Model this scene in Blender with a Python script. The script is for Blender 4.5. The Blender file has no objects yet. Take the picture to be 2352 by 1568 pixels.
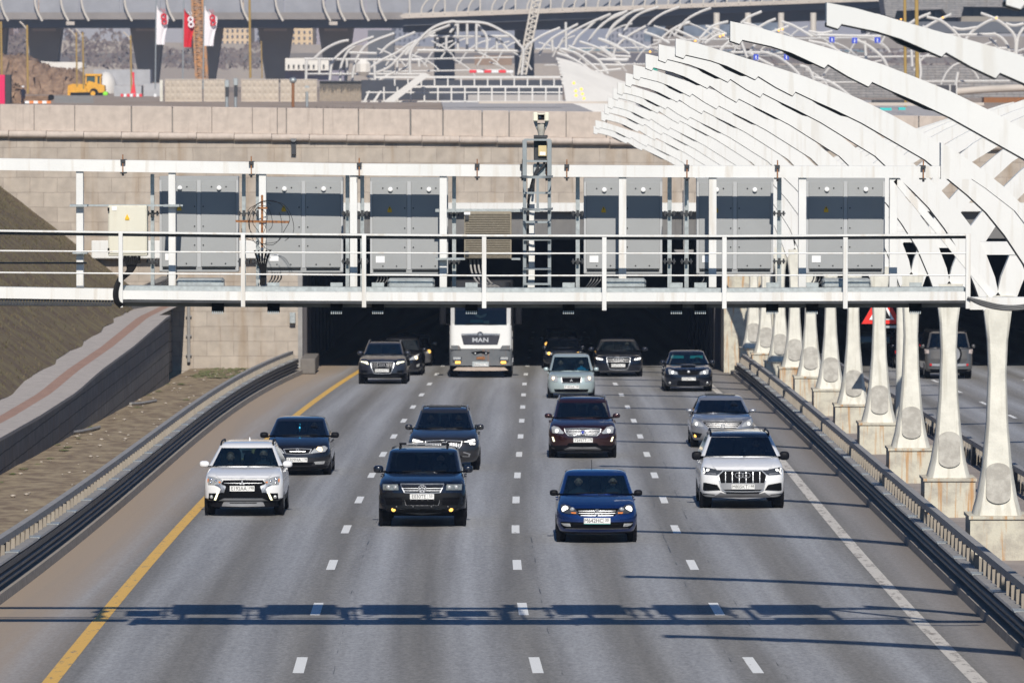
import bpy, bmesh, math, random
import numpy as np
from mathutils import Vector, Matrix
from mathutils.geometry import tessellate_polygon
random.seed(7)
R = math.radians
SC = bpy.context.scene
COL = SC.collection

# ---------------------------------------------------------------- camera, sky, sun, exposure
F = 13067.0              # focal length in units of 2352-wide picture pixels (200 mm on 36 mm)
HC = 7.25                # height of the footbridge camera above the (sloping) road plane
K = 0.02105              # the road climbs towards the camera
YP = 235.0               # distance of the tunnel portal
CZ = HC + K * YP
TH = math.atan((784 - 175) / F)
cam = bpy.data.cameras.new('camera'); cam.lens = 200; cam.sensor_width = 36
cam.clip_start = 1; cam.clip_end = 9000
cam.dof.use_dof = True; cam.dof.focus_distance = 106; cam.dof.aperture_fstop = 5.0
cam_o = bpy.data.objects.new('camera', cam); COL.objects.link(cam_o)
cam_o.location = (0, 0, CZ); cam_o.rotation_euler = (R(90) - TH, 0, 0)
SC.camera = cam_o

EL = math.atan(0.731)
w = bpy.data.worlds.new("World"); SC.world = w; w.use_nodes = True
nt = w.node_tree; bg = nt.nodes['Background']
sky = nt.nodes.new('ShaderNodeTexSky'); sky.sky_type = 'NISHITA'; sky.sun_disc = False
sky.sun_elevation = EL; sky.sun_rotation = R(180) - 0.042
sky.air_density = 1.0; sky.dust_density = .3; sky.ozone_density = 3
tint = nt.nodes.new('ShaderNodeMixRGB'); tint.blend_type = 'MULTIPLY'; tint.inputs[0].default_value = 1; tint.inputs[2].default_value = (.46, .8, 1.16, 1)
nt.links.new(sky.outputs[0], tint.inputs[1]); nt.links.new(tint.outputs[0], bg.inputs[0]); bg.inputs[1].default_value = 0.05
sl = bpy.data.lights.new('sun', 'SUN'); sl.energy = 4.2; sl.angle = R(0.53); sl.color = (1, .94, .85)
so = bpy.data.objects.new('sun', sl); COL.objects.link(so)
so.rotation_euler = Vector((-0.042, 1, -0.731)).to_track_quat('-Z', 'Y').to_euler()
so.location = (5, -60, 80)
SC.view_settings.view_transform = 'Standard'; SC.view_settings.look = 'None'
SC.view_settings.exposure = 0.2; SC.view_settings.gamma = 1
SC.view_settings.use_curve_mapping = False
SC.cycles.use_denoising = True
SC.cycles.max_bounces = 6; SC.cycles.diffuse_bounces = 3; SC.cycles.glossy_bounces = 3
SC.cycles.transparent_max_bounces = 12; SC.cycles.caustics_reflective = False; SC.cycles.caustics_refractive = False

# ---------------------------------------------------------------- picture <-> place
ct, st = math.cos(TH), math.sin(TH)
def _dir(px, py):
    u = (px - 1176) / F; v = (py - 784) / F
    return Vector((u, ct - v * st, -st - v * ct))
def P(px, py, Y):                       # the point seen at (px,py) at distance Y
    d = _dir(px, py); return Vector((0, 0, CZ)) + d * (Y / d.y)
def G(px, py, h=0.0):                   # the point seen at (px,py) at height h over the road
    d = _dir(px, py); t = (K * YP + h - CZ) / (d.z + K * d.y)
    return Vector((0, 0, CZ)) + d * t
def RZ(Y): return K * (YP - Y)          # road height
def W(X, Y, h=0.0): return Vector((X, Y, RZ(Y) + h))

# ---------------------------------------------------------------- objects
BASE = {}
def tag(o, label=None, cat=None, group=None, kind=None):
    if label: o['label'] = label
    if cat: o['category'] = cat
    if group: o['group'] = group
    if kind: o['kind'] = kind
    return o
def thing(name, label, cat, loc=(0, 0, 0), rot=(0, 0, 0), group=None):
    o = bpy.data.objects.new(name, None); COL.objects.link(o); o.empty_display_size = .3
    o.location = loc; o.rotation_euler = rot; BASE[o.name] = Vector(loc)
    return tag(o, label, cat, group)
def copy_tree(o, parent=None, loc=None, rot=None):
    c = o.copy(); COL.objects.link(c)
    if parent: c.parent = parent
    if loc is not None: c.location = loc
    if rot is not None: c.rotation_euler = rot
    for ch in list(o.children): copy_tree(ch, c)
    return c
class MB:
    def __init__(s): s.v = []; s.f = []
    def add(s, vs, fs):
        n = len(s.v); s.v += [tuple(v) for v in vs]; s.f += [tuple(i + n for i in f) for f in fs]; return s
    def box(s, x0, x1, y0, y1, z0, z1):
        vs = [(x, y, z) for z in (z0, z1) for y in (y0, y1) for x in (x0, x1)]
        return s.add(vs, [(0, 2, 3, 1), (4, 5, 7, 6), (0, 1, 5, 4), (2, 6, 7, 3), (0, 4, 6, 2), (1, 3, 7, 5)])
    def cbox(s, c, sx, sy, sz):
        return s.box(c[0]-sx/2, c[0]+sx/2, c[1]-sy/2, c[1]+sy/2, c[2]-sz/2, c[2]+sz/2)
    def bar(s, p, q, a, b=None, up=(0, 0, 1)):     # rectangular bar: a across, b along 'up'
        p = Vector(p); q = Vector(q); b = b or a; d = (q - p).normalized(); u = Vector(up)
        if abs(d.dot(u)) > .98: u = Vector((0, 1, 0))
        r = d.cross(u).normalized(); u = r.cross(d)
        vs = [c + r * i * a / 2 + u * j * b / 2 for c in (p, q) for i, j in ((-1, -1), (1, -1), (1, 1), (-1, 1))]
        return s.add(vs, [(0, 1, 2, 3), (7, 6, 5, 4), (0, 4, 5, 1), (1, 5, 6, 2), (2, 6, 7, 3), (3, 7, 4, 0)])
    def tube(s, pts, r, n=8):
        pts = [Vector(p) for p in pts]; rs = r if isinstance(r, (list, tuple)) else [r] * len(pts)
        vs = []; prev = None
        for i, p in enumerate(pts):
            d = (pts[min(i + 1, len(pts) - 1)] - pts[max(i - 1, 0)]).normalized()
            if prev is None:
                a = Vector((0, 0, 1)) if abs(d.z) < .9 else Vector((0, 1, 0)); prev = d.cross(a).normalized()
            u = (prev - d * prev.dot(d)).normalized(); prev = u; w_ = d.cross(u)
            vs += [p + (u * math.cos(2*math.pi*k/n) + w_ * math.sin(2*math.pi*k/n)) * rs[i] for k in range(n)]
        fs = [(i*n+k, i*n+(k+1) % n, (i+1)*n+(k+1) % n, (i+1)*n+k) for i in range(len(pts)-1) for k in range(n)]
        fs += [tuple(range(n-1, -1, -1)), tuple((len(pts)-1)*n + k for k in range(n))]
        return s.add(vs, fs)
    def cyl(s, c, r, h, axis='Z', n=20, r2=None):
        c = Vector(c); d = {'X': Vector((1, 0, 0)), 'Y': Vector((0, 1, 0)), 'Z': Vector((0, 0, 1))}[axis]
        return s.tube([c - d * h / 2, c + d * h / 2], [r, r if r2 is None else r2], n)
    def prism(s, poly, y0, y1):                    # poly of (x,z), extruded in y; caps triangulated
        n = len(poly); vs = [(x, y0, z) for x, z in poly] + [(x, y1, z) for x, z in poly]
        tri = tessellate_polygon([[Vector((x, z, 0)) for x, z in poly]])
        fs = [tuple(t) for t in tri] + [tuple(i + n for i in reversed(t)) for t in tri]
        fs += [(i, (i+1) % n, (i+1) % n + n, i + n) for i in range(n)]
        return s.add(vs, fs)
    def ell(s, c, rx, ry, rz, n=14, m=9, e=1.0):   # (super)ellipsoid
        def f(v, e): return math.copysign(abs(v) ** e, v)
        vs = []
        for j in range(1, m):
            t = math.pi * j / m
            for i in range(n):
                a = 2 * math.pi * i / n
                vs.append((c[0] + rx*f(math.sin(t), e)*f(math.cos(a), e), c[1] + ry*f(math.sin(t), e)*f(math.sin(a), e), c[2] + rz*f(math.cos(t), e)))
        vs += [(c[0], c[1], c[2]+rz), (c[0], c[1], c[2]-rz)]; a = (m-1)*n; b = a + 1
        fs = [(j*n+i, (j+1)*n+i, (j+1)*n+(i+1) % n, j*n+(i+1) % n) for j in range(m-2) for i in range(n)]
        fs += [(a, i, (i+1) % n) for i in range(n)] + [(b, (m-2)*n+(i+1) % n, (m-2)*n+i) for i in range(n)]
        return s.add(vs, fs)
    def ring(s, c, r, t, n=28, ry=None):           # flat torus-like ring facing -Y
        ry = ry or t
        pts = [(c[0]+r*math.cos(2*math.pi*k/n), c[1], c[2]+r*math.sin(2*math.pi*k/n)) for k in range(n)]
        vs = []
        for k in range(n):
            a = 2*math.pi*k/n; dx, dz = math.cos(a), math.sin(a)
            vs += [(c[0]+(r-t)*dx, c[1], c[2]+(r-t)*dz), (c[0]+r*dx, c[1]-ry, c[2]+r*dz), (c[0]+(r+t)*dx, c[1], c[2]+(r+t)*dz), (c[0]+r*dx, c[1]+ry, c[2]+r*dz)]
        fs = [(4*k+j, 4*k+(j+1) % 4, 4*((k+1) % n)+(j+1) % 4, 4*((k+1) % n)+j) for k in range(n) for j in range(4)]
        return s.add(vs, fs)
    def build(s, name, mat, parent=None, smooth=False, bevel=0, world=True, ang=35, keep=False):
        me = bpy.data.meshes.new(name); off = Vector((0, 0, 0))
        if parent is not None:
            if world: off = BASE.get(parent.name, Vector((0, 0, 0)))
        elif world and not keep and s.v:
            a = np.array(s.v); off = Vector(((a[:, 0].min()+a[:, 0].max())/2, (a[:, 1].min()+a[:, 1].max())/2, a[:, 2].min()))
        me.from_pydata([(v[0]-off[0], v[1]-off[1], v[2]-off[2]) for v in s.v], [], s.f)
        bm = bmesh.new(); bm.from_mesh(me); bmesh.ops.recalc_face_normals(bm, faces=bm.faces)
        if bevel: bmesh.ops.bevel(bm, geom=list(bm.edges), offset=bevel, segments=1, affect='EDGES', clamp_overlap=True)
        bm.to_mesh(me); bm.free()
        if smooth:
            me.polygons.foreach_set('use_smooth', [True] * len(me.polygons))
            me.set_sharp_from_angle(angle=R(ang))
        o = bpy.data.objects.new(name, me); COL.objects.link(o)
        if mat: me.materials.append(mat)
        if parent is not None: o.parent = parent
        else: o.location = off
        BASE[o.name] = off if parent is None else BASE.get(parent.name, Vector((0, 0, 0)))
        return o
def lerp(a, b, t): return a + (b - a) * t
def catmull(pts, n=6):
    pts = [Vector(p) for p in pts]; q = [pts[0]*2-pts[1]] + pts + [pts[-1]*2-pts[-2]]; out = []
    for i in range(1, len(q)-2):
        for k in range(n):
            t = k / n; a, b, c, d = q[i-1], q[i], q[i+1], q[i+2]
            out.append(((b*2) + (c-a)*t + (a*2-b*5+c*4-d)*t*t + (b*3-a-c*3+d)*t*t*t) * .5)
    return out + [pts[-1]]

# ---------------------------------------------------------------- materials
MATS = {}
def mat(name, col, rough=.6, metal=0, var=.12, scale=4, bump=0, bscale=40, col2=None, streak=0, streak_col=(.2, .12, .06), coat=0, stretch=(1, 1, 1), emit=0, lo=.42, hi=.6, spec=.5, ecol=None, st0=.58):
    if name in MATS: return MATS[name]
    m = bpy.data.materials.new(name); m.use_nodes = True; nt = m.node_tree; b = nt.nodes['Principled BSDF']; L = nt.links.new
    b.inputs['Roughness'].default_value = rough; b.inputs['Metallic'].default_value = metal
    b.inputs['Coat Weight'].default_value = coat; b.inputs['Coat Roughness'].default_value = .04
    b.inputs['Specular IOR Level'].default_value = spec
    tc = nt.nodes.new('ShaderNodeTexCoord'); mp = nt.nodes.new('ShaderNodeMapping'); mp.inputs['Scale'].default_value = stretch
    oi = nt.nodes.new('ShaderNodeObjectInfo'); of = nt.nodes.new('ShaderNodeVectorMath'); of.operation = 'SCALE'; of.inputs[0].default_value = (37, 53, 71)
    L(oi.outputs['Random'], of.inputs['Scale']); ad_ = nt.nodes.new('ShaderNodeVectorMath'); ad_.operation = 'ADD'; L(tc.outputs['Object'], ad_.inputs[0]); L(of.outputs[0], ad_.inputs[1])
    L(ad_.outputs[0], mp.inputs[0])
    n = nt.nodes.new('ShaderNodeTexNoise'); n.inputs['Scale'].default_value = scale; n.inputs['Detail'].default_value = 6; n.inputs['Roughness'].default_value = .6
    L(mp.outputs[0], n.inputs[0])
    rp = nt.nodes.new('ShaderNodeValToRGB'); rp.color_ramp.elements[0].position = lo - .12 if col2 is None else lo; rp.color_ramp.elements[1].position = hi + .1 if col2 is None else hi
    c1 = tuple(max(0, c*(1-var)) for c in col); c2 = tuple(min(1, c*(1+var)) for c in col) if col2 is None else col2
    if col2 is not None: c1 = col
    rp.color_ramp.elements[0].color = (*c1, 1); rp.color_ramp.elements[1].color = (*c2, 1)
    L(n.outputs[0], rp.inputs[0]); out = rp.outputs[0]
    if streak:
        m2 = nt.nodes.new('ShaderNodeMapping'); m2.inputs['Scale'].default_value = (5, 5, .35); L(ad_.outputs[0], m2.inputs[0])
        n2 = nt.nodes.new('ShaderNodeTexNoise'); n2.inputs['Scale'].default_value = 1.6; n2.inputs['Detail'].default_value = 5; L(m2.outputs[0], n2.inputs[0])
        r2 = nt.nodes.new('ShaderNodeValToRGB'); r2.color_ramp.elements[0].position = st0; r2.color_ramp.elements[1].position = st0 + .12
        r2.color_ramp.elements[1].color = (streak, streak, streak, 1); L(n2.outputs[0], r2.inputs[0])
        mx = nt.nodes.new('ShaderNodeMixRGB'); L(r2.outputs[0], mx.inputs[0]); L(out, mx.inputs[1]); mx.inputs[2].default_value = (*streak_col, 1); out = mx.outputs[0]
    L(out, b.inputs['Base Color'])
    if bump:
        n3 = nt.nodes.new('ShaderNodeTexNoise'); n3.inputs['Scale'].default_value = bscale; n3.inputs['Detail'].default_value = 4; L(tc.outputs['Object'], n3.inputs[0])
        bp = nt.nodes.new('ShaderNodeBump'); bp.inputs['Strength'].default_value = bump; bp.inputs['Distance'].default_value = .02; L(n3.outputs[0], bp.inputs['Height']); L(bp.outputs[0], b.inputs['Normal'])
    if emit:
        b.inputs['Emission Color'].default_value = (*(ecol or col), 1); b.inputs['Emission Strength'].default_value = emit
    MATS[name] = m; return m
def brick_mat(name, col, col2, bw, bh, axes=('X', 'Z'), mortar=.012, mcol=(.12, .1, .09), var=.2, streak=.25, rough=.8, off=.5, loc=(0, 0)):
    m = bpy.data.materials.new(name); m.use_nodes = True; nt = m.node_tree; b = nt.nodes['Principled BSDF']; L = nt.links.new
    b.inputs['Roughness'].default_value = rough
    tc = nt.nodes.new('ShaderNodeTexCoord'); g = nt.nodes.new('ShaderNodeNewGeometry'); sp = nt.nodes.new('ShaderNodeSeparateXYZ'); L(g.outputs['Position'], sp.inputs[0])
    cb = nt.nodes.new('ShaderNodeCombineXYZ')
    for i, a in enumerate(axes):
        ad = nt.nodes.new('ShaderNodeMath'); ad.operation = 'ADD'; ad.inputs[1].default_value = loc[i]; L(sp.outputs[a], ad.inputs[0]); L(ad.outputs[0], cb.inputs[i])
    n0 = nt.nodes.new('ShaderNodeTexNoise'); n0.inputs['Scale'].default_value = 1.3; n0.inputs['Detail'].default_value = 3; L(g.outputs['Position'], n0.inputs[0])
    mxv = nt.nodes.new('ShaderNodeMixRGB'); mxv.blend_type = 'LINEAR_LIGHT'; mxv.inputs[0].default_value = .03; L(cb.outputs[0], mxv.inputs[1]); L(n0.outputs[1], mxv.inputs[2])
    br = nt.nodes.new('ShaderNodeTexBrick'); br.offset = off; br.inputs['Scale'].default_value = 1; br.inputs['Mortar Size'].default_value = mortar; br.inputs['Mortar Smooth'].default_value = .3
    br.inputs['Brick Width'].default_value = bw; br.inputs['Row Height'].default_value = bh
    br.inputs['Color1'].default_value = (*col, 1); br.inputs['Color2'].default_value = (*col2, 1); br.inputs['Mortar'].default_value = (*mcol, 1)
    L(mxv.outputs[0], br.inputs[0])
    n = nt.nodes.new('ShaderNodeTexNoise'); n.inputs['Scale'].default_value = 2.2; n.inputs['Detail'].default_value = 8; L(g.outputs['Position'], n.inputs[0])
    rp = nt.nodes.new('ShaderNodeValToRGB'); rp.color_ramp.elements[0].position = .3; rp.color_ramp.elements[1].position = .72
    rp.color_ramp.elements[0].color = (1-var, 1-var, 1-var, 1); rp.color_ramp.elements[1].color = (1, 1, 1, 1); L(n.outputs[0], rp.inputs[0])
    mx = nt.nodes.new('ShaderNodeMixRGB'); mx.blend_type = 'MULTIPLY'; mx.inputs[0].default_value = 1; L(br.outputs[0], mx.inputs[1]); L(rp.outputs[0], mx.inputs[2])
    mp = nt.nodes.new('ShaderNodeMapping'); mp.inputs['Scale'].default_value = (2.5, 2.5, .22); L(g.outputs['Position'], mp.inputs[0])
    n2 = nt.nodes.new('ShaderNodeTexNoise'); n2.inputs['Scale'].default_value = 1.0; n2.inputs['Detail'].default_value = 6; L(mp.outputs[0], n2.inputs[0])
    r2 = nt.nodes.new('ShaderNodeValToRGB'); r2.color_ramp.elements[0].position = .5; r2.color_ramp.elements[1].position = .72; r2.color_ramp.elements[1].color = (streak,)*3 + (1,); L(n2.outputs[0], r2.inputs[0])
    m3 = nt.nodes.new('ShaderNodeMixRGB'); L(r2.outputs[0], m3.inputs[0]); L(mx.outputs[0], m3.inputs[1]); m3.inputs[2].default_value = (.25, .16, .08, 1)
    L(m3.outputs[0], b.inputs['Base Color'])
    bp = nt.nodes.new('ShaderNodeBump'); bp.inputs['Strength'].default_value = .5; bp.inputs['Distance'].default_value = .02; L(br.outputs['Fac'], bp.inputs['Height']); bp.invert = True; L(bp.outputs[0], b.inputs['Normal'])
    MATS[name] = m; return m

M_white = mat('white_painted_steel', (.72, .715, .69), .45, var=.06, scale=1.2, streak=.4, st0=.55, streak_col=(.5, .42, .32))
M_rib = mat('white_rib_paint', (.7, .695, .67), .5, var=.035, scale=.8, streak=.3, st0=.55, streak_col=(.5, .45, .37))
M_stem = mat('weathered_white_concrete', (.66, .64, .56), .75, var=.13, scale=2.5, streak=.5, st0=.52, streak_col=(.45, .42, .34), bump=.3, bscale=18)
M_plinth = mat('rust_streaked_concrete', (.56, .53, .43), .85, col2=(.4, .37, .31), scale=3, streak=.8, st0=.53, streak_col=(.45, .22, .06), bump=.4, bscale=25, lo=.45, hi=.65)
M_cap = mat('grey_cast_cap', (.36, .34, .3), .85, col2=(.47, .45, .4), scale=5, bump=.3)
M_galv = mat('galvanised_steel', (.42, .45, .45), .45, .5, var=.2, scale=14)
M_panel = mat('grey_sign_back', (.32, .33, .335), .5, var=.04, scale=2)
M_dark = mat('dark_steel', (.05, .052, .056), .5, .3, var=.3, scale=6)
M_black = mat('black_rubber', (.01, .01, .011), .7, spec=.2, var=.3, scale=10)
M_rust = mat('rusty_steel', (.35, .15, .05), .85, col2=(.16, .07, .035), scale=30, bump=.3)
M_yellow = mat('warning_yellow', (.85, .5, .02), .5, var=.05)
M_cream = mat('cream_enamel', (.66, .63, .52), .5, var=.05, scale=2, streak=.3, streak_col=(.5, .42, .3))
M_beam = mat('barrier_steel', (.1, .105, .115), .5, .55, var=.3, scale=3)
M_rail = mat('dusty_grey_rail', (.3, .29, .28), .7, .2, var=.15, scale=3)
M_fin = mat('beige_dusty_fin', (.29, .255, .21), .8, var=.15, scale=2)
M_kerb = mat('dusty_kerb_concrete', (.3, .27, .235), .9, var=.25, scale=6, bump=.3)
M_conc = mat('pale_concrete', (.5, .47, .43), .85, var=.15, scale=2.5, bump=.2, streak=.2)
M_label = mat('white_sticker', (.85, .85, .85), .4, var=.02)
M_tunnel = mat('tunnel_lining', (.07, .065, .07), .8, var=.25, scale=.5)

# ---------------------------------------------------------------- road lines read from the photograph, as places on the road
def fit(pts, deg=4):
    g = [G(*p) for p in pts]; Y = np.array([p.y for p in g]); X = np.array([p.x for p in g])
    c = np.polyfit((Y - 150) / 60, X, deg); lo, hi = Y.min(), Y.max()
    def f(y):
        def e(v): return float(np.polyval(c, (v - 150) / 60))
        if y < lo: return e(lo) + (e(lo + 6) - e(lo)) / 6 * (y - lo)
        if y > hi: return e(hi) + (e(hi) - e(hi - 10)) / 10 * (y - hi)
        return e(y)
    return f
xY = fit([(128, 1568), (185, 1474), (236, 1405), (301, 1327), (362, 1265), (427, 1204), (469, 1156), (603, 1018), (680, 957), (724, 919), (775, 879), (822, 857)], 3)
xKL = fit([(0, 1392), (85, 1323), (188, 1238), (308, 1142), (376, 1090), (470, 997), (540, 946), (619, 898), (698, 858)], 3)
x1 = fit([(698, 1525), (722, 1397), (757, 1299), (792, 1219), (825, 1152), (855, 1095), (880, 1046), (904, 1004), (927, 968), (943, 940), (960, 916), (974, 896), (988, 879), (1001, 865)], 3)
x2 = fit([(1233, 1530), (1199, 1398), (1188, 1298), (1185, 1217), (1186, 1147), (1188, 1086), (1193, 1040), (1195, 998), (1199, 964), (1201, 935), (1202, 912), (1204, 892), (1205, 874), (1208, 861), (1209, 852)], 4)
x3 = fit([(1740, 1543), (1649, 1402), (1592, 1298), (1550, 1213), (1521, 1142), (1500, 1083), (1484, 1035), (1467, 993), (1453, 959), (1440, 932), (1428, 909), (1418, 889), (1408, 873)], 4)
xR = fit([(2247, 1568), (2118, 1429), (2034, 1334), (1944, 1239), (1860, 1143), (1815, 1082), (1737, 986), (1644, 896)], 3)
xKR = fit([(2348, 1513), (2247, 1412), (2157, 1328), (2051, 1216), (1972, 1138), (1905, 1076), (1852, 1020), (1807, 978), (1770, 941), (1740, 913), (1709, 882), (1675, 854), (1645, 836)], 3)
YS = [55 + 3 * i for i in range(61)] + [YP + 8 + 12 * i for i in range(14)]

def sheet(name, xs, h, m, y_list, uv=None, kind=None, parent=None, thick=0):
    """lengthwise sheet between x functions xs at height h over the road"""
    mb = MB(); n = len(xs)
    for y in y_list:
        for i, fx in enumerate(xs): mb.v.append(tuple(W(fx(y), y, h[i] if isinstance(h, (list, tuple)) else h)))
    for j in range(len(y_list) - 1):
        for i in range(n - 1): mb.f.append((j*n+i, j*n+i+1, (j+1)*n+i+1, (j+1)*n+i))
    o = mb.build(name, m, parent, keep=True, world=False, smooth=True)
    if uv:
        l = o.data.uv_layers.new(name='lanes')
        for lp in o.data.loops:
            vi = lp.vertex_index; l.data[lp.index].uv = (uv[vi % n], y_list[vi // n])
    if kind: o['kind'] = kind
    return o

def asphalt():
    m = bpy.data.materials.new('asphalt'); m.use_nodes = True; nt = m.node_tree; b = nt.nodes['Principled BSDF']; L = nt.links.new; N = nt.nodes.new
    uv = N('ShaderNodeUVMap'); uv.uv_map = 'lanes'; sp = N('ShaderNodeSeparateXYZ'); L(uv.outputs[0], sp.inputs[0])
    geo = N('ShaderNodeNewGeometry')
    def math_(op, a, bb=None):
        k = N('ShaderNodeMath'); k.operation = op
        for i, v in enumerate((a, bb)):
            if v is None: continue
            if isinstance(v, (int, float)): k.inputs[i].default_value = v
            else: L(v, k.inputs[i])
        return k.outputs[0]
    # wheel tracks: two pale bands per lane
    wob = N('ShaderNodeTexNoise'); wob.inputs['Scale'].default_value = .05; wob.inputs['Detail'].default_value = 2; L(geo.outputs['Position'], wob.inputs[0])
    uu = math_('ADD', sp.outputs[0], math_('MULTIPLY', math_('SUBTRACT', wob.outputs[0], .5), .1))
    tr = math_('SINE', math_('SUBTRACT', math_('MULTIPLY', uu, 4 * math.pi), math.pi / 2))
    tr = math_('MULTIPLY', math_('ADD', tr, 1), .5)
    c = N('ShaderNodeMixRGB'); c.inputs[1].default_value = (.2, .192, .18, 1); c.inputs[2].default_value = (.315, .32, .333, 1); L(tr, c.inputs[0])
    # long streaks
    cb = N('ShaderNodeCombineXYZ'); L(math_('MULTIPLY', sp.outputs[0], 9), cb.inputs[0]); L(math_('MULTIPLY', sp.outputs[1], .035), cb.inputs[1])
    n1 = N('ShaderNodeTexNoise'); n1.inputs['Scale'].default_value = 1; n1.inputs['Detail'].default_value = 6; L(cb.outputs[0], n1.inputs[0])
    r1 = N('ShaderNodeValToRGB'); r1.color_ramp.elements[0].position = .3; r1.color_ramp.elements[1].position = .7
    r1.color_ramp.elements[0].color = (.78, .77, .76, 1); r1.color_ramp.elements[1].color = (1.12, 1.12, 1.12, 1); L(n1.outputs[0], r1.inputs[0])
    m1 = N('ShaderNodeMixRGB'); m1.blend_type = 'MULTIPLY'; m1.inputs[0].default_value = 1; L(c.outputs[0], m1.inputs[1]); L(r1.outputs[0], m1.inputs[2])
    # grain (stretched along the road: the view is very flat)
    mp = N('ShaderNodeMapping'); mp.inputs['Scale'].default_value = (1, .3, 1); L(geo.outputs['Position'], mp.inputs[0])
    n2 = N('ShaderNodeTexNoise'); n2.inputs['Scale'].default_value = 14; n2.inputs['Detail'].default_value = 5; n2.inputs['Roughness'].default_value = .8; L(mp.outputs[0], n2.inputs[0])
    r2 = N('ShaderNodeValToRGB'); r2.color_ramp.elements[0].position = .3; r2.color_ramp.elements[1].position = .7
    r2.color_ramp.elements[0].color = (.66, .66, .66, 1); r2.color_ramp.elements[1].color = (1.34, 1.34, 1.34, 1); L(n2.outputs[0], r2.inputs[0])
    m2 = N('ShaderNodeMixRGB'); m2.blend_type = 'MULTIPLY'; m2.inputs[0].default_value = 1; L(m1.outputs[0], m2.inputs[1]); L(r2.outputs[0], m2.inputs[2])
    # dust towards both verges
    dl = N('ShaderNodeMapRange'); dl.inputs['From Min'].default_value = .02; dl.inputs['From Max'].default_value = -.45; L(math_('ADD', sp.outputs[0], math_('MULTIPLY', math_('SUBTRACT', n1.outputs[0], .5), .5)), dl.inputs[0])
    m3 = N('ShaderNodeMixRGB'); L(dl.outputs[0], m3.inputs[0]); L(m2.outputs[0], m3.inputs[1]); m3.inputs[2].default_value = (.36, .285, .215, 1)
    dr = N('ShaderNodeMapRange'); dr.inputs['From Min'].default_value = 3.98; dr.inputs['From Max'].default_value = 4.3; dr.inputs['To Max'].default_value = .7; L(math_('ADD', sp.outputs[0], math_('MULTIPLY', math_('SUBTRACT', n1.outputs[0], .5), .25)), dr.inputs[0])
    m4 = N('ShaderNodeMixRGB'); L(dr.outputs[0], m4.inputs[0]); L(m3.outputs[0], m4.inputs[1]); m4.inputs[2].default_value = (.2, .168, .14, 1)
    L(m4.outputs[0], b.inputs['Base Color']); b.inputs['Roughness'].default_value = .72; b.inputs['Specular IOR Level'].default_value = .35
    bp = N('ShaderNodeBump'); bp.inputs['Strength'].default_value = .35; bp.inputs['Distance'].default_value = .008; L(n2.outputs[0], bp.inputs['Height']); L(bp.outputs[0], b.inputs['Normal'])
    return m
M_asph = asphalt()
def mid(f, g, t): return lambda y: f(y) * (1 - t) + g(y) * t
def paint(name, col, wear=.55):
    m = bpy.data.materials.new(name); m.use_nodes = True; nt = m.node_tree; b = nt.nodes['Principled BSDF']; L = nt.links.new; N = nt.nodes.new
    g = N('ShaderNodeNewGeometry'); mp = N('ShaderNodeMapping'); mp.inputs['Scale'].default_value = (1, .25, 1); L(g.outputs['Position'], mp.inputs[0])
    n = N('ShaderNodeTexNoise'); n.inputs['Scale'].default_value = 7; n.inputs['Detail'].default_value = 8; n.inputs['Roughness'].default_value = .7; L(mp.outputs[0], n.inputs[0])
    r = N('ShaderNodeValToRGB'); r.color_ramp.elements[0].position = wear; r.color_ramp.elements[1].position = wear + .12; L(n.outputs[0], r.inputs[0])
    c = N('ShaderNodeMixRGB'); c.inputs[1].default_value = (*col, 1); c.inputs[2].default_value = (.2, .17, .14, 1); L(r.outputs[0], c.inputs[0])
    L(c.outputs[0], b.inputs['Base Color']); b.inputs['Roughness'].default_value = .6; return m
M_mark = paint('white_road_paint', (.78, .78, .76), .59); M_mark2 = paint('worn_white_paint', (.6, .56, .5), .52); M_markY = paint('worn_yellow_paint', (.72, .43, .09), .56)

fx = [xKL, mid(xKL, xY, .5), xY, mid(xY, x1, .33), mid(xY, x1, .66), x1, mid(x1, x2, .33), mid(x1, x2, .66), x2, mid(x2, x3, .33), mid(x2, x3, .66), x3, mid(x3, xR, .33), mid(x3, xR, .66), xR, mid(xR, xKR, .5), xKR]
uvs = [-.6, -.3, 0, .33, .66, 1, 1.33, 1.66, 2, 2.33, 2.66, 3, 3.33, 3.66, 4, 4.2, 4.4]
road = sheet('road', fx, 0, M_asph, YS, uvs, 'structure')
BASE[road.name] = Vector((0, 0, 0))
sheet('tunnel_floor', [lambda y: -9.3, lambda y: 9.3], -.02, M_asph, [YP+1+12*i for i in range(19)], [0, 4], parent=road)
for ln, f in enumerate((x1, x2, x3)):
    for k in range(-2, 19):
        yc = 87.7 + 11.97 * k; half = 1.5
        if ln == 0 and k == 5: half = 1.3
        sheet('lane_dash', [lambda y: f(y) - .085, lambda y: f(y) + .085], .004, M_mark, [yc - half, yc, yc + half], parent=road)
sheet('edge_line', [lambda y: xY(y) - .12, lambda y: xY(y) + .12], .004, M_markY, YS[:64], parent=road)
sheet('edge_line', [lambda y: xR(y) - .12, lambda y: xR(y) + .12], .004, M_mark2, YS[:64], parent=road)
# sealed cracks beside the lane lines
M_tar = mat('crack_sealant', (.035, .035, .038), .5)
for f, o1 in ((x1, .55), (x2, .35), (x3, -.3), (x3, .38)):
    mb = MB(); pts = []; xx = 0
    for i in range(220):
        y = 62 + i * .8; xx += random.uniform(-.012, .012) - xx * .05; pts.append((f(y) + o1 + xx, y, random.uniform(.0, .009) if random.random() < .55 else 0))
    for a, b_ in zip(pts, pts[1:]):
        if a[2] > .003: mb.add([W(a[0]-a[2], a[1], .004), W(a[0]+a[2], a[1], .004), W(b_[0]+b_[2]+.001, b_[1], .004), W(b_[0]-b_[2], b_[1], .004)], [(0, 1, 2, 3)])
    mb.build('crack_seal', M_tar, road, world=False)

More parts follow.
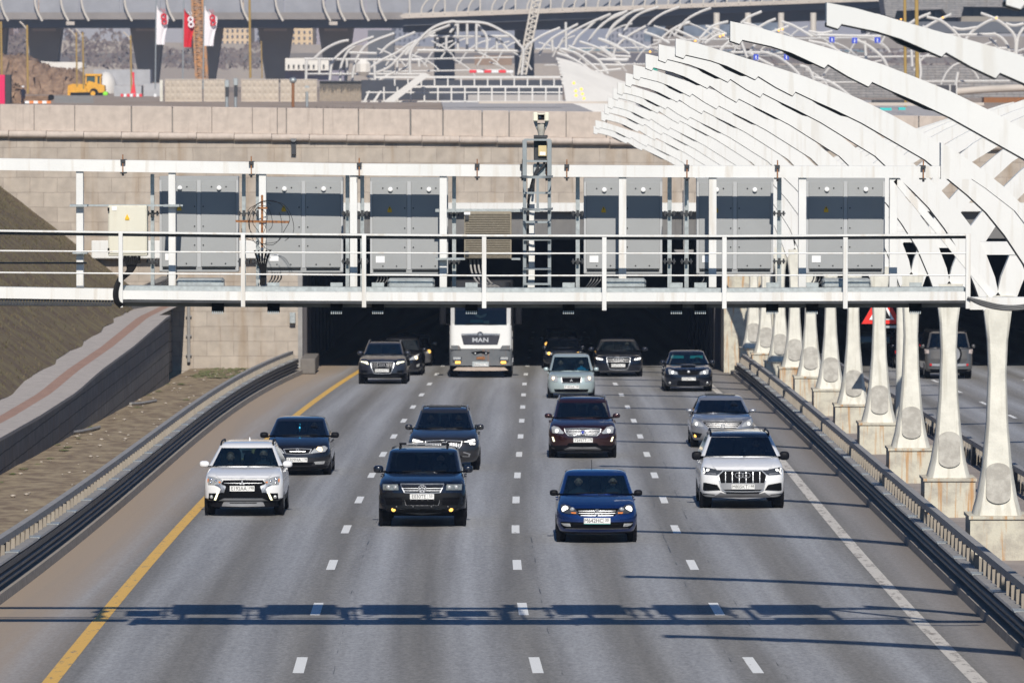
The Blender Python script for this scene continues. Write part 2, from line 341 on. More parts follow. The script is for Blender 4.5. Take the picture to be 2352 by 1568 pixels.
# right carriageway
xKR2 = lambda y: xKR(y) + 3.9
rr = sheet('right_road', [lambda y: xKR2(y), lambda y: xKR2(y)+3.8, lambda y: xKR2(y)+7.4, lambda y: xKR2(y)+11, lambda y: xKR2(y)+16], 0, M_asph, YS, [0, 1, 2, 3, 3.9], 'structure')
BASE[rr.name] = Vector((0, 0, 0))
for o1 in (3.8, 7.4, 11):
    for k in range(2, 14):
        yc = 91 + 12 * k
        sheet('lane_dash', [lambda y: xKR2(y)+o1-.07, lambda y: xKR2(y)+o1+.07], .004, M_mark, [yc-1.5, yc, yc+1.5], parent=rr)
# median strip between the carriageways
M_median = mat('median_paving', (.3, .26, .235), .9, var=.18, scale=1.5, bump=.3)
sheet('median', [lambda y: xKR(y)+.25, lambda y: xKR2(y)-.05], .3, M_median, YS[:61], kind='structure')
# kerbs
def profile_run(name, prof, fx_, side, ys, m, parent=None, kind=None, smooth=False):
    mb = MB(); n = len(prof)
    for y in ys:
        for dx, h in prof: mb.v.append(tuple(W(fx_(y) + side * dx, y, h)))
    for j in range(len(ys) - 1):
        for i in range(n): mb.f.append((j*n+i, j*n+(i+1) % n, (j+1)*n+(i+1) % n, (j+1)*n+i))
    mb.f.append(tuple(range(n))); mb.f.append(tuple((len(ys)-1)*n + i for i in reversed(range(n))))
    o = mb.build(name, m, parent, keep=True, world=parent is not None, smooth=smooth)
    if kind: o['kind'] = kind
    return o
profile_run('kerb', [(0, -.05), (.02, .17), (.3, .19), (.3, -.05)], xKL, -1, YS[:60], M_kerb, kind='structure')
profile_run('kerb', [(0, -.05), (.02, .15), (.26, .17), (.26, -.05)], xKR, 1, YS[:60], M_kerb, kind='structure')
# ---------------------------------------------------------------- guard rails and handrails
def interp(tab, v):
    if v <= tab[0][0]: return tab[0][1]
    for (a, b), (c, d) in zip(tab, tab[1:]):
        if v <= c: return b + (d - b) * (v - a) / (c - a)
    return tab[-1][1]
YB = [57 + 2.25 * i for i in range(79)]
def rails(fx_, side, top, hand, lab1, lab2, y1, fin_h0):
    ys = [y for y in YB if y < y1]
    base = W(fx_(100), 100, 0)
    t = thing('guard_rail', lab1, 'guard rail', base)
    wv = [(.16, .24), (.08, .27), (.08, .31), (.15, .345), (.08, .38), (.08, .43), (.15, .465), (.08, .5), (.08, top-.07), (.16, top-.04), (.2, top-.04), (.2, .24)]
    profile_run('corrugated_beam', wv, fx_, side, ys, M_beam, t)
    profile_run('top_rail', [(.07, top-.035), (.09, top), (.27, top), (.29, top-.035)], fx_, side, ys, M_rail, t, smooth=False)
    posts = MB(); n = 0
    for y in [v for v in np.arange(58, y1, 2.25)][:78]:
        p = W(fx_(y) + side * .26, y, 0); m1 = MB(); m1.cbox((p.x, p.y, p.z + top/2), .1, .12, top - .08); m1.build('post', M_beam, t)
    # joint sleeves
    for y in np.arange(60, y1, 4.5):
        js = MB(); p = W(fx_(y) + side * .18, y, 0); js.cbox((p.x, p.y, p.z + top + .003), .25, .5, .02); js.build('joint_plate', M_galv, t)
    h = thing('handrail', lab2, 'railing', W(fx_(100) + side*.35, 100, 0))
    profile_run('rail', [(.3, hand-.15), (.3, hand-.02), (.44, hand-.02), (.44, hand-.15)], fx_, side, ys, M_rail, h)
    ny = [v for v in np.arange(58, y1, 1.0)]; near = [v for v in ny if v > 88][:100]; fm = None
    for y in near:
        p = W(fx_(y) + side * .275, y, fin_h0)
        if fm is None:
            m1 = MB(); m1.box(-.04, .04, -.01, .01, 0, hand - .14 - fin_h0); o = m1.build('fin', M_fin, h, world=False); fm = o
        else: o = fm.copy(); COL.objects.link(o); o.parent = h
        o.location = p - BASE[h.name]
    rest = [v for v in ny if v not in near]; fins = MB()
    for y in rest:
        p = W(fx_(y) + side * .275, y, 0)
        fins.cbox((p.x, p.y, p.z + (fin_h0 + hand - .14)/2), .08, .02, hand - .14 - fin_h0)
    fins.build('fins', M_fin, h)['kind'] = 'stuff'
    for y in np.arange(59, y1, 6.75):
        p = W(fx_(y) + side * .42, y, 0); m1 = MB(); m1.cbox((p.x, p.y, p.z + hand/2 - .04), .12, .16, hand - .1); m1.build('post', M_dark, h)
    return t
rails(xKL, -1, .68, 1.0, 'dark corrugated steel guard rail along the left kerb beside the dusty shoulder', 'grey handrail with beige upright fins between the left guard rail and the dry grass strip', 231, .3)
rails(xKR, 1, .57, .95, 'dark corrugated steel guard rail along the right kerb in front of the white pillars', 'grey handrail with beige upright fins running along the bases of the white pillars', 229, .3)
rails(lambda y: xKR2(y), -1, .57, .95, 'dark guard rail along the median edge of the far right carriageway', 'grey finned handrail behind the white pillars beside the far right carriageway', 229, .3)
mb = MB(); p = P(706, 850, 231); mb.box(p.x-.3, p.x+.3, 231.5, 236, RZ(231), RZ(231)+.62)
tag(mb.build('concrete_block', mat('shaded_block', (.16, .145, .13), .9, bump=.3), None, bevel=.03), 'concrete end block closing the left guard rail at the tunnel mouth', 'concrete block')  # block colour darkened to stand for its shaded side

# ---------------------------------------------------------------- left side: grass strip, retaining wall, path, bank
M_dry = mat('dry_grass_soil', (.175, .125, .08), .95, col2=(.33, .26, .165), scale=2.2, bump=.6, bscale=12, stretch=(1, .45, 1), lo=.38, hi=.62)
M_bank = mat('bank_turf', (.11, .075, .045), .95, col2=(.175, .14, .065), scale=1.1, bump=.6, bscale=9, lo=.4, hi=.66)
M_path = mat('pale_paving', (.4, .36, .33), .9, var=.14, scale=3, bump=.2)
M_redp = mat('red_paving', (.33, .205, .155), .9, var=.15, scale=3, bump=.2)
M_moss = mat('green_moss', (.1, .13, .035), .95, col2=(.2, .17, .09), scale=3, bump=.5)
hw = [(60, .85), (120, 1.0), (145, 1.1), (157, 1.2), (170, 1.39), (180, 1.73), (196, 2.09), (215, 2.69), (236, 2.9)]
HW = lambda y: interp(hw, y)
XW = -13.1
ysl = [55 + 3 * i for i in range(60)] + [YP-.05]
def surf(name, cols, m, kind='structure'):   # cols: list of (X(y), h(y), jitter)
    mb = MB(); n = len(cols)
    for y in ysl:
        for fx_, fh, j in cols: mb.v.append(tuple(W(fx_(y) + random.uniform(-j, j), y, fh(y) + random.uniform(-j, j) * .3)))
    for a in range(len(ysl)-1):
        for i in range(n-1): mb.f.append((a*n+i, a*n+i+1, (a+1)*n+i+1, (a+1)*n+i))
    o = mb.build(name, m, keep=True, smooth=True, ang=60); o['kind'] = kind; return o
surf('verge', [(lambda y: XW-.2, lambda y: .12, 0)] + [(lambda y, t=t: lerp(XW, xKL(y)-.3, t), lambda y: .14, .12) for t in (.15, .3, .45, .6, .75, .9)] + [(lambda y: xKL(y)-.3, lambda y: .16, 0)], M_dry)
# moss patches by the wall foot and the portal
mb = MB()
for i in range(260):
    y = random.uniform(222, 234.5) if i < 240 else random.uniform(130, 215)
    x = random.uniform(-12.6, -9.6) if y > 222 else (XW + random.uniform(.1, .6) if random.random() < .8 else random.uniform(-12.5, -10))
    r = random.uniform(.06, .22)
    c = W(x, y, .145 + random.uniform(0, .02)); k = random.randint(5, 8)
    vs = [(c.x + r*random.uniform(.6, 1.1)*math.cos(6.283*a/k), c.y + 2.4*r*random.uniform(.6, 1.1)*math.sin(6.283*a/k), c.z - K*(2.4*r*math.sin(6.283*a/k))) for a in range(k)]
    mb.add([(c.x, c.y, c.z+.035)] + vs, [(0, 1+a, 1+(a+1) % k) for a in range(k)])
tag(mb.build('moss', M_moss), 'patches of green moss and young grass below the stone wall', 'moss', kind='stuff')
# litter of stones and dry tufts
mb = MB()
for i in range(160):
    y = random.uniform(95, 232); x = random.uniform(XW+.15, xKL(y)-.6); c = W(x, y, .17); r = random.uniform(.015, .05)
    mb.ell((c.x, c.y, c.z), r*1.4, r*1.6, r*.7, 6, 4)
tag(mb.build('rubble', mat('rubble', (.4, .35, .29), .9, var=.3, scale=9)), 'small stones scattered over the dry verge', 'rubble', kind='stuff')
wall = thing('retaining_wall', 'long dark block retaining wall with pale coping beside the left verge', 'retaining wall', W(XW, 150, 0))
M_block = brick_mat('grey_block_wall', (.22, .21, .2), (.26, .25, .235), 2.4, .42, ('Y', 'Z'), .02, (.05, .05, .055), .35, .3)
mb = MB()
for y in [v for v in ysl if v < 219]:
    mb.v += [tuple(W(XW, y, .05)), tuple(W(XW, y, HW(y)-.09)), tuple(W(XW-.35, y, HW(y)-.09)), tuple(W(XW-.35, y, .05))]
n = len(mb.v)//4
for j in range(n-1):
    for i in range(4): mb.f.append((4*j+i, 4*j+(i+1) % 4, 4*j+4+(i+1) % 4, 4*j+4+i))
mb.f += [(0, 1, 2, 3), (4*n-4, 4*n-3, 4*n-2, 4*n-1)]
mb.build('block_face', M_block, wall)
mb = MB()
for y in [v for v in ysl if v < 219]:
    mb.v += [tuple(W(XW+.06, y, HW(y)-.09)), tuple(W(XW+.06, y, HW(y))), tuple(W(XW-.42, y, HW(y))), tuple(W(XW-.42, y, HW(y)-.09))]
for j in range(n-1):
    for i in range(4): mb.f.append((4*j+i, 4*j+(i+1) % 4, 4*j+4+(i+1) % 4, 4*j+4+i))
mb.f += [(0, 1, 2, 3), (4*n-4, 4*n-3, 4*n-2, 4*n-1)]
mb.build('coping', M_path, wall)
surf('path', [(lambda y, t=t: XW-.4-t, lambda y: HW(y)-.02, 0) for t in (0, .1, .26)], M_path)
surf('path', [(lambda y, t=t: XW-.66-t, lambda y: HW(y)-.02, 0) for t in (0, .2, .4)], M_redp)
surf('path', [(lambda y, t=t: XW-1.06-t, lambda y: HW(y)-.02, .04 if t > .7 else 0) for t in (0, .3, .6, .9)], M_path)
top_h = lambda y: 9.4 - RZ(y)
def bx_(t): return lambda y: (XW-1.8) - t * (top_h(y) - HW(y)) / .77
def bh_(t): return lambda y: HW(y) - .03 + t * (top_h(y) - HW(y)) + .01
surf('embankment', [(bx_(t), bh_(t), (.02 if 0 < t < 1 else .12)) for t in [i/14 for i in range(15)]] + [(lambda y: -80, lambda y: top_h(y), 0)], M_bank)
# short tufts of dead grass on the bank
mb = MB()
for i in range(9000):
    y = random.uniform(120, 234); t = random.random() ** .8 * .75; x = bx_(t)(y); z = bh_(t)(y)
    c = W(x, y, z); a = random.uniform(0, 6.28); l = random.uniform(.05, .14)
    mb.v += [(c.x-.03*math.cos(a), c.y-.03*math.sin(a), c.z-.02), (c.x+.03*math.cos(a), c.y+.03*math.sin(a), c.z-.02), (c.x+random.uniform(-.05, .05), c.y+random.uniform(-.05, .05), c.z+l)]
    k = len(mb.v); mb.f.append((k-3, k-2, k-1))
tag(mb.build('grass', mat('dead_grass', (.13, .1, .058), .9, col2=(.09, .082, .036), scale=3)), 'short dead grass growing over the left embankment', 'grass', kind='stuff')
# loose pipes lying on the verge
for (a, b), lab in ((((268, 1731), (398, 1708)), 'pale bent pipe lying on the verge nearer the camera'), (((522, 1614), (624, 1602)), 'thin pale pipe lying on the verge below the end of the block wall')):
    a = G(a[0]/1.7415, a[1]/1.7415, .2); b = G(b[0]/1.7415, b[1]/1.7415, .2)
    mb = MB(); m_ = (a+b)/2; m_.y -= .5; mb.tube(catmull([a, m_, b], 5), .05, 8); tag(mb.build('pipe', M_rail, smooth=True), lab, 'pipe')
# wing wall in shade at the head of the path
mb = MB(); a = (-15.35, 221.5); b = (-13.75, 238)
for (x, y), zt in ((a, 3.1), (b, 4.15)): mb.v += [tuple(W(x, y, 0)), tuple(W(x, y, zt)), tuple(W(x-.4, y, zt)), tuple(W(x-.4, y, 0))]
mb.f += [(0, 1, 5, 4), (1, 2, 6, 5), (2, 3, 7, 6), (3, 0, 4, 7), (0, 3, 2, 1), (4, 5, 6, 7)]
tag(mb.build('wing_wall', M_block), 'shaded sloping wing wall where the red striped path meets the stone wall', 'wall')

# ---------------------------------------------------------------- tunnel portal
M_stone = brick_mat('portal_stone', (.43, .37, .31), (.5, .435, .365), 1.12, .615, ('X', 'Z'), (.010), (.3, .25, .21), .25, .45, loc=(.3, -.02))
M_para = mat('parapet_stone', (.5, .425, .365), .85, var=.12, scale=3, bump=.4, streak=.3, streak_col=(.28, .22, .18))
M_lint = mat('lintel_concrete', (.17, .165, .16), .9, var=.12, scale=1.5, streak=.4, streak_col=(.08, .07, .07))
portal = thing('tunnel_portal', 'stone faced tunnel portal wall with two dark road tunnels', 'tunnel portal', (0, YP, 0))
XL, XRt, X2, X3 = -8.85, 8.72, 10.75, 27.5
def q(mb, x0, x1, z0, z1, y0=YP, y1=YP+.6): mb.box(x0, x1, y0, y1, z0, z1)
sh = lambda x: -.0125 * (x + 21)
mb = MB(); zb_ = 9.7
q(mb, -75, XL, -1.5, 6.98); q(mb, X3, 75, -1.5, 6.98)
for i in range(25):
    x0 = -75 + i*6; x1_ = x0 + 6
    mb.add([(x0, YP, 6.98), (x1_, YP, 6.98), (x1_, YP, zb_+sh(x1_)), (x0, YP, zb_+sh(x0)), (x0, YP+.6, 6.98), (x1_, YP+.6, 6.98), (x1_, YP+.6, zb_+sh(x1_)), (x0, YP+.6, zb_+sh(x0))], [(0, 1, 2, 3), (7, 6, 5, 4), (3, 2, 6, 7), (0, 4, 5, 1)])
mb.build('stone_wall', M_stone, portal)
mb = MB(); q(mb, XL+.02, XRt+1.2, 6.62, 6.975, YP-.12, YP+.5); q(mb, XRt+1.2, X3, 6.62, 6.975, YP-.12, YP+.5); mb.build('white_band', M_rib, portal)
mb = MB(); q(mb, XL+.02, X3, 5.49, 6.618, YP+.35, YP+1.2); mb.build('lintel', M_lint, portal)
mb = MB(); q(mb, XRt, X2, -.4, 5.5, YP-1.2, YP+2); mb.build('central_pier', M_plinth, portal)
mb = MB(); q(mb, XL-.02, XL+.18, -.6, 6.6, YP+.05, YP+.9); mb.build('door_jamb', M_rail, portal)
# parapet of big blocks with open joints over a rounded ledge
jx = [0, 79, 172, 302, 397, 487, 580, 637, 658, 743, 823, 943, 1018, 1107, 1170, 1300, 1392, 1480, 1570, 1660, 1745, 1840, 1925, 2013, 2110, 2200, 2290, 2360]
jX = [(x - 1176) / 55.6 for x in jx]; jX = [jX[0] - 1.8*i for i in range(30, 0, -1)] + jX + [jX[-1] + 1.7*i for i in range(1, 30)]
mb = MB()
for a, b in zip(jX, jX[1:]):
    g = random.choice((.015, .03, .06)); a2, b2 = a + g/2, b - g/2; yo = random.uniform(-.012, .012)
    vs = [(x, y, z + sh(x)) for z in (9.95, 11.03) for y in (YP+.02+yo, YP+.62) for x in (a2, b2)]
    mb.add(vs, [(0, 2, 3, 1), (4, 5, 7, 6), (0, 1, 5, 4), (2, 6, 7, 3), (0, 4, 6, 2), (1, 3, 7, 5)])
mb.build('parapet', M_para, portal, bevel=.02)
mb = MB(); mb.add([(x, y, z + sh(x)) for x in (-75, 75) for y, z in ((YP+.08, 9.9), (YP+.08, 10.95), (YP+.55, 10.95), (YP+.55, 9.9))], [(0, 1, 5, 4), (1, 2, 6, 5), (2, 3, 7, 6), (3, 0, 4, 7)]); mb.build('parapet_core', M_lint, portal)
mb = MB(); prof = [(YP+.3, 9.95)] + [(YP-.13 - .17*math.sin(math.pi*k/8), 9.8 + .15*math.cos(math.pi*k/8)) for k in range(9)] + [(YP+.3, 9.65)]
for i, x in enumerate([-75 + 1.55*k for k in range(97)]):
    for e in (0, 1.53): mb.v += [(x+e, y, z + sh(x)) for y, z in prof]
    n = len(prof); o_ = i*2*n
    for k in range(n): mb.f.append((o_+k, o_+(k+1) % n, o_+n+(k+1) % n, o_+n+k))
    mb.f += [tuple(o_+k for k in range(n)), tuple(o_+n+k for k in reversed(range(n)))]
mb.build('ledge', M_para, portal, smooth=True)
mb = MB(); x = (675-1176)/55.6; mb.cbox((x, YP-.1, 9.25), .2, .2, .55); mb.tube([(x, YP-.1, 9.55), (x, YP-.3, 9.6)], .12, 10)
tag(mb.build('drain_spout', M_dark, None), 'short black drain spout under the stone ledge', 'drain spout')
mb = MB(); x = (433-1176)/55.6; mb.tube([(x, YP-.15, .4), (x, YP-.15, 2.9)], .07, 8)
for z in (.7, 1.5, 2.3): mb.cbox((x, YP-.1, z), .24, .12, .06)
tag(mb.build('downpipe', M_rail, None, smooth=True), 'grey downpipe fixed at the corner of the stone wall left of the tunnel', 'pipe')
mb = MB(); mb.box(-17.35, -10.4, YP-.5, YP-.02, 4.68, 5.42); tag(mb.build('duct', M_rib, None, bevel=.03), 'long white box duct fixed across the stone wall left of the tunnel', 'duct')
mb = MB(); x = (672-1176)/55.6; mb.box(x-.12, x+.12, YP-.3, YP-.02, 2.0, 2.45); tag(mb.build('junction_box', M_galv, None, bevel=.02), 'small grey box on the stone beside the left tunnel mouth', 'junction box')
# tunnel interiors
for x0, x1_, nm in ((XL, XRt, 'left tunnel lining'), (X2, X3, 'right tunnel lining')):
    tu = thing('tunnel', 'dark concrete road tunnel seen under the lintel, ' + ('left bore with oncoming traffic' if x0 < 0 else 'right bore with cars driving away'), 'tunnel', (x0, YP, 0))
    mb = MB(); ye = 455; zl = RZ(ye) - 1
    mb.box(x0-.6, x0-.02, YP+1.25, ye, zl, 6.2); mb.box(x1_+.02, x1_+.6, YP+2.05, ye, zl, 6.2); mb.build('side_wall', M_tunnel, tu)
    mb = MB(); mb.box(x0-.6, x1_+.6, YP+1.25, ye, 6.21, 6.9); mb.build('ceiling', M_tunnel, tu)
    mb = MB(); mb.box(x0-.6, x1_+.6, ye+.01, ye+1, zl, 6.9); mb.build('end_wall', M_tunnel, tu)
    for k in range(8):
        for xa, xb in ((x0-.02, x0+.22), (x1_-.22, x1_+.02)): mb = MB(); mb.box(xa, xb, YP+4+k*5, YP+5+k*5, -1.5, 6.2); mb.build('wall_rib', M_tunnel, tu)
# hanging lane signal seen inside the mouth
mb = MB(); x = (1570-1176)/55.6; mb.box(x-.02, x+.02, YP-.6, YP-.56, 5.0, 7.9); mb.box(x-.4, x+.4, YP-.62, YP-.5, 4.95, 5.05); mb.box(x+.7, x+1.0, YP-.7, YP-.4, 4.9, 5.2)
tag(mb.build('hanging_sensor', M_rail, None), 'thin pole with a cross bar and camera hanging at the tunnel lintel', 'sensor')

# ---------------------------------------------------------------- canopy pillars
PIL = [(51, 10.9, 9.2, -6.49), (65.5, 10.1, 9.47, -6.49), (80, 9.55, 9.70, -6.49), (94.5, 9.2, 9.86, -6.49), (108.9, 9.3, 10.15, -6.5), (123.4, 9.48, 10.33, -6.59), (138.1, 9.69, 10.43, -6.75), (153.6, 9.92, 10.57, -6.86), (167.1, 10.03, 10.59, -6.94), (180.3, 10.1, 10.67, -6.9), (193, 10.13, 10.59, -6.88), (203.3, 10.1, 10.53, -6.8), (210.9, 9.94, 10.38, -6.64), (221.4, 9.88, 10.2, -6.64), (229, 9.73, 10.07, -6.45)]
LOW = [(-.27, 5.05), (-.45, 5.55), (-.7, 6.12), (-1.02, 6.6), (-1.33, 6.98), (-1.64, 7.27), (-1.98, 7.55), (-2.35, 7.86), (-2.9, 8.18), (-3.4, 8.47), (-3.85, 8.69), (-4.21, 8.85), (-4.5, 8.988), (-4.55, 8.92), (-4.83, 9.065), (-5.12, 9.245), (-5.17, 9.19), (-5.46, 9.33), (-5.64, 9.415), (-5.91, 9.506), (-6.32, 9.60), (-6.36, 9.54), (-6.49, 9.585)]
UPP = [(-6.49, 9.87), (-6.16, 9.80), (-5.7, 9.66), (-5.28, 9.53), (-4.8, 9.385), (-4.36, 9.245), (-3.9, 9.06), (-3.4, 8.85), (-2.9, 8.6), (-2.4, 8.32), (-1.95, 8.02), (-1.5, 7.68), (-1.1, 7.32), (-.74, 6.94), (-.47, 6.6), (-.23, 6.14), (-.06, 5.7), (0, 5.42)]
ordn = ['', 'out of view ', '', '', 'nearest', 'second', 'third', 'fourth', 'fifth', 'sixth', 'seventh', 'eighth', 'ninth', 'tenth', 'farthest']
def rib_poly(th, dxt, sg):
    ky = (th - 5.35) / (9.87 - 5.35); kx = dxt / -6.49
    def f(p):
        t = min(1, max(0, (-p[0] - .3) / 2)); return (sg * p[0] * lerp(1, kx, t), 5.35 + (p[1] - 5.35) * lerp(1, ky, t) if p[1] > 5.35 else p[1])
    return [f(p) for p in LOW + UPP]
def pillar(i, Y, X0, th, dxt):
    z0 = RZ(Y)
    if i < 4: lab = ['white rib tip hanging in the top right corner of the picture', 'broad white rib passing highest across the right side', 'second broad white rib below the topmost one at the right', 'white canopy arch whose rib ends just left of the second broad rib'][i]
    else: lab = '%s forked white canopy pillar of the row on its concrete plinth' % ordn[i]
    t = thing('canopy_pillar', lab, 'canopy pillar', (X0, Y, z0), group='forked white pillars between the carriageways')
    hd = .15
    mb = MB(); pl = rib_poly(th, dxt, 1); mb.prism([(X0+x, z0+h) for x, h in pl], Y-hd, Y+hd); mb.build('rib', M_rib, t)
    mb = MB(); pl = rib_poly(th - .15, dxt, -1); mb.prism([(X0+x, z0+h) for x, h in pl], Y-hd+.06, Y+hd+.06); mb.build('rib', M_rib, t)
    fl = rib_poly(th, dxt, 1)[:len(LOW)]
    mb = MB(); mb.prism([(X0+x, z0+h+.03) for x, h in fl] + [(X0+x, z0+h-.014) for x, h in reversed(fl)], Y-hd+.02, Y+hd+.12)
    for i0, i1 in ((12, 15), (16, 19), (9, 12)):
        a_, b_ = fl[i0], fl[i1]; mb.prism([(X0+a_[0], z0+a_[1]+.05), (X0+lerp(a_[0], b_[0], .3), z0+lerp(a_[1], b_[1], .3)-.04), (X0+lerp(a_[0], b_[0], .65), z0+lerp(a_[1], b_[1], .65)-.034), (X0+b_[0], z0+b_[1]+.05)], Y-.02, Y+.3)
    mb.build('underside_shade', M_dark, t)  # dark strip and lens wedges stand in for the shade under the rib
    mb = MB(); mb.box(X0-.62, X0+.62, Y-.11, Y+.11, z0+6.13, z0+6.38); mb.build('tie_beam', M_rib, t)
    secs = [(1.15, .46, .46), (1.5, .37, .38), (2.05, .28, .29), (2.9, .205, .22), (3.86, .168, .18), (4.5, .195, .17), (5.02, .262, .155), (5.35, .3, .15)]
    mb = MB()
    for h, a, b in secs:
        c = .22; mb.v += [(X0+x*a, Y+y*b, z0+h) for x, y in ((-1, -1+c*1.4), (-1+c, -1), (1-c, -1), (1, -1+c*1.4), (1, 1-c*1.4), (1-c, 1), (-1+c, 1), (-1, 1-c*1.4))]
    for j in range(len(secs)-1):
        for k in range(8): mb.f.append((j*8+k, j*8+(k+1) % 8, j*8+8+(k+1) % 8, j*8+8+k))
    mb.f += [tuple(range(8)), tuple(range(len(secs)*8-8, len(secs)*8))]
    mb.build('stem', M_stem, t, smooth=True, ang=40)
    mb = MB(); pts = []
    for k in range(13): a = math.pi*k/12; pts.append((.235*math.cos(a), 1.72+.235*.55+.15 + .16*math.sin(a)))
    for k in range(13): a = math.pi + math.pi*k/12; pts.append((.235*math.cos(a), 1.72-.235*.55-.05 + .15*math.sin(a)))
    def yf(h): return -interp([(s[0], s[2]) for s in secs], h) - .05
    n = len(pts); mb.add([(X0+x, Y+yf(h), z0+h) for x, h in pts] + [(X0+x, Y+yf(h)+.09, z0+h) for x, h in pts], [tuple(range(n)), tuple(reversed(range(n, 2*n)))] + [(k, (k+1) % n, (k+1) % n+n, k+n) for k in range(n)])
    mb.build('cap_plate', M_cap, t)
    mb = MB(); mb.box(X0-.55, X0+.55, Y-.56, Y+.6, z0+.2, z0+1.1); mb.box(X0-.58, X0+.58, Y-.6, Y+.64, z0+1.1, z0+1.16); mb.build('plinth', M_plinth, t)
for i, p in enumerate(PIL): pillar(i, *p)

# sign post and warning sign behind the third pillar
mb = MB(); b0 = W(11.1, 162, .3); mb.tube([b0, b0 + Vector((0, 0, 3.2)), b0 + Vector((0, 0, 5.3))], [.17, .145, .13], 14)
mb.cbox((b0.x, b0.y, b0.z+.05), .6, .6, .1)
tag(mb.build('steel_post', M_stem, None, smooth=True), 'plain grey white steel post standing between the third and fourth pillars', 'post')
sg = thing('warning_sign', 'red bordered triangular road sign half hidden behind the gantry and pillars', 'road sign', W(10.66, 164, 0))
mb = MB(); z0 = RZ(164)+3.57; mb.prism([(10.08, z0), (11.24, z0), (10.66, z0+1.0)], 163.9, 163.94); mb.build('red_border', mat('sign_red', (.75, .03, .02), .4, var=.03), sg)
mb = MB(); mb.prism([(10.3, z0+.12), (11.02, z0+.12), (10.66, z0+.75)], 163.88, 163.895); mb.build('white_face', M_label, sg)
mb = MB(); mb.prism([(10.5, z0+.15), (10.62, z0+.15), (10.66, z0+.5), (10.58, z0+.5)], 163.865, 163.875); mb.prism([(10.7, z0+.15), (10.92, z0+.15), (10.78, z0+.42), (10.7, z0+.5)], 163.865, 163.875); mb.build('pictogram', M_black, sg)
mb = MB(); mb.box(10.6, 10.7, 163.96, 164.04, RZ(164)+.2, z0+.8); mb.build('sign_pole', M_galv, sg)
mb = MB(); mb.box(10.75, 11.3, 163.9, 163.95, z0-.12, z0-.05); mb.build('bracket', M_galv, sg)

# ---------------------------------------------------------------- overhead gantry
YG = 88.9
def gb(mb, x0, x1, y0, y1, d0=0, d1=.12):          # a box seen at picture place x0..x1, y0..y1 at depth YG+d0..d1
    a = P(x0, y0, YG + d0); b = P(x1, y1, YG + d0); mb.box(a.x, b.x, YG + d0, YG + d1, b.z, a.z); return mb
def gp(x, y, d=0): return P(x, y, YG + d)
ga = thing('gantry', 'white steel sign gantry with walkway and railing spanning the road', 'gantry', (0, YG, P(1176, 700, YG).z))
def hbeam(name, pts, t, d0, d1, m):                 # long beam following measured top-edge points, t pixels tall
    mb = MB()
    for x, y in pts:
        a = gp(x, y, d0); b = gp(x, y+t, d0); mb.v += [(a.x, YG+d0, a.z), (a.x, YG+d0, b.z), (a.x, YG+d1, b.z), (a.x, YG+d1, a.z)]
    for j in range(len(pts)-1):
        for k in range(4): mb.f.append((4*j+k, 4*j+(k+1) % 4, 4*j+4+(k+1) % 4, 4*j+4+k))
    n = len(pts)*4; mb.f += [(0, 1, 2, 3), (n-4, n-3, n-2, n-1)]
    return mb.build(name, m, ga)
top = [(-260, 361), (0, 364), (277, 368), (560, 372), (823, 376), (1200, 379), (1700, 381), (2160, 382)]
hbeam('top_beam', top[:], 27, 0, .24, M_white)
bot = [(-260, 658), (0, 660), (262, 662)]
hbeam('lower_beam', [(-260, 657), (0, 659), (262, 663)], 26, 0, .2, M_white)
hbeam('lower_beam', [(262, 667), (560, 670), (1112, 672), (1664, 672), (2224, 670)], 20, -.75, -.55, M_white)
hbeam('cable_tray', [(283, 656), (560, 658), (1112, 661), (1664, 662), (2216, 659)], 11, -.54, -.3, M_galv)
hbeam('deck', [(262, 688), (560, 690), (1112, 693), (1664, 692), (2220, 690)], 6, -.74, .35, M_dark)
hbeam('underside_beam', [(270, 691), (560, 693), (1112, 695), (1664, 695), (2220, 694)], 12, -.35, .3, mat('dull_grey_steel', (.2, .2, .19), .7, .2, var=.2, scale=3))
hbeam('hand_rail', [(-260, 523), (0, 528), (560, 535), (1112, 539), (1664, 540), (2228, 537)], 4, -.8, -.7, M_white)
hbeam('hand_rail', [(-260, 527.5), (0, 532.5), (560, 539.5), (1112, 543.5), (1664, 544.5), (2228, 541.5)], 6.5, -.7, -.66, M_dark)
for y0, y1, y2 in ((575, 581, 582), (625, 632, 632)):
    mb = MB(); mb.tube([gp(-260, y0-1, -.75), gp(277, y0+3, -.75), gp(1112, y1+1, -.75), gp(2224, y2, -.75)], .012, 8); mb.build('rail_wire', M_white, ga, smooth=True)
for x, y0, y1 in ((277, 534, 706), (558, 537, 705), (836, 540, 706), (1112, 544, 708), (1388, 545, 713), (1664, 545, 709), (1942, 545, 709), (2224, 537, 709)):
    mb = MB(); gb(mb, x-5, x+5, y0, y1, -.82, -.74); mb.build('rail_post', M_white, ga, bevel=.004)
for x in (183, 395, 603, 812, 1018, 1430, 1637, 1843, 2052):
    mb = MB(); yt = np.interp(x, [p[0] for p in top], [p[1] for p in top]) + 27
    gb(mb, x-8.5, x+8.5, yt, 660, .04, .2); mb.build('column', M_white, ga, bevel=.004)
for x in (350, 560, 592, 798, 832, 1043, 1327, 1538, 1577, 1790):
    mb = MB(); gb(mb, x-4.5, x+4.5, 400, 664, .5, .58); mb.build('mounting_bar', M_galv, ga)
    mb = MB()
    for y in (489, 599):
        gb(mb, x-14, x+14, y, y+3, .45, .62); gb(mb, x-3, x+3, y-6, y+8, .4, .45); gb(mb, x-12, x-9, y-4, y+7, .4, .6); gb(mb, x+9, x+12, y-4, y+7, .4, .6)
    mb.build('clamp', M_dark, ga)
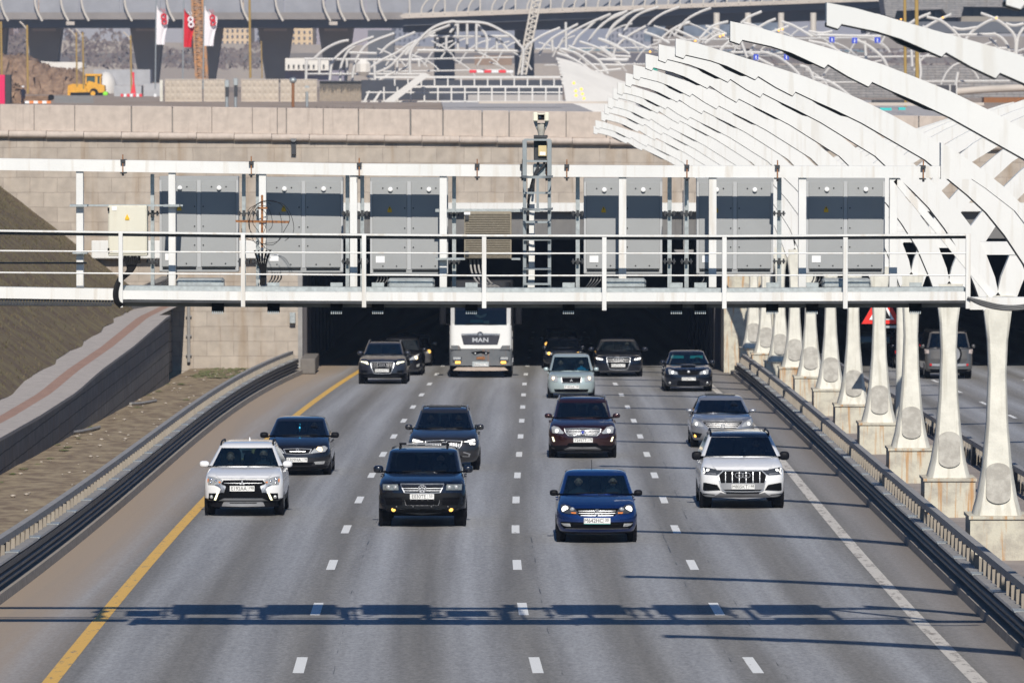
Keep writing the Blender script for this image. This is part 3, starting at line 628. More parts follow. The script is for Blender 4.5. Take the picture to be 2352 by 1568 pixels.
for x in (282, 577, 825, 1096, 1200, 1255, 1302, 1578, 1786, 2121):   # tie rods through the top beam
    mb = MB(); yt = float(np.interp(x, [p[0] for p in top], [p[1] for p in top]))
    gb(mb, x-1.3, x+1.3, yt-13, yt+34, -.06, -.035); mb.build('tie_rod', M_rust, ga)
    mb = MB(); gb(mb, x-5.5, x+5.5, yt-1.5, yt+5.5, -.08, .3); gb(mb, x-6, x+6, yt+28, yt+31, -.08, .3); gb(mb, x-2.5, x+2.5, yt+31, yt+36, -.06, -.02); mb.build('clamp', M_dark, ga)
for x in (500, 628, 773, 868, 1083, 1306, 1554, 1609, 1774, 1866, 2103):   # upright plates with bolts, hanging combs under the deck
    mb = MB(); gb(mb, x-14, x+14, 649, 665, -.25, -.22); mb.build('bolt_plate', M_galv, ga)
    mb = MB(); gb(mb, x-14, x+14, 692, 717, -.5, -.38); mb.build('hanging_box', M_black, ga)
    mb = MB()
    for k in range(6): gb(mb, x-13+k*4.5, x-10.5+k*4.5, 714, 721, -.55, -.5)
    mb.build('hanging_bolts', M_galv, ga)
for x0, x1_ in ((405, 513), (890, 998), (1388, 1484), (1890, 2000)):    # lamp trays lying on the walkway
    mb = MB(); gb(mb, x0, x1_, 640, 663, -.1, .35); mb.build('lamp_tray', M_galv, ga, bevel=.03)
# expanded metal mesh under the left end
mb = MB()
for k in range(75):
    x = -250 + k*7
    if x > 255: break
    mb.bar(gp(x, 684, .05), gp(x+7, 699, .05), .02); mb.bar(gp(x+7, 684, .06), gp(x, 699, .06), .02)
mb.build('mesh_panel', M_dark, ga)
hbeam('mesh_frame', [(-260, 698), (255, 700)], 3, 0, .2, M_dark)
mb = MB(); gb(mb, -260, 199, 602, 606, .0, .05); mb.build('side_rail', M_dark, ga)
mb = MB(); gb(mb, 166, 420, 470, 474, .25, .3); gb(mb, 160, 200, 470, 475, -.1, .2); gb(mb, 375, 412, 470, 475, -.1, .2); gb(mb, 166, 200, 580, 583, -.1, .2); mb.build('cross_bracket', M_galv, ga)
mb = MB(); gb(mb, 1000, 1240, 480, 487, .25, .3); gb(mb, 1000, 1068, 593, 597, -.1, .2); gb(mb, 1175, 1195, 593, 597, .1, .3); mb.build('cross_bracket', M_galv, ga)
mb = MB(); mb.bar(gp(2058, 412, .1), gp(2280, 680, .1), .11, .12, up=(0, 1, 0)); mb.build('diagonal_brace', M_white, ga)
mb = MB(); mb.prism([(p.x, p.z) for p in (gp(2160, 328, .1), gp(2190, 345, .1), gp(2240, 378, .1), gp(2300, 425, .1), gp(2420, 540, .1), gp(2420, 600, .1), gp(2330, 484, .1), gp(2264, 433, .1), gp(2231, 411, .1), gp(2160, 411, .1))], YG-.02, YG+.3); mb.build('end_bracket', M_rib, ga)
mb = MB(); gb(mb, 2228, 2600, 683, 711, -.2, .1); mb.build('lower_beam', M_white, ga)
for o_ in (0, 4, 8):
    mb = MB(); mb.tube(catmull([gp(2222, 684, -.85), gp(2255, 692+o_, -.85), gp(2300, 702+o_, -.85), gp(2345, 702+o_, -.85), gp(2400, 690+o_, -.85)], 5), .02, 8); mb.build('cable', M_dark, ga, smooth=True)
# black cable loop at the left end
for k in range(7):
    mb = MB(); o_ = k*2.2; mb.tube(catmull([gp(285+o_*2.5, 590, -.3), gp(293+o_, 620, -.5), gp(272+o_*.5, 640+k, -.78), gp(262+o_*.6, 668, -.86), gp(264+o_*.7, 692, -.86), gp(276+o_*.7, 706-k, -.8)], 5), .018, 6); mb.build('cable', M_black, ga, smooth=True)

# sign cabinets (backs of variable signs)
M_trim = mat('grey_trim', (.43, .44, .45), .5, var=.03)
def cabinet(x0, x1_, y0, y1, lab):
    a = P(x0, y0, YG+.93); b = P(x1_, y1, YG+.93); cx = (a.x+b.x)/2; wd = b.x - a.x; H = a.z - b.z; yf = YG + .93
    t = thing('sign_cabinet', lab, 'sign cabinet', (cx, yf, b.z), group='grey sign cabinets on the gantry')
    mb = MB(); mb.box(-wd/2, wd/2, 0, .28, 0, H); mb.build('housing', M_panel, t, bevel=.008, world=False)
    dw = wd/2 - .075
    for s in (-1, 1):
        xa = s*(.035 + dw/2); mb = MB(); mb.box(xa-dw/2, xa+dw/2, -.018, -.001, .09, H-.07)
        d = mb.build('door', M_panel, t, world=False, bevel=.004)
        mb = MB()
        for u, v in ((-.2, .93), (.22, .93), (-s*.44, .7), (-s*.44, .47), (-s*.44, .25), (-.2, .035), (.2, .035)):
            mb.cyl((xa+u*dw, -.022, .09+v*(H-.16)), .0105, .012, 'Y', 10)
        mb.build('screw_hole', M_black, d, world=False)
        mb = MB(); mb.cyl((xa+.02*dw, -.035, .09+.915*(H-.16)), .037, .04, 'Y', 18); mb.ell((xa+.02*dw, -.055, .09+.915*(H-.16)), .036, .012, .036); mb.build('vent_cap', M_label, t, smooth=True, world=False)
        mb = MB(); mb.box(xa-dw/2+.01, xa+dw/2-.01, -.03, -.002, .06, .078); mb.build('drip_edge', M_black, t, world=False)
    mb = MB(); mb.box(-.028, .028, -.012, -.001, .08, H-.06); mb.build('centre_strip', M_trim, t, world=False)
    for xx in (-wd/2+.018, wd/2-.018):
        mb = MB(); mb.box(xx-.017, xx+.017, -.01, -.001, .02, H-.06); mb.build('edge_strip', M_trim, t, world=False)
    xw, zw = -.035-dw/2+.0, .09+.7*(H-.16)
    mb = MB(); mb.prism([(xw-.038, zw-.035), (xw+.038, zw-.035), (xw, zw+.035)], -.026, -.019); mb.box(xw-.035, xw+.035, -.026, -.019, zw-.066, zw-.038)
    mb.build('warning_sticker', M_yellow, t, world=False)
    mb = MB(); mb.prism([(xw-.006, zw-.03), (xw+.012, zw+.005), (xw+.002, zw+.005), (xw+.008, zw+.03), (xw-.012, zw-.003), (xw, zw-.003)], -.03, -.027); mb.build('bolt_symbol', M_black, t, world=False)
    mb = MB(); mb.box(-wd/2+.09, -wd/2+.23, -.026, -.0185, .13+.06, .13+.165); mb.build('label', M_label, t, world=False)
    mb = MB()
    for k in range(4): mb.tube(catmull([(-wd/2+.13+k*.04, .04, .01), (-wd/2+.11+k*.05, .05, -.1), (-wd/2-.02+k*.03, -.1, -.27)], 4), .011, 6)
    mb.build('cable', M_dark, t, smooth=True, world=False)
for x0, x1_, y0, y1, lab in ((366, 548, 405, 625, 'grey double sign cabinet farthest left, right of the cream box'), (606, 788, 407, 627, 'grey double sign cabinet behind the rusty pole and wire coil'), (850, 1029, 408, 631, 'grey double sign cabinet just left of the brown louvred box'), (1341, 1521, 409, 630, 'grey double sign cabinet right of the ladder mast'), (1600, 1776, 409, 630, 'grey double sign cabinet second from the right end'), (1852, 2032, 408, 630, 'grey double sign cabinet at the right end of the gantry')):
    cabinet(x0, x1_, y0, y1, lab)
# cream cabinet, brown louvred cabinet
t = thing('electric_cabinet', 'cream electric cabinet with yellow warning triangle on the left of the gantry', 'electric cabinet', gp(293, 590, .1))
mb = MB(); gb(mb, 248, 338, 472, 588, .1, .4); mb.build('housing', M_cream, t, bevel=.012)
mb = MB(); gb(mb, 251, 335, 475, 583, .085, .098); mb.build('door', M_cream, t, bevel=.004)
mb = MB(); a = gp(292, 497, .07); mb.prism([(a.x-.035, a.z-.035), (a.x+.035, a.z-.035), (a.x, a.z+.035)], YG+.07, YG+.083); mb.box(a.x-.033, a.x+.033, YG+.07, YG+.083, a.z-.055, a.z-.038); mb.build('warning_sticker', M_yellow, t)
mb = MB()
for y in (481, 574): gb(mb, 247, 251, y-4, y+4, .05, .1)
mb.build('hinge', M_black, t)
mb = MB(); gb(mb, 257, 268, 474, 483, .078, .083); mb.build('label', M_label, t)
mb = MB()
for k in range(5): gb(mb, 284+k*8, 290+k*8, 588, 601+(k % 3)*4, .2, .28)
mb.build('cable_gland', M_black, t)
t = thing('louvred_cabinet', 'dusty brown louvred cabinet hanging left of the ladder mast', 'electric cabinet', gp(1120, 596, .1))
M_louv = mat('brown_grille', (.27, .235, .18), .8, col2=(.34, .3, .235), scale=20, lo=.5, hi=.68, bump=.3)
mb = MB(); gb(mb, 1066, 1175, 486, 595, .12, .5); mb.build('housing', M_louv, t, bevel=.01)
mb = MB()
for k in range(26): gb(mb, 1069, 1172, 490+k*4, 492+k*4, .1, .12)
mb.build('louvres', M_louv, t)
mb = MB(); gb(mb, 1066, 1080, 487, 493, .09, .1); mb.build('label', M_label, t)
mb = MB(); gb(mb, 1068, 1077, 493, 505, .07, .1); gb(mb, 1068, 1077, 576, 588, .07, .1); mb.build('latch', M_dark, t)
mb = MB()
for k in range(4): mb.tube(catmull([gp(1080+k*9, 596, .3), gp(1084+k*9, 625, .2), gp(1098+k*10, 650, 0), gp(1120+k*9, 660, -.2)], 5), .016, 6)
mb.build('cable', M_rail, t, smooth=True)
# ladder mast with traffic camera
t = thing('ladder_mast', 'grey steel ladder mast rising through the middle of the gantry', 'ladder', gp(1235, 660, -.3))
M_grey = mat('grey_painted_steel', (.27, .3, .31), .55, .2, var=.1, scale=5)
for x in (1205, 1262):
    mb = MB(); gb(mb, x-5, x+5, 322, 404, -.45, -.33); gb(mb, x-4, x+4, 404, 660, -.35, -.25); mb.build('stile', M_grey, t, bevel=.005)
for y in (319, 368, 404, 441, 479, 508, 548, 580, 615, 650):
    mb = MB(); gb(mb, 1203, 1265, y, y+4.5, -.43, -.37); mb.build('rung', M_grey, t)
for y in (405, 479):
    mb = MB(); pts = [gp(1200, y, -.35), gp(1202, y+1, -.6), gp(1216, y+2, -.85), gp(1234, y+3, -.9), gp(1252, y+2, -.85), gp(1267, y+1, -.6), gp(1269, y, -.35)]
    pts = catmull(pts, 4)
    for a, b in zip(pts, pts[1:]): mb.bar(a, b, .012, .035)
    mb.build('safety_hoop', M_grey, t)
mb = MB(); gb(mb, 1232, 1238, 408, 482, -.91, -.895); mb.build('hoop_strap', M_grey, t)
mb = MB(); gb(mb, 1212, 1228, 404, 660, -.1, .1); mb.build('inner_column', M_white, t)
mb = MB(); gb(mb, 1226, 1252, 376, 410, -.32, -.3); mb.build('back_plate', M_galv, t)
mb = MB(); mb.tube(catmull([gp(1236, 368, -.33), gp(1235, 385, -.36), gp(1229, 398, -.36), gp(1222, 420, -.3), gp(1214, 460, -.2), gp(1212, 560, -.2), gp(1211, 640, -.2)], 5), .02, 8); mb.tube(catmull([gp(1250, 366, -.33), gp(1249, 380, -.38), gp(1238, 392, -.38), gp(1228, 405, -.38), gp(1224, 440, -.3)], 5), .02, 8); mb.build('cable', M_dark, t, smooth=True)
mb = MB(); gb(mb, 1226, 1256, 314, 372, -.28, -.1); mb.build('mounting_box', M_dark, t, bevel=.01)
mb = MB(); gb(mb, 1236.5, 1255.5, 334, 359, -.33, -.3); mb.build('junction_box', mat('sand_box', (.62, .5, .27), .6, var=.05), t, bevel=.006)
mb = MB(); gb(mb, 1240, 1253, 349, 356.5, -.335, -.331); mb.build('label', M_label, t)
t = thing('traffic_camera', 'cream traffic camera with twin side housings on top of the ladder mast', 'camera', gp(1242, 314, -.3))
mb = MB(); mb.tube([gp(1243, 312, -.25), gp(1243, 300, -.25), gp(1243, 292, -.25), gp(1243, 283, -.25)], [.045, .06, .085, .08], 16); mb.build('neck', M_cap, t, smooth=True)
for sx in (-1, 1):
    c = 1243 + sx*13
    mb = MB(); pts = [(c-sx*4, 258), (c+sx*5, 260), (c+sx*6, 272), (c+sx*3, 285), (c-sx*3, 300), (c-sx*5, 292), (c-sx*4, 275)]
    mb.prism([(gp(x, y, -.35).x, gp(x, y, -.35).z) for x, y in pts], YG-.35, YG-.15); mb.build('side_arm', M_grey, t, bevel=.01)
    mb = MB(); gb(mb, c-5.5, c+5.5, 258, 279, -.48, -.36); mb.build('housing', mat('cream_housing', (.78, .75, .6), .5, var=.04), t, bevel=.015)
mb = MB(); gb(mb, 1235, 1251, 262, 276, -.42, -.2); mb.build('lens_block', M_black, t, bevel=.01)
mb = MB(); gb(mb, 1234, 1252, 260, 263.5, -.48, -.2); mb.build('hood', M_cream, t)
mb = MB(); a = gp(1240, 270, -.43); mb.cyl((a.x, YG-.43, a.z), .022, .03, 'Y', 14); mb.build('lens', mat('lens_glass', (.02, .03, .05), .08), t)
mb = MB(); gb(mb, 1226, 1258, 311, 317, -.4, -.1); mb.build('base_plate', M_dark, t)
# rusty antenna pole with wire coil
t = thing('rusty_pole', 'rusty cross pole with loops of black wire on the left of the gantry', 'antenna', gp(603, 615, -.3))
mb = MB(); mb.bar(gp(602, 448, -.25), gp(602, 568, -.25), .035); mb.build('upright', M_rust, t)
mb = MB(); mb.bar(gp(541, 508, -.28), gp(664, 510, -.28), .035); mb.bar(gp(592, 478, -.28), gp(614, 478, -.28), .03); mb.build('cross_bar', M_rust, t)
mb = MB()
for (cx_, cy_, r1, r2) in ((606, 512, 54, 50), (600, 514, 43, 48), (612, 515, 46, 56), (598, 508, 22, 30), (612, 506, 20, 34)):
    ph = cx_*.7; pts = [gp(cx_ + (cy_-510)*2.2 + r1*(1+.14*math.sin(2*a+ph))*math.cos(a), cy_ + r2*(1+.16*math.cos(3*a+ph))*math.sin(a) + 5*math.sin(2*a+ph), -.3 - .03*math.sin(2*a)) for a in [.4+ph+5.6*k/30 for k in range(31)]]
    mb.tube(pts, .0045, 5)
mb.build('wire_coil', M_black, t, smooth=True)
mb = MB()
for k in range(5): mb.tube(catmull([gp(585+k*9, 575, -.25), gp(592+k*5, 600, -.22), gp(600+k*2.5, 625, -.2), gp(598+k*2.5, 655, -.2)], 4), .014, 6)
mb.build('cable', M_black, t, smooth=True)
# ---------------------------------------------------------------- beyond the portal
M_soil = mat('building_site_soil', (.3, .22, .16), .95, col2=(.42, .34, .27), scale=.25, bump=.4, bscale=2)
M_sand = mat('pale_concrete_ground', (.45, .42, .4), .9, var=.12, scale=.3)
mb = MB(); mb.add([(-900, YP+.62, 9.35), (900, YP+.62, 9.35), (900, 3000, 9.35), (-900, 3000, 9.35)], [(0, 1, 2, 3)])
tag(mb.build('ground', M_soil, keep=True), kind='structure')
mb = MB(); mb.add([(-900, 55, 1.0), (-79, 55, 6), (-79, YP+.6, 9.35), (-900, YP+.6, 9.35)], [(0, 1, 2, 3)]); mb.add([(27.3, 55, 3.9), (900, 55, 3.9), (900, YP+.6, .3), (27.3, YP+.6, .3)], [(0, 1, 2, 3)])
tag(mb.build('ground', M_soil, keep=True), kind='structure')
mb = MB(); mb.add([(-2.5, YP+.65, 9.5), (30, YP+.65, 9.5), (40, 640, 9.5), (-8, 640, 9.5)], [(0, 1, 2, 3)])
tag(mb.build('pavement', M_sand, keep=True), kind='structure')
def fb(mb, x0, x1, y0, y1, Y, d=1.0):              # box seen at picture place, front face at distance Y
    a = P(x0, y0, Y); b = P(x1, y1, Y); mb.box(a.x, b.x, Y, Y+d, b.z, a.z); return mb
def fpoly(mb, pts, Y, d=1.0):
    mb.prism([(P(x, y, Y).x, P(x, y, Y).z) for x, y in pts], Y, Y+d); return mb
def ftube(mb, pts, Y, r, n=6, y2=None):
    q_ = [P(x, y, Y if y2 is None else lerp(Y, y2, i/(len(pts)-1))) for i, (x, y) in enumerate(pts)]
    mb.tube(catmull(q_, 5) if len(q_) > 2 else q_, r, n); return mb
# elevated motorways
M_deckf = mat('deck_fascia', (.26, .235, .22), .85, var=.12, scale=.3, streak=.3, streak_col=(.15, .13, .12))
M_deckd = mat('deck_girder', (.13, .135, .15), .85, var=.1, scale=.2)
M_pale = mat('pale_fascia', (.52, .46, .4), .85, var=.1, scale=.4)
M_pier = mat('pier_concrete', (.3, .27, .23), .85, var=.1, scale=.2)
M_noise = mat('grey_noise_screen', (.3, .3, .32), .4, var=.12, scale=.3)
M_post = mat('curved_post_paint', (.62, .57, .5), .6, var=.06)
t = thing('viaduct', 'long elevated motorway viaduct with grey noise screens across the upper left', 'viaduct', P(400, 190, 1050))
mb = MB(); fb(mb, -400, 925, 29, 45, 1050, 32); mb.build('deck', M_deckf, t)
mb = MB(); fb(mb, -400, 925, 45.5, 64, 1054, 14); mb.build('girder', M_deckd, t)
for k in range(14):
    mb = MB(); fb(mb, -380+k*94, -289+k*94, -25, 29, 1051, .5); mb.build('noise_screen', M_noise, t)
for (a, b, c, d, y1) in ((-40, 16, -30, 6, 190), (60, 142, 77, 126, 190), (298, 376, 321, 362, 190), (434, 511, 452, 492, 190), (592, 673, 611, 654, 190), (731, 812, 750, 795, 190)):
    mb = MB(); fpoly(mb, [(a, 62), (b, 62), (b-1, 72), (d, y1), (c, y1), (a+1, 72)], 1066, 5); mb.build('pier', M_pier, t)
    mb = MB(); fb(mb, a+14, b-14, 66, 72, 1065, .6); mb.build('pier_cap', M_pale, t)
for x in (12, 90, 150, 197, 296, 393, 470, 564, 643, 752, 786, 840, 880):
    mb = MB(); ftube(mb, [(x-12, -20), (x-9, 10), (x-3, 30), (x+7, 49)], 1049, .2); mb.build('screen_post', M_post, t, smooth=True)
for x in (152, 756):
    mb = MB(); fb(mb, x, x+19, 50, 58, 1048.5, 1); mb.build('drain_bracket', M_pale, t)
t = thing('flyover', 'second elevated road rising to the upper right with a pale edge beam', 'viaduct', P(1400, 190, 930))
mb = MB(); fpoly(mb, [(918, 37), (930, 31), (1900, -2), (2450, -16), (2450, -9), (1900, 7), (925, 43)], 930, 1.2); mb.build('edge_beam', M_pale, t)
mb = MB(); fpoly(mb, [(925, 41), (1900, 6), (2450, -8), (2450, 8), (1900, 22), (925, 60)], 931.5, 24); mb.build('deck', M_deckd, t)
mb = MB(); fpoly(mb, [(925, 60), (1900, 22), (2100, 20), (2100, 42), (1900, 46), (1400, 64), (925, 74)], 936, 16); mb.build('girder', M_deckd, t)
for k in range(40):
    x = 940 + k*27; y = 37 - 34*(x-920)/950
    mb = MB(); ftube(mb, [(x, y), (x+3, y-18), (x+16, y-36), (x+30, y-46)] if k % 3 else [(x, y), (x+1, y-20), (x, y-45)], 930, .14); mb.build('screen_post', M_post, t, smooth=True)
mb = MB(); fpoly(mb, [(925, 33), (1900, 0), (1900, -45), (925, -15)], 933, .3); mb.build('noise_screen', M_noise, t)
for a, b, y0, y1 in ((845, 905, 70, 190), (997, 1044, 70, 196), (1182, 1227, 60, 180), (1530, 1570, 60, 200), (1690, 1725, 50, 200)):
    mb = MB(); fb(mb, a, b, y0, y1, 946, 5); mb.build('pier', M_pier if a > 1500 else M_deckd, t)
# far band: banks, trees and housing blocks closing the view
M_farh = mat('far_slope', (.3, .26, .23), .95, col2=(.4, .35, .3), scale=.02)
for nm, pts, Y, col, lab in (('hill', [(-500, 215), (-500, 98), (100, 92), (500, 100), (900, 105), (1400, 118), (2000, 120), (2900, 110), (2900, 215)], 1500, (.3, .26, .23), None),):
    mb = MB(); fpoly(mb, pts, Y, 60); tag(mb.build(nm, M_farh, keep=True), kind='structure')
mb = MB(); fb(mb, -300, 2700, 122, 146, 1350, 8); tag(mb.build('embankment', mat('far_dark_bank', (.14, .13, .14), .95, col2=(.2, .18, .17), scale=.03), keep=True), kind='structure')
def block(x0, x1, y0, y1, Y, col, lab, wc=(.12, .12, .14)):
    t = thing('apartment_block', lab, 'building', P((x0+x1)/2, y1, Y))
    mb = MB(); fb(mb, x0, x1, y0, y1, Y, 30); mb.build('wall', mat('facade_%d' % int(x0), col, .9, var=.06, scale=.1), t)
    nx = max(2, int((x1-x0)/11)); ny = max(2, int((y1-y0)/13)); n = 0
    for i in range(nx):
        for j in range(ny):
            n += 1
            if n > 90: break
            x = x0 + (i+.5)*(x1-x0)/nx; y = y0 + (j+.5)*(y1-y0)/ny
            mb = MB(); fb(mb, x-2.2, x+2.2, y-3, y+3, Y-.3, .25); mb.build('window', mat('far_window', wc, .3, var=.1), t)
    mb = MB(); fb(mb, x0-1, x1+1, y0-3, y0, Y-.6, 31); mb.build('roof', M_deckf, t)
for a in ((-330, 10, -55, 110, 1620, (.6, .42, .3), 'orange apartment block behind the viaduct in the top left corner'), (18, 42, -40, 110, 1700, (.35, .28, .28), 'narrow dull brown block beside the first orange block'), (44, 98, -50, 108, 1650, (.62, .45, .32), 'pale orange block rising above the viaduct left of the first flag'), (100, 490, -60, 112, 1900, (.36, .35, .37), 'wide grey housing slab far behind the flags'), (494, 574, -45, 105, 1660, (.66, .5, .33), 'yellow orange block right of the rusty crane mast'), (576, 666, -60, 110, 1850, (.34, .33, .36), 'grey block behind the tall yellow brown lamp pole'), (668, 718, -40, 108, 1600, (.7, .52, .32), 'warm yellow block framed between two viaduct piers'), (720, 900, -60, 112, 1880, (.37, .33, .36), 'mauve grey block right of the warm yellow block'), (902, 1400, -60, 112, 1920, (.27, .28, .33), 'long blue grey slab behind the rising flyover'), (1402, 2000, -60, 116, 1950, (.3, .3, .34), 'long grey slab behind the flyover right of the crane boom'), (2002, 2700, -60, 120, 1960, (.36, .35, .36), 'long grey slab far behind the top right corner')):
    block(*a)
# bare woods seen between the piers
mb = MB(); rnd = random.Random(3)
for k in range(2600):
    x = rnd.choice((rnd.uniform(145, 305), rnd.uniform(375, 600), rnd.uniform(20, 60), rnd.uniform(1500, 2352))); top_ = 72 + 18*math.sin(x*.07) + rnd.uniform(-6, 10) if x < 320 else 108 + 9*math.sin(x*.05)
    y = rnd.uniform(top_, 158); Y = rnd.uniform(1200, 1290); c = P(x, y, Y); r = rnd.uniform(.25, .9)
    a = rnd.uniform(0, 6.28); b = rnd.uniform(-1, 1)
    mb.v += [(c.x-r*math.cos(a), c.y-r*b, c.z-r*math.sin(a)), (c.x+r*.4*math.sin(a), c.y, c.z+r), (c.x+r*math.cos(a), c.y+r*b, c.z+r*.5*math.sin(a))]
    k_ = len(mb.v); mb.f.append((k_-3, k_-2, k_-1))
tag(mb.build('woods', mat('bare_woods', (.16, .125, .125), .95, col2=(.24, .2, .18), scale=.2), keep=True), 'brown leafless woods far behind the viaduct piers', 'woods', kind='stuff')
# dirt mound, tent, dome
def mound(name, pts, Y, d, m, lab, cat, kind=None, seed=1):
    rn = random.Random(seed); mb = MB(); n = len(pts); rows = 9
    for j in range(rows):
        tt = j/(rows-1); prof = math.sin(math.pi*min(1, tt*.5+.0)) if j else 0
        for (x, y) in pts:
            a = P(x, y, Y); g = 9.3; hgt = (a.z - g) * math.sin(math.pi/2*min(1, tt*1.25)) + (rn.uniform(-.35, .35) if 0 < j else 0)
            mb.v.append((a.x + rn.uniform(-.4, .4), Y - d + d*tt + rn.uniform(-.3, .3), g + max(0, hgt)))
    for j in range(rows-1):
        for i in range(n-1): mb.f.append((j*n+i, j*n+i+1, (j+1)*n+i+1, (j+1)*n+i))
    return tag(mb.build(name, m, smooth=True, ang=50), lab, cat, kind=kind)
M_dirt = mat('brown_dirt', (.2, .125, .08), .95, col2=(.36, .235, .15), scale=.9, bump=.8, bscale=3, lo=.4, hi=.62)
rn = random.Random(5)
def jag(pts, step=4):
    out = []
    for (x0, y0), (x1_, y1) in zip(pts, pts[1:]):
        n = max(1, int((x1_-x0)/step))
        out += [(lerp(x0, x1_, k/n), lerp(y0, y1, k/n) + rn.uniform(-2, 2)) for k in range(n)]
    return out + [pts[-1]]
mound('dirt_mound', jag([(-150, 128), (0, 124), (35, 130), (60, 128), (95, 145), (130, 158), (180, 160), (200, 178), (235, 205), (262, 226)]), 880, 14, M_dirt, 'large heap of brown excavated dirt behind the yellow bulldozer', 'dirt heap')
mound('dirt_mound', jag([(22, 232), (28, 205), (36, 196), (48, 206), (58, 225), (66, 232)], 3), 590, 4, M_dirt, 'small brown dirt pile beside the worker in the white helmet', 'dirt heap', seed=4)
M_mem = mat('white_membrane', (.72, .68, .62), .7, var=.05, scale=.3)
mb = MB(); fpoly(mb, [(93, 141), (120, 143), (188, 143), (192, 155), (175, 160), (110, 160)], 940, 6); tag(mb.build('fabric_roof', M_mem), 'low white fabric roof showing behind the dirt heap', 'tent')
mb = MB(); c = P(243, 196, 930); mb.ell((c.x, 930, c.z-1), 1.9, 3, 3.2, 18, 12); tag(mb.build('dome_tent', M_mem, smooth=True), 'rounded white dome tent behind the bulldozer cab', 'tent')
mb = MB(); fb(mb, 262, 325, 197, 232, 800, 3); tag(mb.build('site_cabin', mat('grey_cabin', (.4, .4, .41), .8, var=.15, scale=.5)), 'pale grey site cabin just right of the bulldozer', 'cabin')
mb = MB(); fb(mb, 330, 372, 192, 232, 800, 3); tag(mb.build('site_cabin', mat('grey_cabin', (.4, .4, .41))), 'pale grey site cabin at the left end of the concrete fence', 'cabin')
mb = MB(); fb(mb, 215, 345, 160, 196, 985, 5); tag(mb.build('concrete_hall', mat('grey_cabin', (.4, .4, .41))), 'long low grey hall behind the bulldozer and white dome', 'building')
# yellow bulldozer
t = thing('bulldozer', 'yellow bulldozer with dark cab standing side on at the building site', 'bulldozer', P(200, 222, 840))
M_dz = mat('digger_yellow', (.72, .36, .02), .55, var=.12, scale=1.5); M_dzg = mat('cab_glass', (.06, .1, .1), .15)
Yb = 838
mb = MB(); fpoly(mb, [(159, 195), (167, 193), (198, 194), (200, 190), (205, 212), (160, 215)], Yb, 2.2); mb.build('engine_cover', M_dz, t, bevel=.04)
mb = MB(); fpoly(mb, [(196, 201), (203, 186), (240, 197), (241, 210), (231, 216), (202, 213)], Yb-.2, 2.6); mb.build('rear_body', M_dz, t, bevel=.04)
mb = MB(); fb(mb, 196, 233, 170, 175, Yb-.1, 2.3); fb(mb, 218, 224, 174, 202, Yb-.1, 2.3); fb(mb, 196, 199, 174, 200, Yb, 2.1); fb(mb, 229, 232, 174, 198, Yb, 2.1); mb.build('cab_frame', M_dz, t)
mb = MB(); fb(mb, 198, 231, 175, 201, Yb+.15, 1.8); mb.build('cab_glass', M_dzg, t)
mb = MB(); fb(mb, 162, 242, 213, 222, Yb-.3, .6); a = P(216, 213, Yb); mb.cyl((a.x, Yb-.2, a.z), .62, .5, 'Y', 20); mb.build('track', M_black, t, bevel=.05)
mb = MB(); a = P(214, 215, Yb); mb.cyl((a.x, Yb-.5, a.z), .35, .12, 'Y', 16); mb.build('drive_wheel', M_dz, t)
mb = MB(); fpoly(mb, [(156, 196), (160, 196), (161, 220), (155, 221)], Yb-.4, 3.4); mb.build('blade', M_dz, t)
mb = MB(); a = P(242, 216, Yb-2); mb.ell((a.x, Yb-2, a.z), .4, .3, .35, 10, 6); tag(mb.build('hi_vis_bag', mat('lime_green', (.3, .85, .05), .8)), 'bright lime green bundle by the rear of the bulldozer track', 'bag')
# red box at the left edge, pipes, barriers
t = thing('site_container', 'crimson red site container cut by the left edge of the picture', 'container', P(5, 238, 560))
mb = MB(); fb(mb, -60, 11, 172, 239, 560, 2.4); mb.build('red_side', mat('crimson_sheet', (.7, .01, .1), .6, var=.04), t)
mb = MB(); fb(mb, 11.2, 23, 172, 239, 560.3, 2.1); mb.build('dark_side', M_dark, t)
t = thing('pipe_stack', 'stack of brown pipes with an orange and white bar beside the worker', 'pipes', P(90, 238, 565))
for x0, x1_, y, r in ((62, 118, 225, .22), (58, 112, 231, .2)):
    mb = MB(); mb.tube([P(x0, y, 566), P(x1_, y, 564)], r, 12); mb.build('pipe', M_dirt, t, smooth=True)
mb = MB(); a = P(118, 224, 564); mb.cyl((a.x, 563.6, a.z), .3, .4, 'Y', 18); mb.build('pipe_mouth', M_black, t)
M_or = mat('orange_paint', (.8, .25, .06), .6)
for k in range(6):
    mb = MB(); fb(mb, 57+k*10, 67+k*10, 232, 238, 562, .2); mb.build('bar_segment', M_or if k % 2 else M_label, t)
mb = MB()
for k in range(48): ftube(mb, [(126+k*1.85, 221), (126+k*1.85, 240)], 600, .018, 4)
for k in range(5): ftube(mb, [(125, 222+k*4), (216, 220+k*4)], 600, .02, 4)
tag(mb.build('mesh_panels', M_galv), 'stacked grey steel mesh panels lying in front of the bulldozer', 'mesh panels')
for k in range(8):
    mb = MB(); x = 277 + k*7.2 + (26 if k > 6 else 0); fb(mb, x, x+6, 216, 223, 780, .4)
    tag(mb.build('road_barrier', mat('barrier_red', (.8, .04, .05), .6) if k % 2 == 0 else M_label, bevel=.03), '%s barrier block, the %s counted rightwards from the bulldozer' % ('red' if k % 2 == 0 else 'white', ['first','second','third','fourth','fifth','sixth','seventh','eighth'][k]), 'barrier', 'red and white barrier blocks on the building site')
# red cone-like figure
mb = MB(); fpoly(mb, [(303, 166), (308, 166), (308, 186), (312, 215), (300, 215), (305, 190)], 790, .5); tag(mb.build('red_marker', mat('barrier_red', (.8, .04, .05), .6)), 'tall red marker standing left of the long grey slab', 'marker')
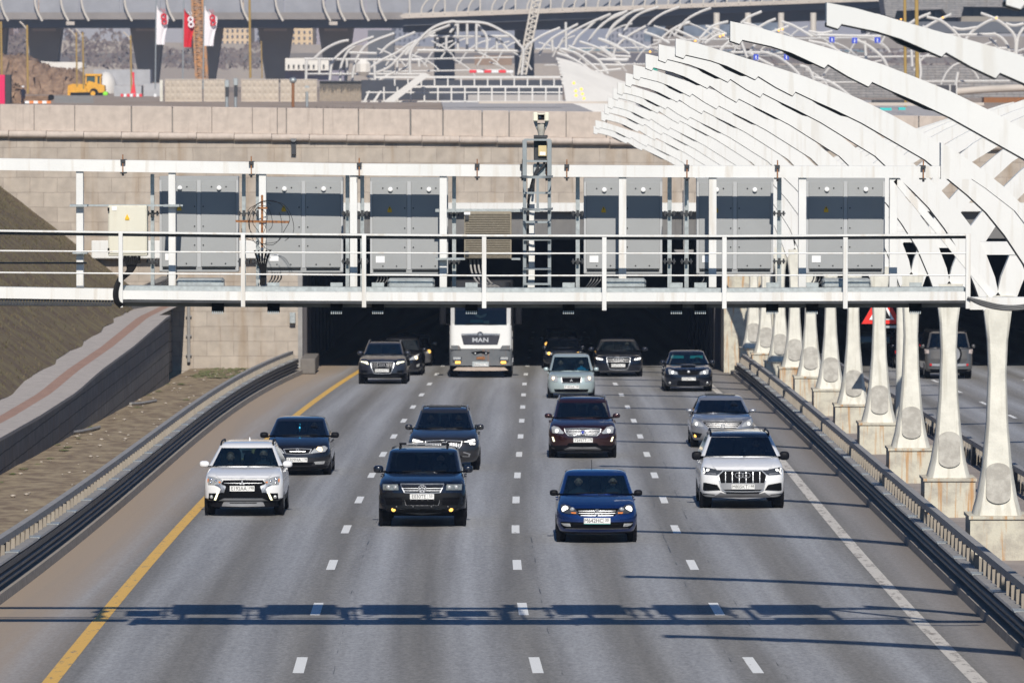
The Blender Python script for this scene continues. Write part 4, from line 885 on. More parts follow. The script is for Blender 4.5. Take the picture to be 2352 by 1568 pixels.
# concrete fence
M_fence = mat('concrete_fence', (.5, .43, .35), .9, var=.1, scale=1.2, bump=.3)
def fence_panel(x0, x1_, lab, tp=182, bt=234):
    Y = 610; t = thing('concrete_fence', lab, 'fence', P((x0+x1_)/2, bt, Y), group='pale concrete fence panels')
    mb = MB(); fb(mb, x0, x1_, tp+2, bt, Y, .18); mb.build('slab', M_fence, t)
    mb = MB()
    nx = max(3, int((x1_-x0)/11))
    for i in range(nx):
        for j in range(3):
            a = P(x0+(i+.5)*(x1_-x0)/nx, tp+10+j*15, Y); mb.add([(a.x-.22, Y-.01, a.z-.3), (a.x+.22, Y-.01, a.z-.3), (a.x+.22, Y-.01, a.z+.3), (a.x-.22, Y-.01, a.z+.3), (a.x, Y-.09, a.z)], [(0, 1, 4), (1, 2, 4), (2, 3, 4), (3, 0, 4)])
    mb.build('relief', M_fence, t)
    mb = MB(); fb(mb, x0-1, x1_+1, tp, tp+2.2, Y-.05, .3); mb.build('top_edge', M_pale, t)
for a in ((379, 464, 'concrete relief panel at the left end of the fence below the white flags'), (468, 517, 'short concrete relief panel just left of the pair of vent pipes'), (554, 640, 'concrete relief panel right of the pair of vent pipes'), (644, 728, 'concrete relief panel left of the dark corrugated sheet')): fence_panel(*a)
mb = MB(); fb(mb, 367, 374, 184, 233, 609, .4); tag(mb.build('fence_post', M_stem), 'narrow weathered post closing the left end of the concrete fence', 'post')
t = thing('corrugated_screen', 'corrugated sheet screen dark at its top right of the concrete fence', 'fence', P(782, 234, 606))
mb = MB(); n = 0; M_corr = mat('corrugated_sheet', (.42, .36, .29), .8, var=.15)
for k in range(49):
    x = 734 + k*2; a = P(x, 188, 606); b = P(x+1, 233, 606); mb.v += [(a.x, 606 + (.12 if k % 2 else 0), a.z), (a.x, 606 + (.12 if k % 2 else 0), b.z)]
    if k: mb.f.append((2*k-2, 2*k, 2*k+1, 2*k-1))
mb.build('sheet', M_corr, t)
mb = MB(); fb(mb, 734, 831, 186, 189, 605.8, .3); mb.build('top_rail', M_dark, t)
mb = MB()
for k in range(48): fb(mb, 735+k*2, 736.1+k*2, 190, 190+rn.uniform(8, 22), 605.9, .05)
mb.build('dirt_runs', M_dark, t)
# vent pipes
for x, y0, y1, w_, lab, cap in ((521, 184, 214, 3.6, 'left one of the close pair of grey vent pipes before the concrete fence', 0), (541, 180, 214, 3.6, 'right one of the close pair of grey vent pipes before the concrete fence', 0), (673, 182, 236, 3.4, 'rusty vent pipe with a round grey cap before the concrete fence', 1), (705, 199, 236, 3.2, 'plain grey pipe stub right of the round capped vent pipe', 0)):
    t = thing('vent_pipe', lab, 'vent pipe', P(x, 246, 520))
    mb = MB(); ftube(mb, [(x, y0+(12 if not cap else 4)), (x, 246)], 520, w_/25, 12); mb.build('pipe', M_rust if cap else M_galv, t, smooth=True)
    mb = MB()
    if cap: a = P(x, y0+3, 520); mb.ell((a.x, 520, a.z), .33, .33, .28, 14, 9); mb.build('cap', M_galv, t, smooth=True)
    elif x < 600:
        fb(mb, x-5, x+5, y0, y0+17, 519.7, .5); mb.build('cap', M_galv, t, bevel=.04); mb = MB(); fb(mb, x-3.5, x+4.5, y0+17, 222, 519.8, .4); mb.build('dark_sleeve', M_dark, t)
    else: fb(mb, x-4.5, x+4.5, y0-2, y0+3, 519.7, .5); mb.build('cap', M_galv, t)
# flags
def flag(px, x1_, y0, y1, col, tcol, lab, Y=640):
    t = thing('flag', lab, 'flag', P(px, 200, Y), group='tall vertical flags behind the concrete fence')
    mb = MB(); ftube(mb, [(px, y0-14), (px-2.5, 205)], Y, .075, 8); mb.build('pole', M_galv, t, smooth=True)
    mb = MB(); nx, ny = 9, 22; fr = []
    for j in range(ny+1):
        for i in range(nx+1):
            u, v = i/nx, j/ny; wd = (x1_-px) * min(1, .25 + v*3.2) * (.86 + .14*math.sin(v*5)) ; x = px + u*wd; y = y0 + (y1-y0)*v + u*(1-v)**3*16
            p = P(x, y, Y); mb.v.append((p.x, Y + .25*math.sin(u*7+v*3)*u, p.z))
    for j in range(ny):
        for i in range(nx): k = j*(nx+1)+i; mb.f.append((k, k+1, k+nx+2, k+nx+1))
    fl = mb.build('cloth', col, t, smooth=True, ang=80)
    m3 = MB()
    for k, ch in enumerate((0, 1, 2)):
        cx = px + (x1_-px)*(.58+.05*k); cy = y0 + (y1-y0)*(.19 + .13*k); Yc = Y - .34; c = P(cx, cy, Yc)
        r = .26
        if ch == 0: m3.bar((c.x-r, Yc, c.z+r*1.1), (c.x+r*.5, Yc, c.z-r), .16, .05); m3.bar((c.x+r*.3, Yc, c.z+r), (c.x+r*.9, Yc, c.z-r*.2), .13, .05)
        else: m3.ring((c.x, Yc, c.z), r, .085, 16, .03); m3.bar((c.x-r*.1, Yc, c.z+r*.4*(1 if ch == 1 else -1)), (c.x+r*1.1, Yc, c.z), .1, .05)
    m3.build('lettering', tcol, t)
M_fw = mat('white_cloth', (.8, .76, .78), .8, var=.04); M_fr = mat('red_cloth', (.6, .01, .02), .8, var=.1)
flag(359, 386, 8, 103, M_fw, M_fr, 'white flag with red lettering, leftmost on its pole')
flag(422, 447, 15, 109, M_fr, M_fw, 'deep red flag with white lettering beside the rusty mast')
flag(469, 499, 10, 106, M_fw, M_fr, 'white flag with red lettering just right of the rusty mast')
# rusty lattice mast and yellow lamp poles
t = thing('crane_mast', 'rusty orange lattice crane mast rising behind the red flag', 'crane mast', P(458, 182, 760))
M_mast = mat('mast_rust', (.5, .24, .09), .85, col2=(.3, .2, .14), scale=2, lo=.4, hi=.6)
xs0 = lambda y: 441 + y*.055
for e in (0, 24):
    mb = MB(); a = P(xs0(-20)+e, -20, 760); b = P(xs0(182)+e, 182, 760); mb.bar(a, b, .3); mb.build('leg', M_mast, t)
    mb = MB(); mb.bar(a+Vector((0, 1.5, 0)), b+Vector((0, 1.5, 0)), .3); mb.build('leg', M_mast, t)
mb = MB()
for k in range(26):
    y = -20 + k*8; mb.bar(P(xs0(y)+(0 if k % 2 else 24), y, 760), P(xs0(y+8)+(24 if k % 2 else 0), y+8, 760), .22); mb.bar(P(xs0(y), y, 760), P(xs0(y)+24, y, 760), .2)
mb.build('lattice', M_mast, t)
mb = MB(); fpoly(mb, [(xs0(-20)+3, -20), (xs0(-20)+21, -20), (xs0(182)+21, 182), (xs0(182)+3, 182)], 761, .4); mb.build('inner_tube', M_mast, t)
M_yp = mat('ochre_pole', (.38, .25, .07), .6, var=.08)
for x, y0, y1, w_, Y, lab in ((573, -20, 180, 5.5, 700, 'thick ochre lamp pole right of the rusty mast'), (600, 95, 180, 2.6, 800, 'thin short ochre pole just right of the thick ochre lamp pole'), (2, 50, 175, 5, 760, 'ochre pole at the very left edge above the red container'), (62, 58, 215, 5, 760, 'ochre lamp pole behind the worker with the white helmet'), (175, 75, 200, 4, 820, 'ochre lamp pole rising behind the bulldozer blade'), (190, 75, 205, 4, 810, 'ochre lamp pole rising behind the bulldozer engine'), (300, 82, 215, 4, 800, 'ochre lamp pole left of the tapering viaduct pier'), (2078, -20, 245, 7, 420, 'left one of the two tall ochre poles at the upper right'), (2105, -20, 205, 9, 400, 'thicker right one of the two tall ochre poles at the upper right')):
    t = thing('lamp_pole', lab, 'lamp pole', P(x, y1, Y)); mb = MB(); ftube(mb, [(x, y0), (x+2, y1)], Y, w_*Y/F/2, 8); mb.build('pole', M_yp, t, smooth=True)
    if 50 < y0 < 95 and x > 10: mb = MB(); ftube(mb, [(x, y0+10), (x-10, y0-2), (x-17, y0-8)], Y, .12); mb.build('lamp_arm', M_pale, t, smooth=True)
# pale lattice boom
t = thing('crane_boom', 'pale lattice crane boom leaning over the white arch', 'crane', P(1200, 172, 760))
for e in (0, 9, 20):
    mb = MB(); ftube(mb, [(1226+e, -15), (1203+e*.9, 103), (1190+e*.9, 172)], 760 + (e == 9)*1.2, .14); mb.build('chord', M_post, t, smooth=True)
mb = MB()
for k in range(30):
    y = -12 + k*6.1; f_ = lambda yy: 1226 - (yy+15)*.195
    mb.bar(P(f_(y) + (0 if k % 2 else 19), y, 760), P(f_(y+6) + (19 if k % 2 else 0), y+6, 760), .13)
mb.build('lattice', M_post, t)
# ---- distant white canopies
C3 = lambda l: [(689+x*.1709, y*.1709) for x, y in l]
C4 = lambda l: [(1033.6+x*.1709, y*.1709) for x, y in l]
C5 = lambda l: [(1378+x*.2075, y*.2075) for x, y in l]
C6 = lambda l: [(1837.5+x*.2187, y*.2187) for x, y in l]
M_frame = mat('far_white_frame', (.62, .6, .57), .6, var=.05, scale=.5)
def frame(name, lab, cat, ribs, Y, r=.17, dY=3, base=None):
    t = thing(name, lab, cat, P(*(base or ribs[0][0]), Y))
    for i, l in enumerate(ribs):
        mb = MB(); ftube(mb, l, Y + (i % 5) * dY, r); mb.build('rib' if len(l) > 2 else 'strut', M_frame, t, smooth=True)
    return t
frame('canopy_frame', 'distant white ribbed canopy frame left of the big white arch', 'canopy frame', [C3(l) for l in ([(180, 800), (300, 690), (430, 610), (560, 560), (655, 545)], [(400, 1080), (430, 860), (520, 740), (700, 610), (990, 495)], [(540, 1090), (555, 880), (640, 700), (740, 620)], [(700, 1090), (740, 850), (850, 650), (1000, 550), (1270, 450)], [(1050, 770), (1150, 640), (1300, 540), (1550, 435)], [(890, 950), (1080, 820), (1320, 700), (1480, 590), (1820, 440)], [(1000, 990), (1200, 900), (1400, 700), (1560, 540)], [(940, 1190), (1100, 1060), (1300, 960), (1480, 900)], [(60, 795), (1620, 810)], [(60, 1000), (1700, 1000)], [(660, 710), (1030, 720)], [(90, 800), (80, 1080)], [(260, 800), (260, 990)], [(630, 800), (635, 990)], [(850, 990), (1000, 1090)], [(1000, 820), (1010, 1180)], [(1310, 820), (1300, 1000)], [(1600, 810), (1600, 900)], [(850, 1190), (1480, 1210)])], 700, .17)
arch = [C3([(1480, 980), (1485, 720), (1600, 540), (1750, 400), (1900, 325), (2050, 292)]) + C4([(100, 300), (330, 300), (480, 318), (600, 365), (720, 430), (830, 490), (930, 600), (985, 700), (965, 1010)])]
frame('arch_frame', 'large distant white arch frame with a glazed gable left of the crane boom', 'arch frame', arch + [C4(l) for l in ([(-440, 680), (960, 690)], [(-270, 490), (800, 490)], [(105, 320), (105, 680)], [(230, 320), (230, 680)], [(355, 320), (355, 680)], [(370, 330), (490, 490), (495, 680)], [(630, 500), (630, 680)], [(660, 520), (780, 680)], [(-170, 500), (-170, 680)], [(-50, 500), (-50, 680)], [(0, 440), (90, 330)], [(-600, 740), (-430, 540), (-260, 440), (0, 340)])], 680, .17, 1)
frame('canopy_frame', 'distant row of white ribs curling up right of the crane boom', 'canopy frame', [C4(l) for l in ([(985, 700), (1060, 600), (1200, 500), (1340, 430), (1480, 375)], [(1200, 740), (1260, 630), (1370, 520), (1520, 430), (1720, 325)], [(1440, 680), (1530, 520), (1700, 400), (1900, 300), (2160, 190)], [(1650, 620), (1720, 500), (1850, 380), (1950, 290)], [(1860, 560), (1950, 430), (2100, 290), (2352, 170)], [(2100, 500), (2200, 350), (2352, 230)], [(1555, 300), (1560, 640)], [(1370, 500), (1380, 690)])] + [C5(l) for l in ([(0, 220), (60, 185), (120, 160)], [(0, 300), (150, 180), (305, 125)], [(70, 420), (140, 290), (250, 200), (370, 130), (490, 100)], [(250, 390), (330, 250), (450, 150), (650, 80)], [(490, 370), (560, 250), (700, 150), (880, 80)], [(140, 640), (190, 510), (330, 390), (510, 290)], [(650, 470), (720, 390), (850, 300), (1000, 250)], [(820, 400), (950, 230), (1100, 140), (1230, 90)])], 720, .17)
frame('canopy_frame', 'distant white ribs falling to the right above the dense white canopy', 'canopy frame', [C4(l) for l in ([(1440, 715), (1600, 770), (1750, 850), (1930, 980)], [(1500, 660), (1700, 720), (1850, 830), (2060, 1010)], [(1590, 620), (1800, 700), (1980, 800), (2120, 950)], [(1740, 560), (1950, 630), (2100, 710), (2300, 880)], [(1990, 520), (2150, 590), (2352, 690)], [(1425, 790), (1600, 850), (1800, 930)], [(1550, 1010), (2300, 930)], [(2000, 800), (2400, 800)], [(1900, 870), (2352, 880)])] + [C5(l) for l in ([(0, 430), (150, 490), (330, 600)], [(200, 390), (350, 450), (540, 540)], [(500, 360), (640, 410), (770, 480)], [(830, 330), (950, 380), (1090, 450)], [(0, 520), (130, 610), (240, 730)], [(160, 620), (340, 630)], [(0, 660), (300, 670)], [(0, 700), (90, 820)])], 640, .16)
frame('canopy_frame', 'distant crossing white ribs between the two broad ribs at the upper right', 'canopy frame', [C5(l) for l in ([(1100, 430), (1250, 290), (1420, 240)], [(1560, 260), (1650, 190), (1790, 130)], [(1750, 310), (1850, 250), (1945, 210)], [(1870, 370), (1980, 330), (2090, 290)], [(1170, 290), (1300, 330), (1400, 380)], [(1590, 255), (1700, 285), (1800, 330)], [(2010, 240), (2150, 290), (2352, 410)], [(1160, 480), (1280, 400), (1400, 375)], [(1330, 560), (1420, 470), (1540, 430)], [(1450, 580), (2030, 585)], [(1560, 450), (1630, 640)], [(1650, 590), (1720, 490)], [(1780, 570), (1950, 620), (2100, 720), (2210, 830)], [(1660, 590), (1780, 660), (1920, 730)])], 560, .14)
frame('canopy_frame', 'distant white forked ribs and rails at the far upper right', 'canopy frame', [C6(l) for l in ([(1330, 180), (1480, 220), (1620, 330), (1710, 450)], [(1900, 140), (2050, 200), (2180, 290), (2260, 400), (2265, 600)], [(2030, 350), (2130, 410), (2190, 510), (2200, 660)], [(1720, 450), (1800, 340), (1930, 250), (2080, 180)], [(1270, 320), (1400, 240), (1590, 150)], [(1110, 280), (1230, 200), (1370, 140)], [(800, 160), (900, 190), (1000, 230)], [(520, 390), (700, 470), (830, 570), (900, 660), (945, 790)], [(90, 430), (300, 480), (530, 620)], [(0, 690), (90, 720), (150, 840)], [(150, 810), (350, 880), (600, 1070)], [(180, 370), (850, 385)], [(1460, 375), (2050, 360)], [(1800, 510), (2180, 510)], [(90, 330), (230, 350), (340, 330)], [(1600, 290), (1700, 310), (1850, 290)], [(2160, 250), (2250, 270), (2352, 250)], [(680, 430), (700, 690)], [(1170, 520), (1180, 700)], [(1240, 560), (1270, 760), (1240, 900)], [(1660, 760), (1630, 920)], [(2270, 600), (2290, 400), (2352, 290)], [(1990, 400), (2060, 480), (2140, 600)], [(1720, 450), (1715, 620)])], 560, .15)
for x0, xx, yy, lab in ((1731, 1742, 125, 'blue lane sign hanging under the distant ribs, lowest on the left'), (1801, 1812, 125, 'blue lane sign beside the green patch under the distant ribs'), (1905, 1917, 85, 'blue lane sign under the rail just below the topmost broad rib, left of three'), (1957, 1969, 87, 'blue lane sign under the rail, middle of the upper three'), (2009, 2022, 86, 'blue lane sign under the rail, right of the upper three')):
    t = thing('lane_sign', lab, 'road sign', P(xx, yy+12, 555), group='small blue lane signs under the distant canopy'); mb = MB(); fb(mb, x0, xx, yy, yy+13, 555, .15); mb.build('panel', mat('sign_blue', (.02, .06, .55), .5), t)
    mb = MB(); fb(mb, (x0+xx)/2-1, (x0+xx)/2+1, yy+3, yy+11, 554.9, .08); mb.build('arrow', M_label, t)
rq = random.Random(11)
for grp, (xa, xb, ya, yb, Y, lab) in enumerate(((1230, 1700, 60, 150, 840, 'faint tangle of far white ribs behind the upturned ribs right of the crane boom'), (1500, 2000, 40, 130, 800, 'faint tangle of far white ribs under the flyover at the upper right'), (1850, 2350, 60, 190, 700, 'faint tangle of far pale ribs around the ochre poles'), (860, 1180, 95, 165, 820, 'faint pale ribs seen through and behind the large white arch'))):
    rl = []
    for k in range(15):
        x = lerp(xa, xb, (k+rq.random()*.5)/15); y = rq.uniform(ya+25, yb); w_ = rq.uniform(45, 80); h_ = rq.uniform(30, 50)
        rl.append([(x, y+8), (x+w_*.25, y-h_*.4), (x+w_*.6, y-h_*.8), (x+w_, y-h_)] if k % 2 else [(x, y-h_*.6), (x+w_*.4, y-h_*.35), (x+w_*.8, y+2), (x+w_, y+h_*.4)])
    rl += [[(xa, (ya+yb)/2+8), (xb, (ya+yb)/2+2)], [(xa+20, yb), (xb-30, yb-4)]]
    frame('canopy_frame', lab, 'canopy frame', rl, Y, .13)
# dense white canopy beyond the portal
t = thing('canopy_frame', 'dense white ribbed canopy ending in a pale point behind the nearer ribs', 'canopy frame', P(1500, 235, 500))
for k in range(13):
    x0 = 1279 + k*1.6 + (k > 7)*3; y0 = 132 + k*8.0
    mb = MB(); fpoly(mb, [(x0, y0), (x0+35, y0+9), (x0+90, y0+32), (1440+k*4, y0+62), (1440+k*4, y0+70), (x0+84, y0+38), (x0+30, y0+15), (x0, y0+5.5)], 520 - k*8, .35); mb.build('rib', M_frame, t)
mb = MB(); fpoly(mb, [(1284, 134), (1370, 165), (1440, 190), (1470, 236), (1300, 236), (1290, 170)], 545, .5); mb.build('roof_sheet', M_frame, t)
# lattice fence of the next opening
t = thing('guard_lattice', 'white double lattice guard fence across the far tunnel opening below the arch', 'fence', P(1080, 234, 480))
for y, x0, x1_ in ((175, 860, 1292), (197, 936, 1292), (211, 840, 1292), (232, 830, 1295)):
    mb = MB(); fb(mb, x0, x1_, y, y+(5 if y < 200 else 3), 480, .3); mb.build('rail', M_frame, t)
for k in range(13): mb = MB(); x = 905+k*30.5; fb(mb, x, x+3.2, 179, 197, 480.05, .2); mb.build('post', M_frame, t)
for k in range(14): mb = MB(); x = 880+k*31; fb(mb, x, x+3.6, 200, 234, 479.9, .2); mb.build('post', M_frame, t)
mb = MB(); fpoly(mb, [(971, 167), (988, 173), (905, 234), (880, 234)], 478, .4); fpoly(mb, [(834, 234), (846, 209), (850, 209), (840, 234)], 478.6, .4); fpoly(mb, [(855, 234), (872, 209), (877, 209), (862, 234)], 478.6, .4); mb.build('diagonal', M_frame, t)
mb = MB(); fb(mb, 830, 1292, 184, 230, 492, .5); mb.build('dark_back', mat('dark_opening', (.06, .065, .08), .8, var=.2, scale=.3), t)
mb = MB(); fb(mb, 1075, 1292, 218, 232, 484, 2); mb.build('pale_base', M_sand, t)
# white station-like building with small windows
t = thing('site_building', 'long white low building with a row of small windows under the arc ribs', 'building', P(720, 172, 860))
mb = MB(); fb(mb, 655, 755, 134, 162, 860, 8); mb.build('wall', M_mem, t)
for k in range(8): mb = MB(); fb(mb, 661+k*11.5, 665+k*11.5, 149, 156, 859.7, .25); mb.build('window', M_dark, t)
mb = MB(); fb(mb, 655, 790, 162, 186, 862, 8); mb.build('plinth', mat('plum_base', (.25, .23, .28), .9), t)
mb = MB(); fb(mb, 818, 850, 137, 175, 690, 3); tag(mb.build('white_tank', M_mem, bevel=.5), 'white rounded tank standing among the left canopy ribs', 'tank')
mb = MB(); fb(mb, 1090, 1176, 128, 150, 870, 6); tag(mb.build('brown_wall', mat('brown_wall', (.28, .2, .15), .9, var=.1, scale=.5)), 'brown wall seen through the white arch frame', 'wall')
for k in range(6):
    mb = MB(); fb(mb, 1078+k*17, 1094+k*17, 161+(k % 2), 168, 800, .6); tag(mb.build('road_barrier', mat('barrier_red', (.8, .04, .05), .6) if k % 2 == 0 else M_label, bevel=.05), '%s barrier block, number %d from the left in the row seen through the white arch' % ('red' if k % 2 == 0 else 'white', k+1), 'barrier', 'barrier blocks under the arch')
# right hand background: ramps, grey brick masses
M_gb = brick_mat('grey_brick', (.3, .29, .28), (.38, .36, .35), 2.0, .35, ('X', 'Z'), .06, (.18, .17, .17), .3, .2)
M_gl = mat('tinted_glazing', (.07, .065, .07), .25, var=.2, scale=.4)
t = thing('office_building', 'grey brick building with dark glazed bays in the top right corner', 'building', P(2180, 60, 900))
mb = MB(); fpoly(mb, [(2026, -30), (2500, -30), (2500, 20), (2213, 16), (2208, 40), (2180, 40), (2165, 22), (2060, 25), (2055, 42), (2034, 36)], 900, 12); mb.build('wall', M_gb, t)
mb = MB(); fb(mb, 2040, 2500, 10, 50, 906, 8); mb.build('glazing', M_gl, t)
for k in range(16): mb = MB(); x = 2034+k*22; ftube(mb, [(x, 15), (x+2, 42)], 904, .12, 5); mb.build('mullion', M_dark, t)
mb = MB(); fb(mb, 2205, 2500, 38, 50, 902, 10); mb.build('terrace', M_pier, t)
for y0, y1, x0, x1_, Y, m_, lab in ((50, 76, 1990, 2500, 880, M_deckd, 'dark elevated ramp deck below the grey brick building'), (84, 112, 1500, 2500, 860, M_deckf, 'grey ramp deck in the middle of the right background'), (150, 172, 1560, 2500, 780, M_gb, 'grey paved ramp wall behind the broad white ribs')):
    mb = MB(); fb(mb, x0, x1_, y0, y1, Y, 14); tag(mb.build('ramp', m_, keep=True), lab, 'ramp')
mb = MB(); fpoly(mb, [(1590, 182), (1700, 160), (2352, 150), (2600, 150), (2600, 234), (1590, 234)], 740, 30); tag(mb.build('embankment', M_gb, keep=True), kind='structure')
mb = MB(); fb(mb, 1480, 1800, 20, 96, 1000, 4); tag(mb.build('glass_tower', mat('blue_grey_facade', (.16, .19, .24), .4, var=.3, scale=.6)), 'blue grey glazed building beside the flyover piers', 'building')
for x in (1640, 1712, 1788, 1862): mb = MB(); ftube(mb, [(x+6, 30), (x+6, 98)], 925, .5, 10); tag(mb.build('column', M_post, smooth=True), {1640: 'round pale column under the flyover, leftmost of four', 1712: 'round pale column under the flyover, second of four', 1788: 'round pale column under the flyover, third of four', 1862: 'round pale column under the flyover, rightmost of four'}[x], 'column')
mb = MB(); ftube(mb, [(2190, 212), (2260, 206), (2420, 199)], 600, .38, 12); tag(mb.build('large_pipe', M_pale, smooth=True), 'large pale pipe lying across the upper right background', 'pipe')
t = thing('billboard', 'row of dark panels in white frames behind the topmost broad rib', 'screen', P(2165, 238, 500))
for x0, x1_ in ((2125, 2140), (2150, 2180), (2184, 2196)): mb = MB(); fb(mb, x0, x1_, 196, 226, 500, .2); mb.build('panel', M_gl, t)
for x in (2142, 2147, 2181, 2196): mb = MB(); fb(mb, x, x+2.5, 194, 238, 499.9, .2); mb.build('frame', M_frame, t)
for x0, x1_, y0, y1, m_, lab in ((2005, 2080, 230, 240, M_dark, 'low dark strip of parked plant behind the broad white ribs'), (2260, 2420, 224, 236, M_rust, 'low rusty strip behind the mirrored white ribs')):
    mb = MB(); fb(mb, x0, x1_, y0, y1, 480, 2); tag(mb.build('stored_material', m_), lab, 'materials')
mb = MB(); fb(mb, 1715, 2260, 236, 243, 300, .5); fb(mb, 1100, 1440, 233, 238, 330, .5); tag(mb.build('pale_kerb', M_pale), 'long pale kerb edge lying behind the stone parapet', 'kerb')
for (x0, x1_, y0, y1, lab) in ((2021, 2048, 254, 259, 'teal tarpaulin scrap on the parapet, left'), (2064, 2080, 253, 258, 'teal tarpaulin scrap on the parapet, right')):
    mb = MB(); Yt = 240; fb(mb, x0, x1_, y0-6, y0, Yt, .3); tag(mb.build('tarpaulin', mat('teal_tarp', (.05, .5, .48), .7)), lab, 'tarpaulin')
for x, y in ((1620, 145), (1712, 232), (1480, 157)):
    mb = MB(); fb(mb, x, x+30, y, y+9, 760 if y < 200 else 500, .4); tag(mb.build('green_screen', mat('green_net', (.02, .35, .25), .8)), {1620: 'green netting between the upper ribs', 1712: 'green netting seen between the broad ribs lower down', 1480: 'small green netting patch near the rib tips'}[x], 'netting')
# lamps lit orange under the canopies
for x, y, Y in [C5([(1980, 340)])[0] + (550,), C5([(2020, 325)])[0] + (550,), C5([(1330, 405)])[0] + (550,), C5([(1365, 390)])[0] + (550,), C5([(1055, 455)])[0] + (550,), C5([(555, 575)])[0] + (550,), C6([(1020, 225)])[0] + (550,), C6([(1060, 207)])[0] + (550,), C6([(1500, 188)])[0] + (550,), C6([(2062, 193)])[0] + (550,), C4([(1665, 1120)])[0] + (400,), C4([(1765, 1200)])[0] + (400,), C4([(1690, 1225)])[0] + (400,), C4([(1780, 1265)])[0] + (400,), C4([(1695, 1285)])[0] + (400,), C4([(1800, 1325)])[0] + (400,)]:
    mb = MB(); a = P(x, y, Y); mb.ell((a.x, Y, a.z), .1, .1, .1, 8, 6); tag(mb.build('orange_lamp', mat('orange_lamp', (1, .5, .1), .5, emit=1.6, ecol=(1, .42, .05))), 'tiny glowing orange lamp on a distant white rib', 'lamp', 'orange lamps on the distant ribs')
# dry weeds along the parapet foot
mb = MB()
for k in range(900):
    x = rn.uniform(700, 870) if rn.random() < .7 else rn.uniform(470, 1100); p = P(x, 240, 300); p.z = 9.4; r = rn.uniform(.02, .05); h = rn.uniform(.2, 1.0)*(1.3 if 700 < x < 870 else .6)
    mb.v += [(p.x-r, 300+rn.uniform(-3, 3), p.z), (p.x+r, 300+rn.uniform(-3, 3), p.z), (p.x+rn.uniform(-.2, .2), 300, p.z+h)]; k_ = len(mb.v); mb.f.append((k_-3, k_-2, k_-1))
tag(mb.build('weeds', mat('dry_weeds', (.3, .23, .17), .95)), 'dry brown weeds growing behind the stone parapet', 'weeds', kind='stuff')
# ---------------------------------------------------------------- vehicles
def paintm(name, col, metal=.0, rough=.3, coat=1.0):
    return mat('paint_' + name, col, rough, metal, var=.03, scale=1.5, coat=coat)
M_tyre = mat('tyre', (.007, .007, .008), .85, spec=.08, var=.3, scale=8)
M_rim = mat('alloy_rim', (.35, .36, .38), .3, .9, var=.1)
M_chrome = mat('chrome', (.4, .41, .43), .38, 1.0, var=.02)
M_plast = mat('black_plastic', (.006, .006, .008), .5, spec=.12, var=.2)
M_embl = mat('emblem_silver', (.55, .56, .58), .4, .35, var=.03)
M_grille = mat('grille_black', (.004, .004, .005), .6, spec=.04, var=.2, scale=30)
M_inter = mat('dark_interior', (.012, .013, .016), .9, spec=.1)
M_plate = mat('plate_white', (.75, .75, .73), .45, var=.02)
M_ink = mat('plate_ink', (.015, .015, .015), .6)
M_lens = mat('lamp_lens', (.45, .46, .46), .12, .3, var=.25, scale=25)
M_lensd = mat('smoked_lens', (.06, .065, .075), .1, .2, var=.3, scale=25)
M_on = mat('lamp_on', (1, .97, .9), .4, emit=2.4, ecol=(1, .95, .85))
M_onw = mat('lamp_on_warm', (1, .8, .5), .4, emit=2, ecol=(1, .72, .4))
M_amb = mat('lamp_amber', (1, .5, .05), .4, emit=1.5, ecol=(1, .52, .12))
M_drl = mat('lamp_running', (1, .95, .7), .4, emit=1.6, ecol=(1, .93, .6))
M_ambu = mat('amber_reflector', (.7, .2, .03), .35)
M_redl = mat('red_tail_lens', (.5, .02, .02), .2)
M_silver = mat('silver_trim', (.3, .3, .31), .4, .5)
M_skin = mat('skin', (.42, .22, .15), .6, var=.08); M_hair = mat('dark_hair', (.03, .02, .015), .8); M_cloth = mat('dark_jacket', (.03, .035, .045), .9); M_wool = mat('grey_wool', (.16, .16, .18), .9)
def glass_mat(name, tint, mixf):
    m = bpy.data.materials.new(name); m.use_nodes = True; nt = m.node_tree; N = nt.nodes.new; L = nt.links.new
    for n in list(nt.nodes): nt.nodes.remove(n)
    o = N('ShaderNodeOutputMaterial'); tr = N('ShaderNodeBsdfTransparent'); tr.inputs[0].default_value = (*[c*mixf for c in (.55, .8, .9)], 1)
    gl = N('ShaderNodeBsdfGlossy'); gl.inputs['Roughness'].default_value = .03; gl.inputs['Color'].default_value = (.9, .95, 1, 1)
    df = N('ShaderNodeBsdfDiffuse'); df.inputs[0].default_value = (*tint, 1)
    n = N('ShaderNodeTexNoise'); n.inputs['Scale'].default_value = 3; tc = N('ShaderNodeTexCoord'); L(tc.outputs['Object'], n.inputs[0])
    mr = N('ShaderNodeMapRange'); mr.inputs['To Min'].default_value = .25; mr.inputs['To Max'].default_value = .5; L(n.outputs[0], mr.inputs[0])
    a = N('ShaderNodeMixShader'); L(mr.outputs[0], a.inputs[0]); L(tr.outputs[0], a.inputs[1]); L(df.outputs[0], a.inputs[2])
    fr = N('ShaderNodeFresnel'); fr.inputs[0].default_value = 1.45; b = N('ShaderNodeMixShader'); L(fr.outputs[0], b.inputs[0]); L(a.outputs[0], b.inputs[1]); L(gl.outputs[0], b.inputs[2]); L(b.outputs[0], o.inputs[0])
    return m
M_glass = glass_mat('tinted_windscreen', (.002, .006, .014), .32)
M_clear = glass_mat('clear_windscreen', (.003, .01, .018), .85)

